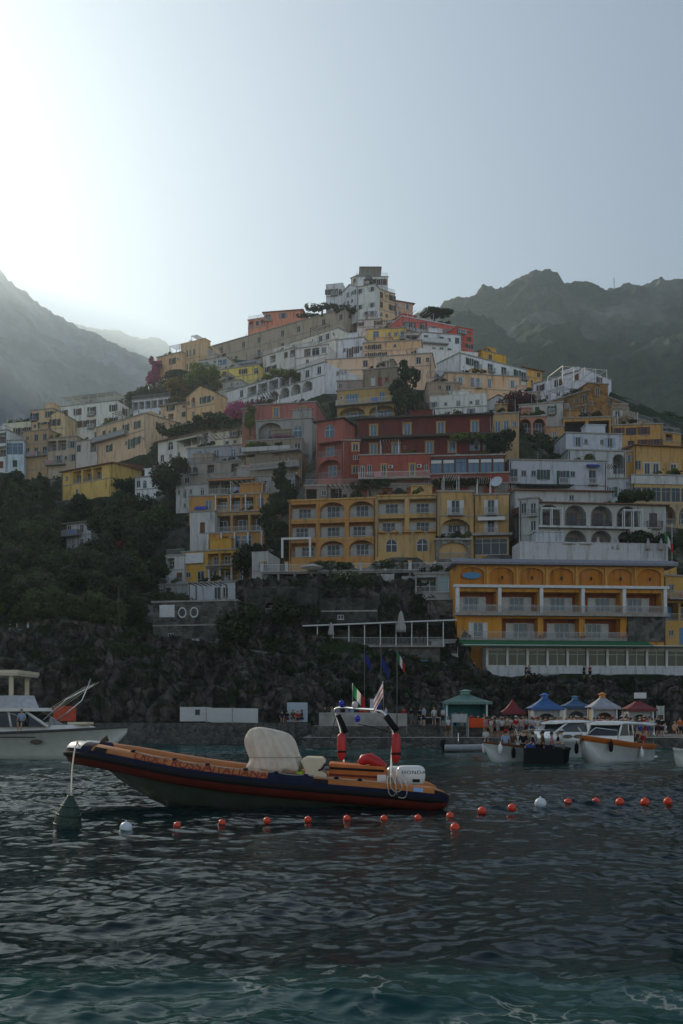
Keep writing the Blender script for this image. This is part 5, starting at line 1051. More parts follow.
# tufts clinging to the sea cliff
dg = bpy.context.evaluated_depsgraph_get(); pts, nr = [], []
for nm in ('sea_cliff', 'terrace_cliff'):
    me = bpy.data.objects[nm].data; co = np.empty(len(me.vertices)*3); me.vertices.foreach_get('co', co); co = co.reshape(-1, 3)
    m = (co[:, 2] > 5) & (fbm(co[:, 0]/6, co[:, 1]/6, co[:, 2]/5, 4) > .32) & (np.abs(co[:, 0]) < 90); idx = np.flatnonzero(m); idx = rng.choice(idx, min(700, len(idx)), replace=False)
    for q in co[idx]:
        k = 26; d = rng.normal(size=(k, 3)); d /= np.linalg.norm(d, axis=1, keepdims=True); pts.append(q+d*np.array([.6, .5, .45])*rng.uniform(.5, 1.3)*(.4+.6*rng.random((k, 1)))); nr.append(d+rng.normal(size=d.shape)*.5)
Vq = quads(np.concatenate(pts), np.concatenate(nr), .2); tag(link('cliff_vegetation', np_mesh('cliff_vegetation', Vq, np.arange(len(Vq)).reshape(-1, 4), LEAF)), kind='stuff')
# ------------------------------------------------------------------ quay
QST = stone_wall_mat('quay_stone', (.06, .055, .05), (.14, .13, .115), 2.6); QTOP = pmat('quay_paving', (.22, .2, .175), .9, var=.35, scale=.6, bump=.3, bscale=4)
def block(m, pts, z0, z1, mt=0, ms=1):
    n = len(pts); m.face([(x, y, z1) for x, y in pts], mt)
    for i in range(n):
        (a, b), (c, d) = pts[i], pts[(i+1) % n]; m.face([(a, b, z0), (c, d, z0), (c, d, z1), (a, b, z1)], ms)
q = MB()
block(q, [(-90, 100), (-3.2, 99), (-3.2, 110), (-90, 110)], -4, 2.1)
block(q, [(-3.197, 81.5), (70, 81), (70, 116), (-3.197, 116)], -4, .92)
block(q, [(-2.6, 86), (5.6, 86), (5.6, 100), (-2.6, 100)], .5, 1.85)
for k in range(5): block(q, [(5.61, 86+k*.36), (8.5, 86+k*.36), (8.5, 92), (5.61, 92)], .9, .92+.21*(k+1))
block(q, [(8.51, 85.9), (12.4, 85.9), (12.4, 89), (8.51, 89)], .9, 1.85)
tag(q.build('quay', [QTOP, QST]), kind='structure')
def wall_run(name, label, pts, h, t, mat, cat='wall', group=None, cap=None):
    """a low wall along points (u, v_top, D)"""
    P3 = [P(*p) for p in pts]; m = MB(); rings = []
    for i, p in enumerate(P3):
        d = (P3[min(i+1, len(P3)-1)]-P3[max(i-1, 0)]); nrm = Vector((-d.y, d.x, 0)).normalized()*t/2
        rings.append([p-nrm-Vector((0, 0, h)), p-nrm, p+nrm, p+nrm-Vector((0, 0, h))])
    m.loft(rings, 0, True, True, False); o = m.build(name, mat); tag(o, label, cat, group); return o
o = wall_run('terrace_wall', 'grey concrete parapet at the edge of the quay terrace behind the rescue boat', [(319, 712.5, 86.2), (362, 712.5, 86.2), (407, 713.5, 86.2)], 1.75, .35, CONC)
wall_run('white_screen', 'long low white screen of three panels standing on the quay', [(180, 707, 100.6), (206, 707, 100.6), (213, 708, 100.6), (232, 708, 100.6), (258, 708.5, 100.6)], 1.45, .12, pmat('screen_white', (.75, .75, .73), .6, tr=.45, var=.1), 'screen')
m = MB(); p = P(184, 712, 100.5); m.box(p.x+1.15, p.x+1.6, p.y-.09, p.y-.065, p.z-.3, p.z+.25); 
scr = bpy.data.objects['white_screen']; m.build('vent', IRON, scr)
for u in (206.5, 232.5):
    m = MB(); p = P(u, 708, 100.5); m.box(p.x-.04, p.x+.04, p.y-.12, p.y-.05, 2.1, p.z+.03); m.build('seam_post', GREYP, scr)
wall_run('white_hoarding', 'square white hoarding on the quay left of the terrace parapet', [(287, 702.5, 100), (307.5, 702.5, 100)], 1.95, .12, pmat('screen_blue_white', (.6, .66, .72), .6, tr=.45, var=.08), 'screen')
wall_run('path_wall', 'long rubble parapet of the cliff path climbing to the left', [(-80, 627, 117), (0, 628.5, 117), (25, 629, 117), (60, 632, 116.6), (95, 635.5, 116.2), (120, 638, 116), (145, 642, 115.6), (165, 647.5, 115), (182, 655, 114.4)], 1.6, .4, STONEL)
wall_run('path_wall', 'short pale rubble parapet on the cliff path below the balustrade', [(236, 648, 121), (262, 651, 121), (290, 655, 121), (313, 658, 121)], 1.2, .4, STONEL)
wall_run('ramp_wall', 'narrow stair wall climbing the dark cliff beside the retaining wall', [(212, 648, 122), (222, 634, 126), (228, 618, 132), (236, 606, 138), (240, 588, 143)], 1.1, .5, STONEL)
# ------------------------------------------------------------------ kiosks
def kiosk(name, label, u, D, w, v_eave, v_top, roofc, wallc, kind='hip', lantern=None, front='arch'):
    e = empty(name, (PX(u, D), D, .92)); tag(e, label, 'kiosk', 'ticket kiosks on the quay')
    he, ht = PZ(v_eave, D)-.92, PZ(v_top, D)-.92; ww = w/2*.8; d = w*.7
    rm = pmat('roof_%d' % u, tuple(c*.65 for c in roofc), .6, var=.25); wm = pmat('wall_%d' % u, wallc, .6, var=.2)
    m = MB(); a = w/2
    if kind == 'tent':
        rings = [[(sx*a*f, d/2+sy*d/2*f, z) for sx, sy in ((-1, -1), (1, -1), (1, 1), (-1, 1))] for f, z in ((1, he), (.55, he+(ht-he)*.3), (.2, he+(ht-he)*.7), (.03, ht))]
    else:
        rings = [[(sx*a*f, d/2+sy*(d/2+.4)*f, z) for sx, sy in ((-1, -1), (1, -1), (1, 1), (-1, 1))] for f, z in ((1, he), (.62, he+(ht-he)*.27), (.28, he+(ht-he)*.58), (.18, he+(ht-he)*.7))]
    m.loft(rings, 0, True, True, False); m.box(-a, a, -.4 if kind != 'tent' else 0, -.37 if kind != 'tent' else .03, he-.22, he-.004); m.build('roof', rm, e)
    if lantern:
        m = MB(); z = he+(ht-he)*.7; b = a*.17; m.box(-b, b, d/2-b, d/2+b, z+.01, z+.3); m.loft([[(sx*b*f, d/2+sy*b*f, zz) for sx, sy in ((-1, -1), (1, -1), (1, 1), (-1, 1))] for f, zz in ((1.6, z+.302), (.1, ht+.15))], 0, True, True, False)
        m.build('lantern', pmat('lantern_%d' % u, lantern, .6), e)
    for sx in (-1, 1):
        for y in (.1, d-.1): m = MB(); m.box(sx*ww-.07, sx*ww+.07, y-.07, y+.07, 0, he); m.build('post', WHITE if kind != 'tent' else IRON, e)
    if kind != 'tent':
        m = MB(); m.box(-ww, ww, d-.3, d-.2, 0, he-.1); m.box(-ww, -ww+.1, .3, d-.31, 0, he-.1); m.box(ww-.1, ww, .3, d-.31, 0, he-.1); m.build('wall', wm, e)
        m = MB(); m.box(-ww+.11, ww-.11, .15, .5, 0, 1.0); m.box(-ww+.05, ww-.05, .05, .6, 1.0, 1.07); m.build('counter', wm, e)
        if front == 'arch':
            m = MB(); pts = arch_pts(ww*1.4, he-.5, ww*.55, 10)
            for i in range(10):
                (x0, z0), (x1, z1) = pts[i], pts[i+1]; m.face([(x0, .2, z0), (x1, .2, z1), (x1, .2, he-.1), (x0, .2, he-.1)])
            for sx in (-1, 1): m.face([(sx*ww, .2, 1.1), (sx*ww*.7, .2, 1.1), (sx*ww*.7, .2, he-.1), (sx*ww, .2, he-.1)])
            m.build('arch_panel', pmat('kiosk_panel', (.36, .37, .38), .6, var=.2), e)
    return e
kiosk('kiosk', 'large teal kiosk with pale green pyramid roof at the top of the quay steps', 467, 92, 4.6, 702, 690.5, (.16, .3, .25), (.04, .26, .3), lantern=(.16, .3, .25), front='none').location.z = .92
kiosk('market_tent', 'small peaked red tent between the green and the blue kiosk', 514, 93, 2.2, 712, 699, (.3, .02, .03), RED, 'tent')
kiosk('kiosk', 'white kiosk with bright blue roof behind the speedboat', 547, 92, 3.1, 708, 694, (.05, .16, .42), (.3, .32, .35), lantern=(.05, .16, .42))
kiosk('kiosk', 'smaller kiosk with dark blue flat eaves between the blue and the cream roofed kiosks', 577, 95, 2.6, 706, 697, (.04, .14, .3), (.28, .3, .32), lantern=(.05, .2, .35))
kiosk('kiosk', 'kiosk with pale lilac grey roof and orange lantern', 605, 91, 2.7, 707, 693.5, (.5, .5, .55), (.3, .24, .14), lantern=(.55, .22, .04))
e = kiosk('kiosk', 'kiosk with dark red roof and a white sign on top at the right', 641, 91, 2.8, 709, 698, (.24, .02, .025), (.28, .3, .33))
m = MB(); m.box(-.55, .55, .2, .26, PZ(698, 91)-.95, PZ(692.5, 91)-.92); m.build('sign', WHITE, e)
def board(name, label, u0, u1, v0, v1, D, mat, cat='banner', post=True):
    m = MB(); x0, x1, z1, z0 = PX(u0, D), PX(u1, D), PZ(v0, D), PZ(v1, D)
    rings = [[(x0+(x1-x0)*i/8, D-.05*math.sin(i*1.3)-y, z) for i in range(9)] for y, z in ((0, z0), (0, (z0+z1)/2), (0, z1))]
    m.loft(rings, 0, False, False); o = m.build(name, mat); tag(o, label, cat)
    if post:
        for x in (x0, x1): m = MB(); m.box(x-.04, x+.04, D+.01, D+.09, min(z0, .92), z1+.05); m.build('post', GREYP, o)
    return o
bn = board('banner', 'grey white banner on the terrace rail before the teal kiosk', 452, 467, 714, 722.5, 85.6, pmat('banner_white', (.5, .5, .5), .8, tr=.45, var=.15))
board('banner', 'orange banner on the terrace rail right of the white one', 468.5, 484, 718, 727.5, 85.4, pmat('banner_orange', (.75, .1, .02), .8, tr=.45, var=.1))
board('notice_board', 'small pale notice board on posts right of the red roofed kiosk', 657, 664, 706, 715, 93, pmat('notice', (.4, .42, .38), .7), 'sign')
board('orange_cover', 'orange plastic sheet lying on the quay behind the white motor yacht', 53, 76, 706, 721, 101, pmat('orange_sheet', (.5, .07, .03), .8, var=.2), 'sheet', post=False)
board('paddle_board', 'white surfboard shape standing upright on the quay terrace', 370, 377, 699, 716, 88, pmat('board_white', (.5, .52, .58), .4), 'surfboard', post=False)
e = empty('picnic_table', (PX(431, 88), 88, 1.85)); tag(e, 'white topped table on the quay terrace above the steps', 'table')
m = MB(); m.box(-1, 1, 0, .8, .72, .78); m.build('tabletop', WHITE, e)
for sx in (-.85, .85):
    m = MB(); m.box(sx-.05, sx+.05, .1, .7, 0, .718); m.build('leg', GREYP, e)
# ------------------------------------------------------------------ flags, poles, parasols
def flag_mesh(cols, w, h, droop=.75, horizontal=False, seed=1):
    m = MB(); n, k = 12, 7; r = random.Random(seed)
    def pt(i, j):
        s, t = i/n, j/k
        x = s*w*(1-droop*.75); z = -t*h*.9-s*w*droop*.95; y = .09*math.sin(s*7+t*2+seed)*(.3+s)
        return (x, y, z)
    for i in range(n):
        for j in range(k):
            c = int((j/k if horizontal else i/n)*len(cols)); m.face([pt(i, j), pt(i+1, j), pt(i+1, j+1), pt(i, j+1)], min(c, len(cols)-1), True)
    return m
FG, FW, FR, FB = pmat('flag_green', (.02, .25, .06), .8, tr=.45), pmat('flag_white', (.7, .7, .68), .8, tr=.45), pmat('flag_red', (.5, .03, .03), .8, tr=.45), pmat('flag_blue', (.02, .03, .2), .8, tr=.45)
def flagpole(label, u, vb, vt, D, cols, fv, w=1.5, h=1.0, seed=1):
    p = P(u, vb, D); e = empty('flagpole', p); tag(e, label, 'flagpole'); z = (vb-vt)/F*D
    m = MB(); m.tube([(0, 0, -.5), (0, 0, z)], [.05, .028], 7); m.ball((0, 0, z+.05), .07, 8, 5); m.build('pole', pmat('pole_grey', (.1, .1, .1), .5), e)
    o = flag_mesh(cols, w, h, .8, seed=seed).build('flag', [FG if c == 'g' else FW if c == 'w' else FR if c == 'r' else FB for c in cols], e); o.location = (.05, 0, z-(fv-vt)/F*D); return e
flagpole('tall grey flagpole with a limp dark blue flag, leftmost of three on the quay terrace', 364.5, 722, 648, 90, 'b', 652, 1.3, .9, 2)
flagpole('tall grey flagpole with a limp blue flag, middle of three on the quay terrace', 381, 722, 646, 90, 'b', 655, 1.7, 1.1, 5)
flagpole('tall grey flagpole with an Italian tricolour, rightmost of three on the quay terrace', 397, 735, 646, 85, 'gwr', 651, 1.5, .9, 3)
flagpole('short white flagpole with an Italian tricolour at the right end of the white terrace', 665, 556, 527, 137, 'gwr', 531, 2.6, 1.4, 4)
def pole(label, u, vb, vt, D, r=.07, cat='pole', mat=None):
    p = P(u, vb, D); m = MB(); z = (vb-vt)/F*D; m.tube([(0, 0, -1), (0, 0, z)], [r, r*.6], 7); m.lathe([(r*1.3, z), (r*1.3, z+.1), (.01, z+.16)], (0, 0, 0), 7)
    o = m.build('utility_pole', mat or GREYP); o.location = p; tag(o, label, cat)
pole('thin brown utility pole rising from the cliff path', 118.5, 640, 588, 117, .1, mat=BARK)
pole('pale thin pole below the pink bougainvillea of the skyline', 149, 414, 386, 248, .14)
pole('pale thin pole left of the Italian flag on the white terrace', 672, 556, 524, 137.5, .05, mat=WHITE)
pole('dark thin pole at the right of the balustrade corner', 116, 725, 690, 101, .04) if False else None
CANV = pmat('parasol_canvas', (.62, .6, .56), .85, tr=.45, var=.1)
def parasol(label, u, vb, D, h, open_, w=1.5, zbase=None):
    p = P(u, vb, D); e = empty('parasol', p); tag(e, label, 'parasol')
    m = MB(); m.tube([(0, 0, -.3), (0, 0, h)], .03, 6); m.build('pole', GREYP, e)
    m = MB()
    if open_: 
        rings = [[(w*f*(1 if k % 2 else .96)*math.cos(2*PI*k/16), w*f*(1 if k % 2 else .96)*math.sin(2*PI*k/16), z) for k in range(16)] for f, z in ((1, h-.5), (.98, h-.38), (.5, h-.1), (.04, h+.08))]
    else:
        rings = [[(w*f*(1 if k % 2 else .72)*math.cos(2*PI*k/16), w*f*(1 if k % 2 else .72)*math.sin(2*PI*k/16), z) for k in range(16)] for f, z in ((.24, h*.35), (.27, h*.45), (.17, h*.7), (.1, h*.92), (.02, h+.06))]
    m.loft(rings, 0, True, True); m.build('canopy', CANV, e); return e
parasol('open white parasol at the left end of the white terrace', 537, 556, 139, 1.9, True, 1.7)
parasol('open white parasol left of centre on the white terrace', 566, 556, 139, 1.9, True, 1.8)
parasol('open white parasol beside the closed ones on the white terrace', 583, 556, 139, 1.9, True, 1.6)
parasol('closed white parasol before the middle arch of the white villa', 598, 556, 138.5, 2.6, False)
parasol('closed white parasol, second before the arcade of the white villa', 612, 556, 138.5, 2.6, False)
parasol('closed white parasol touching the white pier of the villa', 617.5, 556, 138.5, 2.5, False)
parasol('closed white parasol before the dark leafy recess', 648, 556, 138.5, 2.4, False)
parasol('closed white parasol left of the Italian flag', 661, 556, 138.5, 2.4, False)
parasol('large closed white parasol on the canopy deck above the cliff', 401, 643, 123, 3.9, False, 2.6)
parasol('open pale parasol at the left end of the long balustrade', 312, 582, 136, 2.4, True, 1.6)
parasol('small closed white parasol on the left wing of the canopy deck', 331, 642, 123, 2.4, False, 1.6)
m = MB(); m.lathe([(.1, 0), (.9, .35), (.95, .4), (.8, .36), (.08, .06)], (0, 0, 0), 20); m.tube([(0, 0, .1), (.2, 0, -1.6)], .06, 6); o = m.build('satellite_dish', pmat('dish', (.5, .55, .6), .5)); o.location = P(497, 483, 155); o.rotation_euler = (1.1, .1, -.5); tag(o, 'pale satellite dish on the terrace over the right wing of the yellow hotel', 'satellite dish')
# deck restaurant over the cliff
e = empty('canopy_deck', P(315, 645, 124)); tag(e, 'open air deck with flat white canopy on thin posts above the cliff', 'deck')
w_ = PX(470, 124)-PX(313, 124)
m = MB(); m.box(0, w_*.82, 0, 5, -.25, 0); m.build('floor', CONC, e)
m = MB(); m.face([(-1.5, -.6, 2.4), (w_*.9, -.6, 3.15), (w_*.9, 4.6, 3.25), (-1.5, 4.6, 2.5)]); m.face([(-1.5, -.6, 2.24), (w_*.9, -.6, 2.99), (w_*.9, -.6, 3.15), (-1.5, -.6, 2.4)]); m.build('canopy', WHITE, e)
for i in range(9):
    x = .3+w_*.8*i/8; m = MB(); m.box(x-.06, x+.06, -.3, -.18, -.25, 2.35+.75*x/w_); m.build('post', WHITE, e)
put('railing', railing_mesh(w_*.8, .1, GREYP), e, (w_*.41, 0, 0))
m = MB(); m.box(.6, w_*.8, .5, 5, -4, -.26); m.build('wall', STONE, e)
for x, wd, mt in ((1.2, 1.6, WHITE), (3.6, 1.6, WHITE), (9.8, 1.0, BLUEP), (11.2, 1.3, BLUEP), (13, 1.2, BLUEP)):
    o = put('window' if mt is WHITE else 'door', window_mesh(wd, 1.7, mt, 'win', GLASS if mt is WHITE else mt), e, (x+wd/2, .5, -3.1 if mt is WHITE else -3.6))
# ------------------------------------------------------------------ people
SKIN = [pmat('skin_a', (.42, .24, .15), .55), pmat('skin_b', (.3, .16, .09), .55), pmat('skin_c', (.5, .31, .21), .55)]
def skin_mesh(name, verts, edges, rad, lv=1):
    me = bpy.data.meshes.new(name); me.from_pydata(verts, edges, []); o = link('tmp', me); o.modifiers.new('s', 'SKIN')
    for i, r in enumerate(rad):
        sv = me.skin_vertices[0].data[i]; sv.radius = r if isinstance(r, tuple) else (r, r); sv.use_root = i == 0
    sb_ = o.modifiers.new('b', 'SUBSURF'); sb_.levels = lv; sb_.render_levels = lv
    bpy.context.view_layer.update(); dg_ = bpy.context.evaluated_depsgraph_get(); out = bpy.data.meshes.new_from_object(o.evaluated_get(dg_)); out.name = name
    bpy.data.objects.remove(o); out.materials.clear(); out.materials.append(SKIN[0]); out.polygons.foreach_set('use_smooth', np.ones(len(out.polygons), bool)); return out
def make_pose(pose):
    """skeleton as joints; y- is the front of the figure"""
    sit = pose == 'sit'; b = .5 if sit else .92
    arms = {'stand': [(.24, .0, 1.13), (.25, -.07, .88), (.245, -.1, .77)], 'walk': [(.24, .06, 1.13), (.25, .0, .9), (.25, -.04, .8)], 'sit': [(.23, -.05, b+.2), (.2, -.27, b+.09), (.17, -.36, b+.07)], 'phone': [(.22, -.1, 1.15), (.13, -.32, 1.3), (.1, -.37, 1.38)], 'hips': [(.32, .06, 1.15), (.2, -.06, .98), (.16, -.1, .95)]}[pose]
    J = {'pel': (0, 0, b), 'sp': (0, .01, b+.2), 'ch': (0, 0, b+.4), 'nk': (0, 0, b+.55), 'hd': (0, -.02, b+.64), 'tp': (0, -.015, b+.76)}
    for s, k in ((-1, 'l'), (1, 'r')):
        a = arms if not (pose in ('phone', 'hips') and s < 0) else [(.24, .0, 1.13), (.25, -.07, .88), (.245, -.1, .77)]
        J['sh'+k] = (s*.17, 0, b+.46)
        dz = 0 if sit else 0
        for nme, q in zip(('el', 'wr', 'ha'), a): J[nme+k] = (s*q[0], q[1]*(s if pose == 'walk' else 1), q[2]+dz)
        J['hp'+k] = (s*.09, 0, b-.05)
        if sit: J['kn'+k] = (s*.11, -.42, b-.02); J['an'+k] = (s*.1, -.4, .09); J['to'+k] = (s*.1, -.55, .04)
        elif pose == 'walk': J['kn'+k] = (s*.09, -.12*s-.03, .49); J['an'+k] = (s*.09, -.2*s+.05, .09); J['to'+k] = (s*.1, -.2*s-.12, .04)
        else: J['kn'+k] = (s*.1, -.02, .49); J['an'+k] = (s*.11, .02, .09); J['to'+k] = (s*.13, -.13, .04)
    R = {'pel': (.14, .1), 'sp': (.125, .09), 'ch': (.16, .105), 'nk': .055, 'hd': (.085, .1), 'tp': (.07, .08), 'sh': .06, 'el': .042, 'wr': .03, 'ha': .036, 'hp': .09, 'kn': .058, 'an': .04, 'to': .036}
    def build(keys, grow, nm, over={}):
        ks = [k for k in J if k in keys]; ix = {k: i for i, k in enumerate(ks)}
        E = [('pel', 'sp'), ('sp', 'ch'), ('ch', 'nk'), ('nk', 'hd'), ('hd', 'tp')]+sum([[('ch', 'sh'+k), ('sh'+k, 'el'+k), ('el'+k, 'wr'+k), ('wr'+k, 'ha'+k), ('pel', 'hp'+k), ('hp'+k, 'kn'+k), ('kn'+k, 'an'+k), ('an'+k, 'to'+k)] for k in 'lr'], [])
        E = [(ix[a], ix[c]) for a, c in E if a in ix and c in ix]
        rr = []
        for k in ks:
            r = R.get(k) or R[k[:2]]; g = over.get(k[:2], grow); rr.append((r[0]+g, r[1]+g) if isinstance(r, tuple) else r+g)
        return skin_mesh(nm, [J[k] for k in ks], E, rr)
    body = build(list(J), 0, 'person')
    shirt = build(['pel', 'sp', 'ch', 'shl', 'shr', 'ell', 'elr'], .022, 'shirt', {'el': .012})
    legs = build(['pel', 'hpl', 'hpr', 'knl', 'knr'], .026, 'shorts', {'kn': .03})
    hm_ = MB(); c = Vector(J['hd'])+Vector((0, .015, .06)); hm_.ball(c, .105, 10, 6, 0, (.92, 1.05, 1.0)); hair = hm_.mesh('hair', SKIN[0])
    hat = MB(); hat.lathe([(.2, 0), (.2, .012), (.11, .02), (.1, .1), (.03, .13)], c+Vector((0, -.02, .02)), 12); hat = hat.mesh('hat', SKIN[0])
    return body, shirt, legs, hair, hat
POSES = {k: make_pose(k) for k in ('stand', 'walk', 'sit', 'phone', 'hips')}
CLO = {'white': (.65, .65, .63), 'pale blue': (.35, .45, .6), 'navy': (.02, .025, .07), 'red': (.45, .03, .03), 'black': (.015, .015, .017), 'grey': (.25, .25, .26), 'orange': (.6, .16, .03), 'pink': (.55, .25, .28), 'beige': (.45, .37, .26), 'green': (.05, .2, .08), 'yellow': (.6, .45, .06), 'blue': (.04, .12, .4), 'brown': (.14, .08, .04), 'lilac': (.35, .28, .45)}
CM = {k: pmat('cloth_'+k.replace(' ', '_'), tuple(c*.75 for c in v), .9, spec=.15) for k, v in CLO.items()}; HAIR = [pmat('hair_dark', (.015, .01, .008), .6), pmat('hair_brown', (.07, .04, .02), .6), pmat('hair_fair', (.25, .17, .08), .6)]
plabels = set()
def person(where, loc, shirt, pants, pose='stand', rz=None, hat=None, scale=1.0, group='people on the waterfront', bare=False):
    body, sh, lg, hr, ht = POSES[pose]
    o = link('person', body); o.location = loc; o.rotation_euler = (0, 0, random.uniform(0, 6.28) if rz is None else rz); s = scale*random.uniform(.94, 1.05); o.scale = (s, s, s)
    def setm(ob, m): ob.material_slots[0].link = 'OBJECT'; ob.material_slots[0].material = m
    setm(o, random.choice(SKIN))
    if not bare: c = link('shirt', sh, o); setm(c, CM[shirt])
    c = link('shorts', lg, o); setm(c, CM[pants])
    c = link('hair', hr, o); setm(c, random.choice(HAIR))
    if hat: c = link('hat', ht, o); setm(c, CM[hat])
    lb = 'person '+('seated ' if pose == 'sit' else '')+('bare chested in %s shorts' % pants if bare else 'in %s top and %s shorts' % (shirt, pants))+(' and %s hat' % hat if hat else '')+' '+where
    if lb in plabels: print('DUP', lb)
    if len(lb.split()) > 16: lb = lb.replace('seated ', '')
    if len(lb.split()) > 16: print('LONGLABEL', lb)
    plabels.add(lb); tag(o, lb, 'person', group); return o
def crowd(where, items, z, D0, D1):
    for it in items:
        u, sh, pa = it[:3]; pose = it[3] if len(it) > 3 else random.choice(['stand', 'stand', 'hips', 'walk', 'phone']); hat = it[4] if len(it) > 4 else None
        D = random.uniform(D0, D1); person(where, (PX(u, D), D, z), sh, pa, pose, None, hat)
person('walking alone on the lower quay below the steps', (PX(448, 83), 83, .92), 'white', 'brown', 'walk', .6, scale=1.03)
crowd('by the terrace table', [(424, 'pale blue', 'navy'), (434, 'white', 'grey'), (443, 'white', 'navy'), (420, 'black', 'black')], 1.85, 87, 89)
crowd('at the teal kiosk', [(455, 'blue', 'navy'), (462, 'white', 'beige'), (471, 'red', 'black'), (478, 'navy', 'grey'), (484, 'yellow', 'blue')], 1.3, 89.5, 91)
crowd('right of the orange banner', [(491, 'white', 'beige'), (495, 'brown', 'black'), (502, 'white', 'black'), (486, 'pink', 'orange'), (511, 'white', 'navy'), (516, 'red', 'grey'), (507, 'beige', 'brown')], .92, 83, 85.5)
crowd('beside the red tent', [(500, 'navy', 'black'), (507, 'grey', 'black'), (519, 'pale blue', 'black'), (523, 'pink', 'navy'), (526, 'white', 'red'), (496, 'black', 'blue')], .92, 86, 89)
crowd('queueing under the blue roof', [(532, 'white', 'blue'), (536, 'lilac', 'navy'), (541, 'pale blue', 'beige'), (546, 'red', 'navy'), (551, 'white', 'grey'), (556, 'navy', 'beige'), (561, 'white', 'black'), (539, 'grey', 'brown'), (553, 'pink', 'blue')], .92, 84, 90)
crowd('before the small dark blue kiosk', [(566, 'pale blue', 'navy'), (571, 'white', 'navy'), (576, 'navy', 'black'), (584, 'red', 'red'), (588, 'white', 'pale blue' if False else 'blue'), (580, 'beige', 'grey'), (569, 'lilac', 'grey')], .92, 84, 91)
crowd('before the orange lanterned kiosk', [(594, 'white', 'navy'), (599, 'blue', 'black'), (603, 'pink', 'grey'), (610, 'pale blue', 'beige'), (616, 'white', 'brown'), (621, 'navy', 'navy')], .92, 84, 89)
crowd('before the red roofed kiosk', [(628, 'pale blue', 'navy'), (633, 'grey', 'black'), (641, 'red', 'navy'), (647, 'blue', 'blue'), (652, 'white', 'grey')], .92, 85, 89)
crowd('near the pale notice board', [(659, 'navy', 'brown'), (665, 'white', 'white', 'sit'), (662, 'black', 'navy')], .92, 85, 90)
person('at the right edge of the quay', (PX(675, 86), 86, .92), 'white', 'brown', 'sit', .2, bare=True)
person('behind the man at the quay edge', (PX(680, 87), 87, .92), 'orange', 'navy', 'stand', 0)
_pl = [('by the red tent', 498, 526), ('under the blue roof', 530, 563), ('at the small blue kiosk', 564, 592), ('at the orange lanterned kiosk', 593, 623), ('at the red roofed kiosk', 625, 656), ('at the quay steps', 486, 498)]
_n = 0
while _n < 56:
    wh, a, c = random.choice(_pl); sh, pa = random.choice(list(CLO)), random.choice(['navy', 'black', 'grey', 'beige', 'blue', 'brown', 'white', 'red']); ht = random.choice([None, None, None, 'white', 'red', 'beige', 'navy'])
    lb = 'person in %s top and %s shorts%s %s' % (sh, pa, ' and %s hat' % ht if ht else '', wh)
    if lb in plabels: continue
    D = random.uniform(83.5, 91); u = random.uniform(a, c); person(wh, (PX(u, D), D, .92), sh, pa, random.choice(['stand', 'stand', 'hips', 'walk', 'phone']), None, ht); _n += 1
crowd('behind the grey parapet', [(325, 'black', 'navy'), (332, 'pale blue', 'navy'), (338, 'lilac', 'grey'), (347, 'lilac', 'blue'), (352, 'pale blue', 'grey'), (366, 'orange', 'orange'), (361, 'red', 'brown'), (386, 'white', 'black'), (404, 'red', 'black'), (411, 'black', 'grey')], 1.85, 88, 90)
crowd('beside the square white hoarding', [(287, 'black', 'black', 'sit'), (293, 'brown', 'black', 'sit'), (298, 'red', 'navy', 'sit'), (302, 'black', 'navy', 'sit'), (282, 'navy', 'black', 'sit')], 2.1, 99.6, 100)
for u, v, sh, pa in [(10, 628, 'navy', 'grey'), (17, 628, 'grey', 'navy'), (28, 628.5, 'white', 'blue'), (43, 630, 'brown', 'grey'), (49, 630.5, 'blue', 'black'), (56, 631, 'pale blue', 'beige'), (67, 632, 'white', 'grey'), (88, 634, 'grey', 'brown'), (113, 637, 'pink', 'white'), (116, 637.5, 'lilac', 'grey'), (122, 638, 'pale blue', 'blue'), (128, 639, 'navy', 'navy')]:
    D = 118; person('on the climbing cliff path', (PX(u, D), D, PZ(v, D)-1.0), sh, pa, 'walk', 1.5)
for u, sh, pa in ((193, 'white', 'navy'), (197, 'pale blue', 'grey')): person('on the path below the stone retaining wall', (PX(u, 119), 119, PZ(648, 119)-.4), sh, pa, 'stand')
person('at the short pale path parapet', (PX(258, 122), 122, PZ(651, 122)-.75), 'red', 'red', 'stand', 0)
for u, sh, pa in ((526, 'navy', 'black'), (529, 'grey', 'navy'), (590, 'red', 'black'), (584, 'black', 'black')): person('on the ledge under the restaurant', (PX(u, 122.5), 122.5, PZ(679, 122.5)), sh, pa, 'stand')
person('on the terrace below the white annex', (PX(474, 123.5), 123.5, PZ(671, 123.5)), 'red', 'navy', 'stand')
# ------------------------------------------------------------------ the rescue boat
TORG = pmat('tube_orange', (.44, .14, .022), .5, var=.18, scale=1.5); TNAVY = pmat('tube_navy', (.009, .012, .035), .8, spec=.2, var=.2); TRED = pmat('tube_dark_red', (.13, .018, .01), .6, spec=.25, var=.2); RUB = pmat('black_rubber', (.01, .01, .011), .8, spec=.2)
TWHITE = pmat('tube_white', (.62, .6, .56), .35, var=.1); LETT = pmat('red_lettering', (.2, .006, .008), .6); HULLG = pmat('hull_grey_green', (.085, .115, .095), .45, var=.25, scale=2)
CREAM = pmat('cream_gelcoat', (.66, .57, .4), .35, var=.08); GEL = pmat('white_gelcoat', (.8, .79, .75), .25, var=.08); ROPE = pmat('rope', (.4, .36, .28), .9); ORGF = pmat('orange_fabric', (.6, .16, .03), .7, tr=.15, var=.2); REDV = pmat('red_vinyl', (.5, .02, .02), .45, var=.12)
BY = 26.6
rib = empty('rescue_boat', (PX(260, BY), BY, 0)); tag(rib, 'long orange and navy inflatable rescue boat with red lettering moored in the foreground', 'inflatable boat')
RO = Vector(rib.location)
def loc(p): return Vector(p)-RO
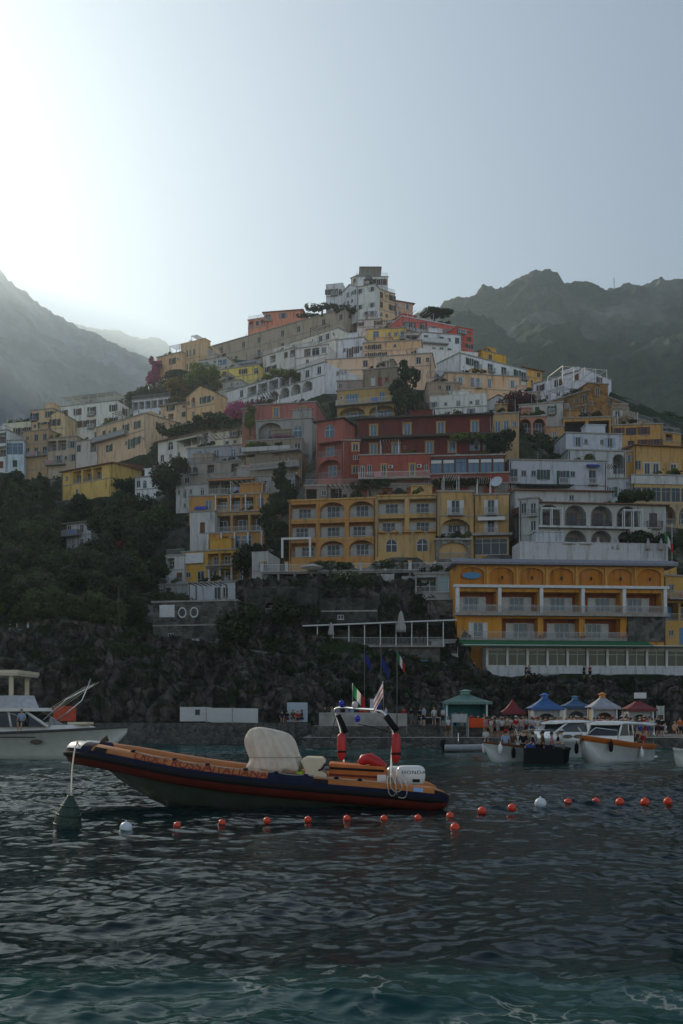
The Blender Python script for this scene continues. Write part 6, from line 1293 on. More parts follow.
def ribp(u, v, D): return P(u, v, D)
near = [(447, 801, 25.2), (438, 799.5, 25.15), (425, 798.5, 25.15), (380, 794, 25.1), (320, 789, 25.1), (260, 783.5, 25.1), (200, 776, 25.15), (160, 769, 25.3), (125, 761.5, 25.55), (100, 756.5, 25.85), (84, 753.5, 26.2), (78, 753, 26.6)]
npts = [ribp(*q) for q in near]; fpts = [Vector((p.x, 2*BY-p.y, p.z)) for p in npts[:-1]][::-1]
ctl = npts+fpts
def catmull(c, n):
    c = [Vector(q) for q in c]; out = []
    for i in range(len(c)-1):
        p0, p1, p2, p3 = c[max(i-1, 0)], c[i], c[i+1], c[min(i+2, len(c)-1)]
        for k in range(n):
            t = k/n; out.append(.5*((2*p1)+(p2-p0)*t+(2*p0-5*p1+4*p2-p3)*t*t+(3*p1-p0-3*p2+p3)*t**3))
    return out+[c[-1]]
PATH = [loc(p) for p in catmull(ctl, 8)]; NP = len(PATH); MID = (len(npts)-1)*8
TR = .315
def rad(i):
    j = min(i, NP-1-i); return TR*min(1, .28+.72*math.sqrt(min(1, j/14)))
def frame(i):
    d = (PATH[min(i+1, NP-1)]-PATH[max(i-1, 0)]).normalized(); sx = d.cross(Vector((0, 0, 1))).normalized(); return sx, sx.cross(d).normalized()
def tp(i, ang, dr=0):
    """point on the tube; ang 0 inboard, 90 top, 180 outboard"""
    i = max(0, min(NP-1.001, i)); a = int(i); f = i-a; out = None
    for k, w_ in ((a, 1-f), (a+1, f)):
        sx, sz = frame(k); an = math.radians(ang); q = PATH[k]+(sx*math.cos(an)+sz*math.sin(an))*(rad(k)+dr); out = q*w_ if out is None else out+q*w_
    return out
m = MB(); n = 24; mats = [0]*10+[1]*3+[2]*5+[3]*6  # orange band cut narrow, putting the shade of the lower side into the colour
m.loft([[tp(i, 360*k/n) for k in range(n)] for i in range(NP)], 0, True, True, True, mats)
tube = m.build('tube', [TORG, TNAVY, TRED, RUB], rib)
def patch(name, i0, i1, a0, a1, dr, mat, parent=None, step=.5):
    m = MB(); na = max(2, int(abs(a1-a0)/12)); ni = max(2, int((i1-i0)/step))
    m.loft([[tp(i0+(i1-i0)*r/ni, a0+(a1-a0)*k/na, dr) for k in range(na+1)] for r in range(ni+1)], 0, False, False, True)
    return m.build(name, mat, parent or tube)
m = MB(); m.loft([[tp(i, a, d) for a, d in ((168, .0), (170, .05), (180, .065), (190, .05), (192, 0))] for i in range(6, NP-6)], 0, False, False, True); m.build('rubbing_strake', RUB, tube)
patch('bow_cap', MID-11, MID+11, 35, 152, .012, TWHITE); patch('bow_cap', MID-24, MID-17, 62, 150, .012, TWHITE) if False else None
patch('bow_band', MID-15, MID-11, 40, 168, .014, TNAVY); patch('bow_band', MID+11, MID+15, 40, 168, .014, TNAVY)
# index along the near tube for a picture column
def idx(u):
    X = PX(u, 25.15)-RO.x; return min(range(MID), key=lambda i: abs(PATH[i].x-X))
patch('chafe_patch', idx(309), idx(269), 60, 165, .014, TNAVY)
for u in (441, 100, 318): patch('handle_patch', idx(u+7), idx(u-7), 128, 152, .016, RUB)
patch('registration_sticker', idx(423), idx(412), 128, 150, .016, pmat('sticker_blue', (.25, .4, .6), .4))
for u in (128, 171, 209, 243, 276, 306, 336, 362):
    m = MB(); c = tp(idx(u), 104, .01); m.ball(c, .06, 10, 6, 0, (1.2, 1, .7)); m.build('rope_cleat', TNAVY, tube)
def wrap_text(txt, u_start, u_end, a_mid, h, name):
    cu = bpy.data.curves.new('t', 'FONT'); cu.body = txt; o = link('t', cu); bpy.context.view_layer.update()
    me = bpy.data.meshes.new_from_object(o.evaluated_get(bpy.context.evaluated_depsgraph_get())); bpy.data.objects.remove(o)
    bm = bmesh.new(); bm.from_mesh(me); bmesh.ops.triangulate(bm, faces=bm.faces); bmesh.ops.subdivide_edges(bm, edges=bm.edges, cuts=1)
    xs = [v.co.x for v in bm.verts]; x0, x1 = min(xs), max(xs); ys_ = [v.co.y for v in bm.verts]; y0, y1 = min(ys_), max(ys_)
    i0, i1 = idx(u_start), idx(u_end)
    for v in bm.verts:
        s = (v.co.x-x0)/(x1-x0); t = (v.co.y-y0)/(y1-y0)-.5
        v.co = tp(i0+(i1-i0)*s, a_mid-math.degrees(t*h/TR), .02)
    bm.to_mesh(me); bm.free(); me.materials.clear(); me.materials.append(LETT); return link(name, me, tube)
for w_, a, c in (('CROCE', 133, 168), ('ROSSA', 175, 211), ('ITALIANA', 217, 264)): wrap_text(w_, a, c, 131, .235, 'lettering')
wrap_text('SALVATAGGIO', 326, 354, 143, .15, 'lettering') if False else None
m = MB()                                                    # grab line along the side
cl = [306, 336, 362, 386]
for side in (0,):
    for a, c in zip((128, 171, 209, 243, 276, 306, 336, 362), (171, 209, 243, 276, 306, 336, 362, 392)):
        ia, ic = idx(a), idx(c); m.tube([tp(ia+(ic-ia)*k/8, 104+14*math.sin(PI*k/8), .025) for k in range(9)], .012, 5)
m.build('grab_line', ROPE, tube)
# hull below the tubes
m = MB(); rings = []
for u in list(range(445, 120, -18))+[118, 108, 100, 93]:
    i = idx(u); c = PATH[i]; hb = max(.05, abs(c.y)-.05); t = (445-u)/(445-93); kz = -.45+(max(0, t-.62)/.38)**2.0*1.42; cz = c.z-.22
    kz = min(kz, cz-.05); rings.append([(c.x, -hb, cz+.1), (c.x, -hb*.92, cz-.06), (c.x, -hb*.55, kz+(cz-kz)*.45), (c.x, 0, kz), (c.x, hb*.55, kz+(cz-kz)*.45), (c.x, hb*.92, cz-.06), (c.x, hb, cz+.1)])
m.loft(rings, 0, False, False, True); m.face([rings[0][k] for k in range(7)]); hull = m.build('hull', HULLG, rib)
m = MB(); m.loft([[(r[0][0], r[0][1], r[0][2]+.02), (r[-1][0], r[-1][1], r[-1][2]+.02)] for r in rings], 0, False, False, False); m.build('deck', pmat('deck_grey', (.22, .22, .21), .8, var=.2), rib)
def L3(u, v, D): return loc(P(u, v, D))
# seat
def extrude_px(prof, D0, D1, mat, name, parent, bev=.04):
    Dm = (D0+D1)/2; a = [loc(P(u, v, Dm)) for u, v in prof]; m = MB(); m.loft([[(p.x, d-RO.y, p.z) for p in a] for d in (D0, D0+.06, D1-.06, D1)], 0, True, True, False)
    o = m.build(name, mat, parent); b = o.modifiers.new('Bevel', 'BEVEL'); b.width = bev; b.segments = 3; return o
seat = extrude_px([(301, 760), (307, 756.5), (323, 757), (326.5, 760.5), (324, 765), (321, 769), (327.5, 773), (328, 779), (304, 779), (306, 770)], 25.95, 27.2, CREAM, 'seat', rib)
m = MB(); m.tube([L3(325, 764, 25.93), L3(322.5, 769, 25.93), L3(318.5, 770.5, 25.93)], .025, 6); m.build('seam', RUB, seat)
# stretcher locker with straps
lk = extrude_px([(329, 762), (385, 766), (386, 783), (329, 782)], 25.9, 27.3, ORGF, 'locker', rib, .06)
for v0, dv in ((768, 2.2), (774.5, 2.0)):
    m = MB(); a, c = L3(329.5, v0, 25.87), L3(384, v0+3, 25.87); h_ = dv*.026/2; m.face([(a.x, a.y, a.z-h_), (c.x, c.y, c.z-h_), (c.x, c.y, c.z+h_), (a.x, a.y, a.z+h_)]); m.build('strap', RUB if v0 < 770 else TRED, lk)
m = MB(); m.tube([L3(360, 764, 26.4), L3(364, 759.5, 26.4), L3(370, 758.5, 26.35), L3(376, 762, 26.3), L3(385, 767, 26.2)], [.1, .15, .16, .15, .1], 10); jk = m.build('life_jacket', REDV); jk.location = RO; tag(jk, 'rolled red life jacket lying on the orange locker of the rescue boat', 'life jacket')
# roll bar
m = MB(); arch = [L3(345, 781, 27.5), L3(343, 757, 27.5), L3(340.5, 732, 27.5), L3(335.5, 715, 27.5), L3(334.5, 710.5, 27.45), L3(337, 708.3, 27.4), L3(343, 707.8, 27.2), L3(360, 709, 26.5), L3(375, 710, 25.95), L3(381, 711.2, 25.75), L3(385.5, 714.5, 25.65), L3(390, 724, 25.6), L3(393, 733.5, 25.6), L3(392, 750, 25.6), L3(390.5, 781, 25.6)]
m.tube(catmull(arch, 5), .035, 10); bar = m.build('roll_bar', STEEL, rib)
m = MB(); m.tube([L3(338, 715, 27.45), L3(343, 725, 27.45), L3(346, 733, 27.45)], .07, 8); m.tube([L3(386, 716, 25.65), L3(391, 723, 25.6), L3(397, 731, 25.55)], .085, 8); m.build('mesh_bag', RUB, bar)
def rescue_can(u, v0, v1, D, lb):
    e = MB(); a, c = P(u, v0, D), P(u-.5, v1, D); h_ = a.z-c.z
    e.lathe([(.02, 0), (.07, .05), (.115, .16), (.12, h_*.5), (.118, h_*.85), (.1, h_-.05), (.04, h_)], c, 14); o = e.build('rescue_can', REDV)
    e = MB(); e.lathe([(.124, h_*.30), (.124, h_*.37)], c, 14); e.lathe([(.122, h_*.31), (.126, h_*.335), (.122, h_*.36)], c, 14); e.build('strap', RUB, o); tag(o, lb, 'rescue buoy')
rescue_can(342, 733, 761, 27.35, 'red rescue buoy strapped to the far leg of the steel roll bar')
rescue_can(396.5, 733, 764, 25.5, 'red rescue buoy strapped to the near leg of the steel roll bar')
BLUEL = pmat('blue_lamp', (.02, .03, .5), .2)
for u, v, D in ((341.5, 707, 27.2), (377.5, 709, 25.85), (357.5, 722, 26.5)):
    m = MB(); c = L3(u, v, D); m.lathe([(.05, 0), (.055, .04), (.075, .05), (.07, .14), (.03, .18)], c, 12); m.build('blue_lamp', BLUEL, bar)
m = MB(); m.ball(L3(355, 705, 26.7), .085, 12, 8, 0, (1, 1, 1.2)); m.tube([L3(355, 709, 26.7), L3(355, 706, 26.7)], .02, 6); m.build('white_lamp', TWHITE, bar)
m = MB(); m.tube([L3(352.6, 709, 26.8), L3(352.8, 683, 26.8)], .012, 5); m.tube([L3(383.5, 712, 25.7), L3(383, 681, 25.7)], .012, 5); m.build('aerial', GREYP, bar)
f = flag_mesh([FG, FW, FR], .62, .36, .66, seed=3).build('flag', [FG, FW, FR], rib); f.location = L3(353, 684, 26.8)
f = flag_mesh([FW, FR, FW, FR, FW], .6, .4, .8, horizontal=True, seed=6).build('flag', [FW, FR, FW, FR, FW], rib); f.location = L3(382.8, 682.5, 25.7); f.rotation_euler = (0, 0, PI)
m = MB(); m.tube([L3(358, 724, 26.5), L3(372, 727, 26), L3(392, 733, 25.6)], .012, 5); m.tube([L3(336, 716, 27.5), L3(330, 740, 27.5), L3(325, 757, 27.4)], .012, 5); m.build('stay_line', RUB, bar)
# outboards
for D, du, mt in ((26.2, 0, 'p'), (27.1, -10, 'q')):
    cw = PX(425+du, D)-PX(396+du, D); base = P(396+du, 784, D); m = MB(); rings = []
    for z, f0, f1, wy in ((0, .06, .9, .19), (.05, .02, .96, .22), (.22, 0, 1, .24), (.38, .02, .98, .23), (.45, .07, .93, .2), (.485, .16, .82, .13)):
        x0, x1 = cw*f0, cw*f1; r = [(x0, -wy*.6), (x0+.05, -wy), (x1-.1, -wy), (x1, -wy*.6), (x1, wy*.6), (x1-.1, wy), (x0+.05, wy), (x0, wy*.6)]
        rings.append([(base.x-RO.x+a, base.y-RO.y+b, base.z+z) for a, b in r])
    m.loft(rings, 0, True, True, True); ob = m.build('outboard_motor', GEL, rib)
    m = MB(); m.box(base.x-RO.x+.2, base.x-RO.x+.5, base.y-RO.y-.1, base.y-RO.y+.1, -.6, base.z-.003); m.box(base.x-RO.x-.1, base.x-RO.x+.2, base.y-RO.y-.15, base.y-RO.y+.15, base.z-.35, base.z-.005); m.build('motor_leg', GREYP, ob)
    if du == 0:
        cu = bpy.data.curves.new('t', 'FONT'); cu.body = 'HONDA'; cu.size = .17; cu.space_character = 1.15; cu.extrude = .002; o = link('t', cu); bpy.context.view_layer.update()
        me = bpy.data.meshes.new_from_object(o.evaluated_get(bpy.context.evaluated_depsgraph_get())); bpy.data.objects.remove(o); me.materials.clear(); me.materials.append(pmat('badge_black', (.01, .01, .012), .4))
        o = link('badge', me, ob); o.location = (base.x-RO.x+.13, base.y-RO.y-.246, base.z+.27); o.rotation_euler = (PI/2-.05, 0, 0); o.scale = (.92, .8, 1)
        m = MB(); m.box(base.x-RO.x+cw*.55, base.x-RO.x+cw*.8, base.y-RO.y-.245, base.y-RO.y-.23, base.z+.06, base.z+.14); m.build('grille', RUB, ob)
m = MB()
for a, c, dv in ((388, 396, 20), (396, 407, 22), (391, 402, 16)):
    m.tube(catmull([L3(a, 776, 25.4), L3(a-.5, 784, 24.85), L3(a+1, 776+dv-3, 24.76), L3((a+c)/2, 776+dv, 24.74), L3(c-1, 776+dv-2, 24.76), L3(c, 786, 24.8), L3(c-4, 774, 25.3)], 5), .014, 6)
m.build('rope_coil', ROPE, rib)
m = MB(); m.box(L3(377, 775, 26).x, L3(386, 775, 26).x, 25.8-RO.y, 26.1-RO.y, L3(0, 781, 26).z, L3(0, 774.5, 26).z); m.build('white_canister', GEL, rib)
m = MB(); c = L3(104, 742, 26.5); m.tube([c+Vector((-.12, 0, -.1)), c+Vector((0, 0, .06)), c+Vector((.06, 0, .12)), c+Vector((.1, 0, .02))], [.05, .06, .07, .04], 8); m.build('bow_fairlead', BARK, rib)
# cream cover over the console
m = MB(); rings = []; K = 96
sil = [(772, 249.5, 301), (766, 251, 301.5), (760, 252.3, 300), (757, 252, 299), (752, 250.5, 296), (746, 249, 293.5), (740, 247.7, 291.5), (735.5, 247.6, 289), (732.5, 248.8, 286.5), (730, 250.5, 278), (728.3, 253.5, 268), (727.2, 257, 262)]
for j, (v, u0, u1) in enumerate(sil):
    a, c = P(u0, v, 26.5), P(u1, v, 26.5); cx, hw_ = (a.x+c.x)/2, (c.x-a.x)/2; t = j/(len(sil)-1); hy = .56*(1-.35*t) if j < 10 else .3*(12-j)/2+.05; r = []
    for k in range(K):
        an = 2*PI*k/K; cs, sn = math.cos(an), math.sin(an); p_ = 2.6; q = (abs(cs)**p_+abs(sn)**p_)**(-1/p_)
        fo = 1+(.07*math.sin(6*an+1.2*math.sin(t*5))+.06*abs(math.sin(5.5*an+2+t*2))+.05*math.sin(13*an-t*4)+.035*math.sin(21*an+t*7))*(1.5-1.2*t)
        pinch = 1-.06*math.exp(-((v-758.5)/2.2)**2)
        r.append((cx+hw_*cs*q*fo*pinch-RO.x, 26.5+hy*sn*q*fo*pinch-RO.y, a.z+.05*(1-t)*math.sin(k*.5)*(j == 0)-0.02*math.sin(an)*t))
    rings.append(r)
_q = np.array(rings); _n = fbm(_q[..., 0]*5, _q[..., 1]*5, _q[..., 2]*3, 3); _c = _q.mean(1, keepdims=True); _dv = _q-_c; _dv[..., 2] = 0; _q = _q+_dv/np.maximum(.1, np.linalg.norm(_dv, axis=2, keepdims=True))*_n[..., None]*.03; rings = [[tuple(p) for p in r] for r in _q]
m.loft(rings, 0, True, True, True); cov = m.build('boat_cover', pmat('cover_canvas', (.76, .69, .58), .85, spec=.2, tr=.22, var=.14, scale=3, bump=.35, bscale=7)); cov.location = RO; subsurf(cov); tag(cov, 'cream cloth cover tied over the steering console of the rescue boat', 'boat cover')
m = MB(); rr = rings[3]; m.tube([Vector(p)*1.0+Vector((0, -.01 if p[1] < -.1 else 0, 0)) for p in rr]+[rr[0]], .014, 6); m.build('tie_rope', ROPE, cov)
m = MB(); m.tube(catmull([L3(250, 770, 25.8), L3(258, 774.5, 25.3), L3(268, 776.5, 25.15), L3(276, 774.5, 25.2), L3(283, 769, 25.6)], 5), .018, 6); m.build('tie_rope', ROPE, cov)
m = MB(); m.box(L3(297, 774, 26.3).x, L3(303, 774, 26.3).x, -.6, .2, L3(0, 779, 26.3).z, L3(0, 771, 26.3).z); m.build('green_bag', pmat('lime_fabric', (.35, .55, .02), .7), rib)
# mooring buoy and its rope
p = P(67, 830, 20.6); m = MB(); m.lathe([(.04, -.5), (.2, -.32), (.27, -.14), (.285, .02), (.27, .18), (.225, .36), (.15, .52), (.09, .62), (.06, .7)], (0, 0, 0), 24); bu = m.build('mooring_buoy', pmat('buoy_green', (.012, .04, .025), .5, var=.35, scale=6, bump=.4, bscale=14)); bu.location = (p.x, p.y, .0); bu.rotation_euler = (.05, .12, 0); tag(bu, 'large dark green pear shaped mooring buoy hanging off the bow of the rescue boat', 'buoy')
for z, r in ((.1, .283), (.3, .25), (.48, .175)):
    m = MB(); m.lathe([(r, z-.02), (r+.014, z), (r, z+.02)], (0, 0, 0), 24); m.build('rib_band', _mats['buoy_green'], bu)
m = MB(); m.tube(catmull([(p.x+.09, p.y, .68), tuple(P(72.5, 766, 23.2)), tuple(P(77, 742.5, 26.1)), tuple(P(86, 741, 26.6))], 6), .02, 6); r_ = m.build('mooring_rope', ROPE); tag(r_, 'taut pale rope from the green buoy up to the bow of the rescue boat', 'rope')
BRED, BWHT = pmat('float_red', (.7, .06, .02), .4, var=.12), pmat('float_white', (.62, .66, .68), .4, var=.1)
def floaty(label, u, v, dpx, mat, grp='red floats of the swimming line'):
    D = min(33, 2.12*F/(v+dpx*.25-V0)); r = dpx/F*D/2; m = MB(); m.ball((0, 0, r*.35), r, 16, 10, 0, (1, 1, .95)); m.tube([(0, 0, r*1.1), (0, 0, r*1.5)], r*.14, 6, 0)
    o = m.build('float', mat); o.location = (PX(u, D), D, 0); tag(o, label, 'float', grp)
floaty('big white float in the shade of the rescue boat bow', 126, 823, 13, BWHT, None)
for i, (u, v) in enumerate([(177, 818), (222, 815.5), (267, 813.5), (308, 812.5), (347, 811.5), (384, 811.5), (418, 811)]):
    floaty('small red float in the dark strip of shade along the rescue boat side', u, v+3, 7.5, BRED)
floaty('small red float just off the stern of the rescue boat', 450, 812, 8, BRED); floaty('bright red float lying alone nearest the camera behind the stern', 455, 823, 10, BRED)
floaty('big white float in the line right of the rescue boat', 540.5, 799.5, 12, BWHT, None)
for i, (u, v) in enumerate([(482, 807), (512, 804), (568, 799), (596, 798.5), (620, 798.5), (645, 798.5), (668, 798)]):
    floaty('red float on the line left of the big white float' if u < 540 else 'red float on the line right of the big white float', u, v, 9, BRED)
# ------------------------------------------------------------------ other boats
def hull_part(par, L_, B_, zb, zs, mats, stripe=.2, name='hull', flare=.85, bowp=.55, xs=None):
    """x forward, origin at mid waterline; zb bow height, zs stern height"""
    m = MB(); rings = []; N = 16
    for i in range(N+1):
        t = i/N; x = -L_/2+L_*t; hb = B_/2*(.88+.12*min(1, t*3)) if t < bowp else B_/2*(1-((t-bowp)/(1-bowp))**2.2); hb = max(.02, hb)
        zg = zs+(zb-zs)*t**2; zk = -.35 if t < .8 else -.35+((t-.8)/.2)**1.6*(zb+.3)*.8; rk = .0 if t < .7 else (t-.7)*.6
        ring = []
        for f, z in ((1, zg), (1-.02, zg-stripe), (1-.06, zg-stripe-.001), (flare, zk+(zg-zk)*.32), (.4, zk+.08), (0, zk)):
            ring.append((x-rk*(1-(z-zk)/(zg-zk+1e-6))*.9, -hb*f, max(z, zk)))
        rings.append(ring+[(a, -b, c) for a, b, c in ring[-2::-1]])
    n = len(rings[0]); ms = [1 if k in (0, n-2) else 0 for k in range(n-1)]
    b = len(m.v)
    for r in rings: m.v.extend(r)
    for i in range(N):
        for j in range(n-1): m.f.append((b+i*n+j, b+i*n+j+1, b+(i+1)*n+j+1, b+(i+1)*n+j)); m.m.append(ms[j]); m.s.append(True)
    m.face(rings[0]); o = m.build(name, mats, par)
    d = MB(); d.loft([[(r[0][0], r[0][1]*.97, r[0][2]-.12), (r[-1][0], r[-1][1]*.97, r[-1][2]-.12)] for r in rings], 0, False, False, False); d.build('deck', mats[0], par)
    return o
def fenders(par, pts):
    for x, y, z, c in pts:
        m = MB(); m.lathe([(.03, -.3), (.1, -.22), (.12, 0), (.1, .22), (.03, .3), (.02, .42)], (x, y, z), 10); m.build('fender', c, par)
STR = pmat('stripe_orange', (.5, .13, .02), .4, var=.15); DKG = pmat('dark_tint', (.01, .012, .014), .12); MAHO = pmat('varnished_wood', (.22, .08, .025), .3, var=.3)
# cabin launch with orange band
e = empty('passenger_launch', (PX(612, 55.5), 55.5, 0), math.atan2(-.72, -.62)); tag(e, 'white passenger launch with orange gunwale band and canopy at the right', 'boat')
hull_part(e, 6.9, 2.5, 1.5, .95, [GEL, STR], .3)
m = MB(); m.loft([[(x, -y, z), (x, y, z)] for x, y, z in ((-3.4, 1.2, .5), (3.0, .2, .5))], 0, False, False); 
m = MB(); m.loft([[(1.3, -.95, .95), (2.25, -.6, 1.15), (2.25, .6, 1.15), (1.3, .95, .95)], [(1.3, -.9, 1.45), (2.0, -.55, 1.42), (2.0, .55, 1.42), (1.3, .9, 1.45)]], 0, True, True, False); m.build('foredeck_hatch', GEL, e)
c = MB(); c.loft([[(-.6, -1.0, .9), (1.3, -1.0, .9), (1.3, 1.0, .9), (-.6, 1.0, .9)], [(-.6, -1.0, 1.45), (1.15, -.98, 1.45), (1.15, .98, 1.45), (-.6, 1.0, 1.45)]], 0, True, False, False); c.build('cabin', GEL, e)
m = MB()
for x0, x1 in ((1.15, .7), (-.05, -.05), (-.6, -.6)):
    for sy in (-1, 1): m.tube([(x0, sy*.96, 1.44), (x1, sy*.9, 2.12)], .05, 6)
m.build('pillar', GEL, e)
m = MB(); m.face([(1.12, -.9, 1.47), (1.12, .9, 1.47), (.72, .85, 2.08), (.72, -.85, 2.08)]); 
for sy in (-1, 1): m.face([(1.08, sy*.95, 1.47), (0, sy*.95, 1.47), (0, sy*.9, 2.08), (.7, sy*.9, 2.08)])
m.build('windscreen', DKG, e)
m = MB(); m.loft([[(x, -w_, z), (x, -w_*.5, z+.09), (x, w_*.5, z+.09), (x, w_, z), (x, w_, z-.07), (x, -w_, z-.07)] for x, w_, z in ((.95, .85, 2.1), (.6, 1.0, 2.17), (-1.2, 1.05, 2.15), (-3.2, 1.0, 2.05), (-3.7, .98, 2.12))], 0, True, True, True); m.build('canopy', GEL, e)
m = MB()
for sy in (-1, 1): m.tube([(-3.4, sy*.95, .9), (-3.4, sy*.95, 2.1)], .03, 6)
m.tube([(3.2, -.1, 1.5), (3.0, -.5, 1.9), (1.6, -1.05, 1.75), (1.5, -1.05, 1.4)], .022, 6); m.tube([(3.2, .1, 1.5), (3.0, .5, 1.9), (1.6, 1.05, 1.75), (1.5, 1.05, 1.4)], .022, 6); m.build('rail', STEEL, e)
m = MB(); m.box(-3.3, -1.2, -1.0, -.7, .8, 1.0); m.box(-3.3, -1.2, .7, 1.0, .8, 1.0); m.build('bench', MAHO, e)
fenders(e, [(2.0, -1.12, .75, RUB), (2.2, 1.0, .9, RUB), (-.9, 1.32, .45, GEL), (-.8, -1.35, .4, GEL)])
m = MB(); m.box(-4.0, -3.46, -.9, .9, .15, .25); m.build('swim_platform', GEL, e)
M_ = e.matrix_basis.copy()
def onboat(e, x, y, z): 
    rz = e.rotation_euler.z; return (e.location.x+x*math.cos(rz)-y*math.sin(rz), e.location.y+x*math.sin(rz)+y*math.cos(rz), z)
person('at the wheel of the orange launch', onboat(e, -.9, .2, .62), 'beige', 'brown', 'phone', None, scale=.93)
person('standing at the stern rail of the orange launch', onboat(e, -2.0, .5, .62), 'black', 'brown', 'stand', None, scale=.9, bare=True)
person('on the bench of the orange launch', onboat(e, -2.8, -.6, .5), 'navy', 'brown', 'sit', 1)
person('on the far bench of the orange launch', onboat(e, -2.4, .75, .5), 'red', 'black', 'sit', 4)
# open white boat
e = empty('open_boat', (PX(521, 56.5), 56.5, 0), math.atan2(-.42, -.9)); tag(e, 'open white boat with varnished gunwale full of passengers', 'boat'); hull_part(e, 5.2, 2.0, 1.15, .75, [GEL, MAHO], .12)
m = MB(); m.box(-1.5, -1.1, -.85, .85, .62, .7); m.box(.3, .7, -.85, .85, .7, .78); m.build('thwart', MAHO, e)
fenders(e, [(1.9, .75, .7, GEL), (1.2, 1.0, .5, RUB), (2.0, -.7, .75, GEL), (.1, 1.1, .45, RUB)])
for x, y, s, p_, h_ in ((1.1, .1, 'pale blue', 'navy', 'red'), (.2, .5, 'black', 'black', None), (.3, -.4, 'brown', 'grey', None), (-.5, .4, 'beige', 'blue', None), (-.7, -.5, 'grey', 'black', None)):
    person('in the open white boat', onboat(e, x, y, .48), s, p_, 'sit', 3, h_)
# black sided boat
e = empty('tender_boat', (PX(550, 54), 54, 0), math.atan2(.93, .36)); tag(e, 'black sided open boat seen from its square stern beside the white boat', 'boat'); hull_part(e, 4.2, 2.15, .85, .78, [RUB, RUB], .1)
m = MB(); m.box(-2.14, -2.02, -1.02, 1.02, -.1, .84); m.build('transom', RUB, e)
for x, y, s, p_, h_ in ((-.9, -.75, 'white', 'grey', 'white'), (-1.0, -.25, 'pink', 'navy', None), (-.8, .25, 'brown', 'black', None), (-1.0, .75, 'navy', 'blue', None), (.2, -.4, 'black', 'navy', None), (.3, .5, 'beige', 'beige', 'white')):
    person('in the black sided boat', onboat(e, x, y, .46), s, p_, 'sit', 4.5, h_)
# white motor cruiser behind
e = empty('motor_cruiser', (PX(556, 63), 63, 0), math.atan2(-.55, -.83)); tag(e, 'white motor cruiser with swept arch and dark side windows behind the open boats', 'boat'); hull_part(e, 7.4, 2.5, 1.35, 1.05, [GEL, GEL], .2)
m = MB(); m.loft([[(-2.6, -1.1, 1.05), (1.9, -.95, 1.1), (1.9, .95, 1.1), (-2.6, 1.1, 1.05)], [(-2.4, -1.05, 1.55), (1.1, -.85, 1.6), (1.1, .85, 1.6), (-2.4, 1.05, 1.55)]], 0, True, True, False); m.build('cabin', GEL, e)
m = MB(); m.loft([[(-1.9, -1.0, 1.56), (1.0, -.85, 1.6), (1.0, .85, 1.6), (-1.9, 1.0, 1.56)], [(-1.5, -.9, 2.15), (-.1, -.8, 2.15), (-.1, .8, 2.15), (-1.5, .9, 2.15)]], 0, True, False, False); m.build('windscreen', DKG, e)
m = MB(); m.loft([[(x, -w_, z), (x, -w_*.5, z+.08), (x, w_*.5, z+.08), (x, w_, z), (x, w_, z-.09), (x, -w_, z-.09)] for x, w_, z in ((.6, .7, 2.16), (0, .95, 2.22), (-1.7, 1.05, 2.25), (-2.5, 1.0, 2.2))], 0, True, True, True); m.build('hard_top', GEL, e)
m = MB()
for sy in (-1, 1): m.loft([[(-2.6+a*.4, sy*1.05, 1.1), (-1.9+a*.4, sy*1.05, 1.1), (-1.9+a*.4, sy*.98, 1.1), (-2.6+a*.4, sy*.98, 1.1)] for a in (0,)]+[[(-2.2, sy*1.02, 2.2), (-1.6, sy*1.02, 2.2), (-1.6, sy*.95, 2.2), (-2.2, sy*.95, 2.2)]], 0, True, True, False); m.tube([(1.0, sy*.88, 1.55), (-.2, sy*.85, 2.2)], .06, 6)
m.build('arch', GEL, e); m = MB(); m.tube([(3.3, 0, 1.4), (2.9, -.6, 1.75), (1.2, -1.0, 1.7)], .02, 6); m.tube([(3.3, 0, 1.4), (2.9, .6, 1.75), (1.2, 1.0, 1.7)], .02, 6); m.build('bow_rail', STEEL, e)
for x in (-.9, .1): 
    m = MB(); m.loft([[(x+.4*math.cos(a)*1.1, 1.09-y-.0*x, 1.3+.12*math.sin(a)) for a in np.linspace(0, 2*PI, 12, endpoint=False)] for y in (-.01, .03)]); m.build('side_window', DKG, e)
person('in the wheelhouse of the white motor cruiser', onboat(e, -1.2, .4, 1.1), 'orange', 'navy', 'stand', 0, scale=.85)
# small grey dinghy
e = empty('dinghy', (PX(472, 73.5), 73.5, 0), math.atan2(-.1, .98)); tag(e, 'small grey inflatable dinghy with outboard by the quay edge', 'boat')
m = MB(); pp = [(-2.0, -.7, .3), (-1, -.75, .3), (.6, -.72, .34), (1.4, -.5, .4), (1.8, 0, .45), (1.4, .5, .4), (.6, .72, .34), (-1, .75, .3), (-2.0, .7, .3)]; m.tube(catmull([Vector(p) for p in pp], 5), .24, 10); m.build('tube', pmat('dinghy_grey', (.3, .3, .3), .5, var=.15), e)
m = MB(); m.box(-1.8, 1.3, -.5, .5, .1, .16); m.build('floor', GREYP, e); m = MB(); m.box(-.2, .2, -.55, .55, .4, .48); m.build('seat', GEL, e)
m = MB(); m.loft([[(-2.3+a, -w_, z), (-1.95, -w_, z), (-1.95, w_, z), (-2.3+a, w_, z)] for a, w_, z in ((.1, .12, .3), (0, .16, .5), (0, .15, .8), (.1, .08, .9))], 0, True, True, True); m.box(-2.2, -2.05, -.06, .06, -.5, .3); m.build('outboard_motor', RUB, e)
m = MB(); m.tube([(-1.0, -.3, .3), (-1.0, -.3, 1.35)], .03, 6); m.tube([(-1.0, .3, .3), (-1.0, .3, 1.35)], .03, 6); m.tube([(-1.0, -.3, 1.35), (-1.0, .3, 1.35)], .03, 6); m.build('frame', STEEL, e)
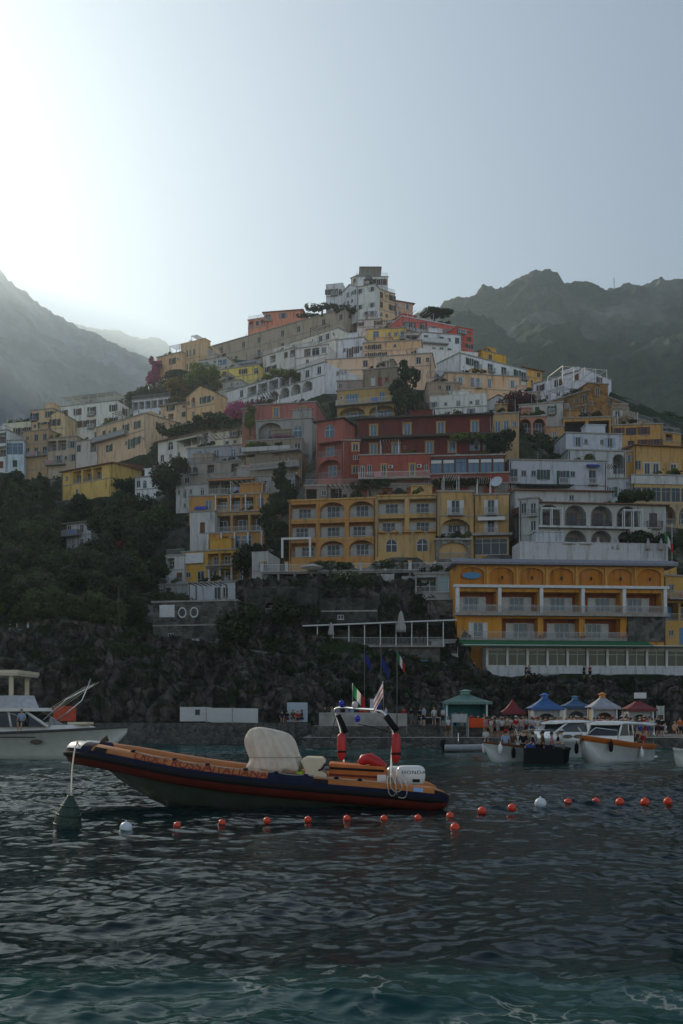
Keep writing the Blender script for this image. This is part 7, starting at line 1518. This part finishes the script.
person('in the grey dinghy', onboat(e, 1.0, .1, .45), 'white', 'navy', 'sit', 0)
# boat cut by the right edge
e = empty('white_boat', (PX(703, 50), 50, 0), math.atan2(-.5, -.85)); tag(e, 'white bow of a boat just entering at the right edge', 'boat'); hull_part(e, 4.4, 1.7, .95, .6, [GEL, GEL], .12); fenders(e, [(1.6, .5, .5, RUB)])
m = MB(); m.box(-.3, .0, -.6, .6, .5, .95); m.build('console', GEL, e)
# motor yacht at the left
YD = 59.0
e = empty('motor_yacht', (PX(127, YD)-6.4, YD+.6, 0), math.radians(-4)); tag(e, 'large white motor yacht with flybridge and fishing outriggers entering at the left', 'yacht')
YG = pmat('yacht_white', (.68, .66, .6), .25, var=.08); hull_part(e, 13, 3.9, 2.0, 1.55, [YG, pmat('yacht_grey_band', (.1, .1, .1), .35)], .16, flare=.8, bowp=.5)
m = MB(); m.loft([[(x, -w_*1.01, z) for w_, z in ((1.95, 1.35), (1.94, 1.3))] for x in (-6, -3, 0, 1.6)], 0, False, False); m.build('gunwale_stripe', RUB, e)
for x in (1.6,):
    m = MB(); m.loft([[(x+.38*math.cos(a), -1.93-y+.1, 1.05+.15*math.sin(a)) for a in np.linspace(0, 2*PI, 14, endpoint=False)] for y in (0, .03)]); m.build('porthole', DKG, e)
m = MB(); m.loft([[(-5.8, -1.7, 1.5), (3.4, -1.2, 1.7), (4.6, 0, 1.85), (3.4, 1.2, 1.7), (-5.8, 1.7, 1.5)], [(-5.8, -1.6, 1.85), (2.9, -1.0, 2.02), (3.9, 0, 2.1), (2.9, 1.0, 2.02), (-5.8, 1.6, 1.85)]], 0, True, True, False); m.build('foredeck', YG, e)
m = MB(); m.loft([[(-5.6, -1.55, 1.86), (.3, -1.35, 1.95), (1.0, 0, 1.98), (.3, 1.35, 1.95), (-5.6, 1.55, 1.86)], [(-5.6, -1.45, 2.75), (-1.0, -1.25, 2.8), (-.6, 0, 2.8), (-1.0, 1.25, 2.8), (-5.6, 1.45, 2.75)]], 0, True, True, False); m.build('saloon_glass', DKG, e).location.x = 1.75
m = MB()
for sy in (-1, 1): m.tube([(.35, sy*1.37, 1.93), (-1.0, sy*1.28, 2.8)], .09, 6); m.tube([(-1.8, sy*1.45, 1.9), (-2.0, sy*1.35, 2.8)], .07, 6)
m.build('pillar', YG, e).location.x = 1.75
m = MB(); m.loft([[(-5.8, -1.7, 2.8), (-.5, -1.5, 2.82), (.15, 0, 2.84), (-.5, 1.5, 2.82), (-5.8, 1.7, 2.8)], [(-5.8, -1.7, 3.0), (-.6, -1.5, 3.02), (.05, 0, 3.04), (-.6, 1.5, 3.02), (-5.8, 1.7, 3.0)]], 0, True, True, False); m.build('flybridge_floor', YG, e).location.x = 1.75
m = MB(); m.loft([[(-5.7, -1.6, 3.01), (-1.4, -1.4, 3.03), (-.7, 0, 3.05), (-1.4, 1.4, 3.03), (-5.7, 1.6, 3.01)], [(-5.7, -1.65, 3.7), (-1.6, -1.42, 3.75), (-1.0, 0, 3.77), (-1.6, 1.42, 3.75), (-5.7, 1.65, 3.7)]], 0, True, False, False); m.build('flybridge_screen', pmat('pale_cushion', (.5, .5, .52), .6, var=.2, scale=4), e).location.x = 1.75
m = MB()
for sx in (-5.2, -1.9):
    for sy in (-1, 1): m.box(sx-.12, sx+.12, sy*1.2-.06, sy*1.2+.06, 3.6, 4.9)
m.build('top_support', CREAM, e).location.x = 1.75; m = MB(); m.box(-6, -1.35, -1.6, 1.6, 4.9, 5.0); m.box(-6, -1.3, -1.65, 1.65, 5.01, 5.22); m.build('hard_top', CREAM, e).location.x = 1.75
for y, (x1, z1) in ((-1.2, (4.9, 4.35)), (1.2, (3.7, 4.85))):
    m = MB(); m.tube([(1.4, y, 2.0), (3.2, y*1.15, 3.5), (x1, y*1.3, z1)], [.05, .04, .02], 6); m.build('outrigger', STEEL, e)
m = MB()
for k in range(4): m.tube([(.4+k*.15, -.6+k*.3, 2.05), (3.0+k*.2, -.8+k*.5, 3.6+k*.15), (4.2+k*.1, -.9+k*.5, 4.3+k*.1)], .013, 5)
m.tube([(1.5, -1.2, 2.1), (-.9, -1.5, 3.0)], .02, 5); m.build('fishing_rod', CREAM, e)
m = MB(); m.tube([(6.3, 0, 2.0), (6.0, -.2, 2.15), (1.8, -1.5, 2.3), (1.7, -1.5, 1.8)], .02, 6); m.build('bow_rail', STEEL, e) if False else None
m = MB(); m.box(.9, 1.8, -.9, -.5, 2.0, 2.22); m.box(3.0, 4.2, -.6, .5, 2.06, 2.2); m.build('deck_box', CREAM, e)
person('on the side deck of the yacht', onboat(e, .6, -1.5, 1.7), 'pale blue', 'navy', 'sit', 0)
